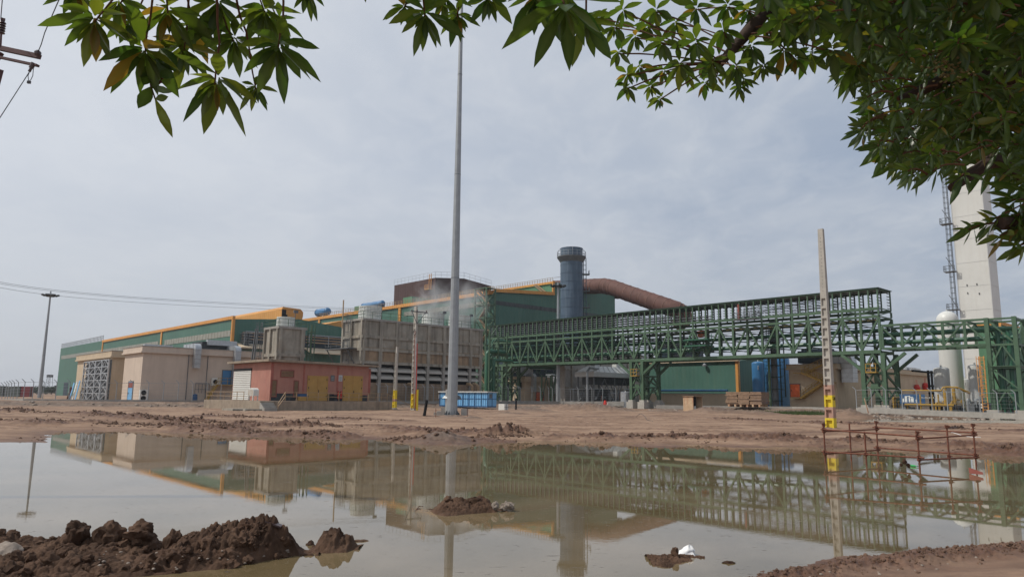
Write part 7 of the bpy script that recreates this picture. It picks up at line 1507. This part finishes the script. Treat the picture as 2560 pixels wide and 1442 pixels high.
# ================================================================ trees whose branches hang into the picture
def leaf_mat():
    m = bpy.data.materials.new('glossy_leaf'); m.use_nodes = True; t = m.node_tree; p = t.nodes['Principled BSDF']; N = t.nodes.new; L = t.links.new; out = t.nodes['Material Output']
    a = N('ShaderNodeAttribute'); a.attribute_name = 'tint'
    def ramp(stops):
        r = N('ShaderNodeValToRGB'); L(a.outputs['Fac'], r.inputs[0]); e = r.color_ramp.elements
        while len(e) < len(stops): e.new(.5)
        for k, (pos, c) in enumerate(stops): e[k].position = pos; e[k].color = (*c, 1)
        return r.outputs[0]
    c1 = ramp([(0, (.018, .050, .016)), (.6, (.038, .074, .018)), (.9, (.075, .110, .020)), (.97, (.16, .12, .02)), (1, (.17, .06, .015))])
    c2 = ramp([(0, (.045, .13, .012)), (.6, (.15, .22, .015)), (.9, (.32, .34, .02)), (.97, (.42, .30, .02)), (1, (.36, .12, .02))])
    g = N('ShaderNodeNewGeometry'); n = N('ShaderNodeTexNoise'); L(g.outputs['Position'], n.inputs['Vector']); n.inputs['Scale'].default_value = 90; n.inputs['Detail'].default_value = 4
    x = N('ShaderNodeMix'); x.data_type = 'RGBA'; r = N('ShaderNodeMapRange'); L(n.outputs[0], r.inputs['Value']); r.inputs['From Min'].default_value = .5; r.inputs['From Max'].default_value = .75; r.inputs['To Max'].default_value = .45; L(r.outputs[0], x.inputs['Factor']); L(c1, x.inputs['A']); x.inputs['B'].default_value = (.03, .03, .012, 1)
    v = N('ShaderNodeAttribute'); v.attribute_name = 'vein'; y = N('ShaderNodeMix'); y.data_type = 'RGBA'; L(v.outputs['Fac'], y.inputs['Factor']); L(x.outputs['Result'], y.inputs['A']); y.inputs['B'].default_value = (.10, .15, .05, 1)
    L(y.outputs['Result'], p.inputs['Base Color']); p.inputs['Roughness'].default_value = .32; p.inputs['Specular IOR Level'].default_value = .55
    tr = N('ShaderNodeBsdfTranslucent'); L(c2, tr.inputs['Color']); ms = N('ShaderNodeMixShader'); ms.inputs[0].default_value = .45; L(p.outputs[0], ms.inputs[1]); L(tr.outputs[0], ms.inputs[2]); L(ms.outputs[0], out.inputs['Surface'])
    return m
M['leaf'] = leaf_mat(); M['bark'] = mat('dark_bark', (.055, .036, .028), .9, var=.35, scale=8, bump=.006, bscale=40); M['twig'] = mat('red_brown_twig', (.10, .045, .022), .7, var=.3, scale=15)
class Leaves:
    def __init__(s): s.v = []; s.f = []; s.t = []; s.vein = []
    def leaf(s, b, d, up, L_, w, droop, tint, fold=.25):
        d = d.normalized(); x = d.cross(up)
        if x.length < 1e-3: x = d.cross(Vector((1, 0, 0)))
        x.normalize(); n = x.cross(d).normalized(); o = len(s.v); rows = ((0, .10), (.13, .40), (.36, .90), (.58, 1.0), (.80, .62), (1.0, .0))
        tw = random.uniform(-.5, .5)
        for (k, ww) in rows:
            c = b + d * L_ * k - Z * droop * L_ * k * k; xx = x * math.cos(tw * k) + n * math.sin(tw * k); h = w * L_ * ww / 2
            if ww == 0: s.v.append(c); s.t.append(tint); s.vein.append(.3); continue
            s.v += [c - xx * h + n * h * fold, c, c + xx * h + n * h * fold]; s.t += [tint] * 3; s.vein += [0, .8, 0]
        for i in range(4):
            q = o + i * 3; s.f += [(q, q + 1, q + 4, q + 3), (q + 1, q + 2, q + 5, q + 4)]
        q = o + 12; s.f += [(q, q + 1, q + 3), (q + 1, q + 2, q + 3)]
    def whorl(s, c, axis, L_, n=13, a0=50, a1=95, w=.30, yb=0.0, fall=.25, ln=.35):
        axis = axis.normalized(); r = axis.cross(Z)
        if r.length < .05: r = axis.cross(Vector((0, 1, 0)))
        r.normalize(); u = axis.cross(r); ph = random.uniform(0, 6.28)
        for i in range(n):
            k = i / n; az = ph + i * 2.4; an = rad(a0 + (a1 - a0) * k + random.uniform(-9, 9)); dd = axis * math.cos(an) + (r * math.cos(az) + u * math.sin(az)) * math.sin(an) - Z * fall * random.uniform(.5, 1.3)
            ll = L_ * random.uniform(.6, 1.12) * (1 if k > .25 else .62); t = min(1, max(0, random.gauss(.38 + yb, .2))); t = .98 if random.random() < .02 + yb * .15 else min(t, .93)
            s.leaf(c - axis * L_ * ln * k + dd.normalized() * L_ * .06, dd, -axis + Z * .3, ll, w * random.uniform(.85, 1.15), random.uniform(.02, .22), t)
    def build(s, root):
        me = bpy.data.meshes.new('leaves'); off = OFF[root.name]; me.from_pydata([tuple(v - off) for v in s.v], [], s.f); me.materials.append(M['leaf'])
        for nm, arr in (('tint', s.t), ('vein', s.vein)): a = me.attributes.new(nm, 'FLOAT', 'POINT'); a.data.foreach_set('value', arr)
        me.polygons.foreach_set('use_smooth', [True] * len(me.polygons)); o = bpy.data.objects.new('crown', me); COL.objects.link(o); o.parent = root; return o
def bez(p, q, sag, n=7):
    m = (p + q) / 2 + sag; return [p * (1 - t) ** 2 + m * 2 * t * (1 - t) + q * t * t for t in [i / n for i in range(n + 1)]]
random.seed(11)
def toc(c): return (CAM - c).normalized()
# ---- tree one: hangs over the camera
T1 = thing('overhanging_tree', 'leafy branches with large dark green rosettes hanging from the top edge, left and centre', 'tree', Vector((-2.2, -2.6, gz(-2.2, -2.6))))
lv = Leaves(); tw = MB(); br = MB(); base1 = T1.location.copy()
left = [(235, 57, 100, 1.75, 1), (363, 134, 112, 1.85, .6), (460, 128, 88, 1.95, .8), (537, 213, 122, 1.8, .9), (585, 104, 66, 2.0, .5), (695, 124, 104, 1.8, 0), (662, 32, 86, 1.9, .1), (420, 35, 96, 1.85, .7), (544, 16, 92, 1.95, .5), (300, 10, 70, 1.9, .4), (640, 225, 55, 2.0, 0), (766, -18, 62, 1.9, 0), (480, 70, 70, 2.05, .7), (190, -20, 70, 1.8, .5), (325, 60, 60, 2.1, .4), (700, 60, 60, 2.1, 0)]
cen = [(1062, 42, 92, 1.8, 0), (1143, 45, 62, 1.9, 0), (1221, 0, 64, 1.85, 0), (1412, 22, 150, 1.35, 0), (1340, 0, 110, 1.45, 0), (1465, 60, 90, 1.6, .2), (1110, 0, 70, 1.95, 0), (1010, 20, 55, 1.9, 0)]
hub1 = at(470, -520, 1.5); hub2 = at(1260, -480, 1.4)
def hang(px, py, r, Y, yb, hub, n=13):
    n += 3
    c = at(px, py, Y); L_ = r / FL * (c - CAM).length * .98; ax = toc(c) * .75 - Z * .75 + Vector((random.uniform(-.25, .25), random.uniform(-.2, .2), 0)); lv.whorl(c, ax, L_, n, 30, 98, .29, yb * .22, .30)
    e = hub.lerp(c, .35) + Vector((random.uniform(-.05, .05), random.uniform(-.05, .05), 0)); pts = bez(e, c, Vector((random.uniform(-.14, .14), random.uniform(-.05, .08), .08)), 10); tw.tube([p + Vector((random.uniform(-.004, .004), 0, random.uniform(-.004, .004))) for p in pts[:-1]] + [pts[-1]], [.0052 - .0003 * i for i in range(len(pts))], 6)
    return c
for a in left: hang(*a, hub1, 15)
for a in cen: hang(*a, hub2, 15)
# the drooping sprig with buds and a long leaf
c0 = at(372, 150, 1.9); c1 = at(377, 215, 1.9); c2 = at(388, 248, 1.9); tw.tube([c0, c1, c2], [.003, .0025, .002], 6)
for (pa, pb, w_, t_) in (((374, 165), (346, 195), .42, .3), ((375, 178), (358, 214), .42, .2), ((379, 217), (345, 272), .40, .35), ((378, 218), (432, 231), .20, .4), ((388, 248), (432, 345), .17, .8), ((388, 248), (421, 242), .3, .6), ((378, 150), (436, 196), .40, .1), ((400, 120), (440, 180), .4, .1)):
    p, q = at(*pa, 1.9), at(*pb, 1.86); lv.leaf(p, q - p, toc(p), (q - p).length, w_, .0, t_, .12)
# canopy above and behind the frame
for i in range(170):
    px = random.uniform(-500, 1900); py = random.uniform(-1500, -140); Y = random.uniform(1.3, 2.6); c = at(px, py, Y); lv.whorl(c, Vector((random.uniform(-.5, .5), random.uniform(-.5, .5), -.8)), random.uniform(.10, .14), 11, 35, 95, .32, 0, .2)
    if i % 2: tw.tube(bez((hub1 if px < 850 else hub2) + Vector((random.uniform(-.3, .3), 0, .3)), c, Vector((0, 0, .1)), 4), [.006, .005, .004, .003, .002], 5)
top = base1 + Vector((.15, .1, 3.3)); br.tube([base1 - Z * .3, base1 + Vector((.05, 0, 1.2)), base1 + Vector((.1, .05, 2.4)), top], [.17, .14, .12, .10], 12)
o = part(T1, 'trunk', br, M['bark'], smooth=True)
for h in (hub1, hub2, hub1 + Vector((-1.0, -.3, .5))): m = MB(); pts = bez(top, h, Z * .5, 8); m.tube(pts, [.07 - .007 * i for i in range(len(pts))], 10); part(T1, 'limb', m, M['bark'], smooth=True)
for h in (hub1, hub2): tw.tube(bez(h, h + (hub1 - hub2) * .2 + Z * .2, Z * .1, 4), .012, 6)
part(T1, 'twigs', tw, M['twig'], smooth=True)['kind'] = 'stuff'; lv.build(T1)
# small woody buds on the drooping sprig
m = MB()
for px, py in ((392, 176), (399, 188), (404, 196), (396, 208), (384, 212), (401, 205), (390, 196)): c = at(px, py, 1.9); m.lathe(c - Z * .005, [(.001, 0), (.005, .003), (.005, .007), (.001, .010)], 8); m.beam(c, at(377, py - 12, 1.9), .001)
part(T1, 'seed_heads', m, M['twig'], smooth=True)
# ---- tree two: the big crown filling the top right
P2 = Vector((6.6, 3.6, 0)); P2.z = gz(P2.x, P2.y)
T2 = thing('leafy_tree', 'large leafy tree crown filling the top right corner with pointed green leaves', 'tree', P2); lv = Leaves(); tw = MB()
def region(poly, n, Y0, Y1, rpx, ax, a0=30, a1=80, w=.25, nl=11, yb=.0, fall=.15, jit=.35):
    xs = [p[0] for p in poly]; ys = [p[1] for p in poly]; out = []; k = 0
    while len(out) < n and k < n * 40:
        k += 1; x = random.uniform(min(xs), max(xs)); y = random.uniform(min(ys), max(ys)); ins = False
        for i in range(len(poly)):
            (ax_, ay), (bx, by) = poly[i], poly[(i + 1) % len(poly)]
            if (ay > y) != (by > y) and x < (bx - ax_) * (y - ay) / (by - ay + 1e-9) + ax_: ins = not ins
        if not ins: continue
        Y = random.uniform(Y0, Y1); c = at(x, y, Y); L_ = random.uniform(*rpx) / FL * (c - CAM).length; a = Vector(ax) + toc(c) * .25 + Vector([random.uniform(-jit, jit) for _ in range(3)]); lv.whorl(c, a, L_, nl, a0, a1, w, yb, fall); out.append(c)
    return out
allc = []
# middle darker spray (1480-2100)
mid = [(1535, 70, 52), (1560, 30, 50), (1590, 95, 50), (1600, 172, 46), (1545, 135, 46), (1569, 222, 38), (1627, 220, 36), (1649, 250, 34), (1655, 110, 55), (1690, 60, 55), (1700, 165, 55), (1660, 180, 45), (1640, 30, 50), (1740, 110, 60), (1764, 212, 44), (1780, 160, 55), (1810, 80, 60), (1850, 222, 44), (1842, 170, 50), (1880, 120, 60), (1740, 25, 60), (1820, 20, 60), (1870, 30, 50), (1790, 195, 40), (1500, 45, 40), (1925, 60, 60), (1960, 130, 60), (2010, 60, 70), (2030, 140, 60), (1990, 150, 44), (2080, 60, 70), (2080, 130, 60), (2145, 165, 70), (1910, 170, 45), (2120, 190, 55), (2000, 20, 60), (1930, 10, 55), (1970, 85, 55), (1720, 190, 40), (1620, 70, 45), (1570, 190, 40), (1860, 200, 42)]
for x, y, r in mid:
    Y = random.uniform(2.9, 3.5); c = at(x, y, Y); lv.whorl(c, toc(c) * .7 - Z * .6 + Vector((random.uniform(-.3, .3), 0, 0)), r / FL * (c - CAM).length * .95, 12, 40, 98, .34, .02, .25); allc.append((c, 0))
R1 = [(2120, 60), (2110, 165), (2150, 215), (2165, 270), (2145, 320), (2170, 375), (2220, 395), (2240, 440), (2320, 440), (2370, 410), (2405, 450), (2450, 430), (2500, 410), (2540, 450), (2600, 500), (2700, 520), (2700, -60), (2100, -60)]
for c in region(R1, 370, 2.6, 4.2, (36, 58), (-.85, -.15, -.05)): allc.append((c, 1))
for c in region([(2180, -60), (2170, 100), (2300, 420), (2450, 430), (2700, 500), (2700, -60)], 170, 3.4, 5.0, (40, 60), (-.6, -.4, -.3), fall=.2): allc.append((c, 1))
for c in region([(1900, -120), (1900, 60), (2160, 120), (2560, 120), (2700, -120)], 80, 2.5, 3.4, (50, 68), (-.3, -.5, -.6), 40, 95, .32, 12): allc.append((c, 1))
# drooping sprays at the right edge
for x, y, r in ((2420, 575, 55), (2465, 560, 60), (2500, 590, 50), (2540, 540, 60), (2550, 575, 55), (2545, 615, 60), (2530, 500, 60), (2560, 480, 70), (2490, 545, 40), (2580, 600, 60), (2590, 550, 70)):
    c = at(x, y, 2.7); lv.whorl(c, Vector((-.9, -.2, -.12)), r / FL * c.length * .85, 8, 22, 62, .24, .05, .12); allc.append((c, 1))
# rest of the crown, outside the picture
for i in range(260):
    c = Vector((random.uniform(3.4, 8.4), random.uniform(.6, 6.5), random.uniform(2.6, 6.2))); r_ = ray(0, 0)
    if (c - Vector((5.9, 3.6, 4.4))).length > 2.7: continue
    lv.whorl(c, Vector((random.uniform(-1, 1), random.uniform(-1, 1), random.uniform(-.6, .3))), random.uniform(.10, .14), 10, 30, 85, .27)
for i in range(150):
    px = random.uniform(1400, 2900); py = random.uniform(-1200, -100); c = at(px, py, random.uniform(2.4, 3.8)); lv.whorl(c, Vector((random.uniform(-.6, .2), random.uniform(-.5, .5), -.6)), random.uniform(.11, .15), 11, 35, 92, .3)
tr = MB(); tp = P2 + Vector((-.5, -.1, 2.6)); tr.tube([P2 - Z * .3, P2 + Vector((-.1, 0, 1.0)), P2 + Vector((-.3, 0, 1.9)), tp], [.22, .18, .16, .13], 12); part(T2, 'trunk', tr, M['bark'], smooth=True)
limbs = [[tp, at(2950, -80, 3.6), at(2450, -160, 3.3), at(1960, -30, 3.2), at(1870, 80, 3.15), at(1800, 160, 3.1)], [tp, at(2820, 300, 3.3), at(2560, 190, 3.3), at(2380, 190, 3.3), at(2250, 250, 3.3)], [tp, at(2900, 520, 3.2), at(2640, 470, 3.2), at(2480, 400, 3.2), at(2380, 470, 3.1)], [tp, at(2900, 650, 3.0), at(2600, 545, 2.8), at(2500, 560, 2.7)], [tp, at(2800, -100, 3.8), at(2400, 60, 3.7), at(2220, 110, 3.6)], [tp, tp + Vector((.4, .2, 1.4)), tp + Vector((.6, .5, 2.8))]]
segs = []
for pts in limbs:
    m = MB(); n = len(pts); m.tube(pts, [.075 * (1 - i / n) ** 1.1 + .008 for i in range(n)], 9); part(T2, 'limb', m, M['bark'], smooth=True)
    for p, q in zip(pts, pts[1:]): segs.append((p, q))
for c, kind in allc:
    best = None
    for p, q in segs:
        d = q - p; t = max(0, min(1, (c - p).dot(d) / d.dot(d))); e = p + d * t
        if best is None or (e - c).length < best[0]: best = ((e - c).length, e)
    e = best[1]; e = c + (e - c).normalized() * min(best[0], .45) if kind == 0 else c + Vector((random.uniform(.6, 1), random.uniform(-.1, .5), random.uniform(0, .5))) * random.uniform(.07, .2); best = (min(best[0], .4), e); pts = bez(e, c, Z * .08 * best[0] - Vector((0, 0, 0)) + Vector((random.uniform(-.1, .1), 0, 0)) * best[0], 4); s_ = min(1.6, max(.6, best[0])); tw.tube(pts, [.008 * s_, .0065 * s_, .005 * s_, .004, .003], 5)
part(T2, 'twigs', tw, M['twig'], smooth=True)['kind'] = 'stuff'; lv.build(T2)
# cluster of tiny dry flower heads in the crown
m = MB()
for i in range(160):
    c = at(random.gauss(2375, 28), random.gauss(165, 22), 2.6 + random.uniform(-.05, .05)); m.lathe(c, [(.001, 0), (.006, .004), (.001, .009)], 5)
part(T2, 'flower_heads', m, mat('dry_flower_heads', (.14, .12, .05), .9, var=.3, scale=30))['kind'] = 'stuff'

# ================================================================ dusty air
hz = MB(); hz.obox(Vector((-900, -300, -2.2)), Vector((1800, 0, 0)), Vector((0, 1500, 0)), Z * 64); hm = bpy.data.materials.new('dusty_air'); hm.use_nodes = True; t_ = hm.node_tree; t_.nodes.clear()
ho = t_.nodes.new('ShaderNodeOutputMaterial'); hv = t_.nodes.new('ShaderNodeVolumePrincipled'); hv.inputs['Color'].default_value = (.86, .90, .96, 1); hv.inputs['Density'].default_value = .0002; hv.inputs['Anisotropy'].default_value = .3; t_.links.new(hv.outputs[0], ho.inputs['Volume'])
struct('haze', hz, hm, 'stuff')
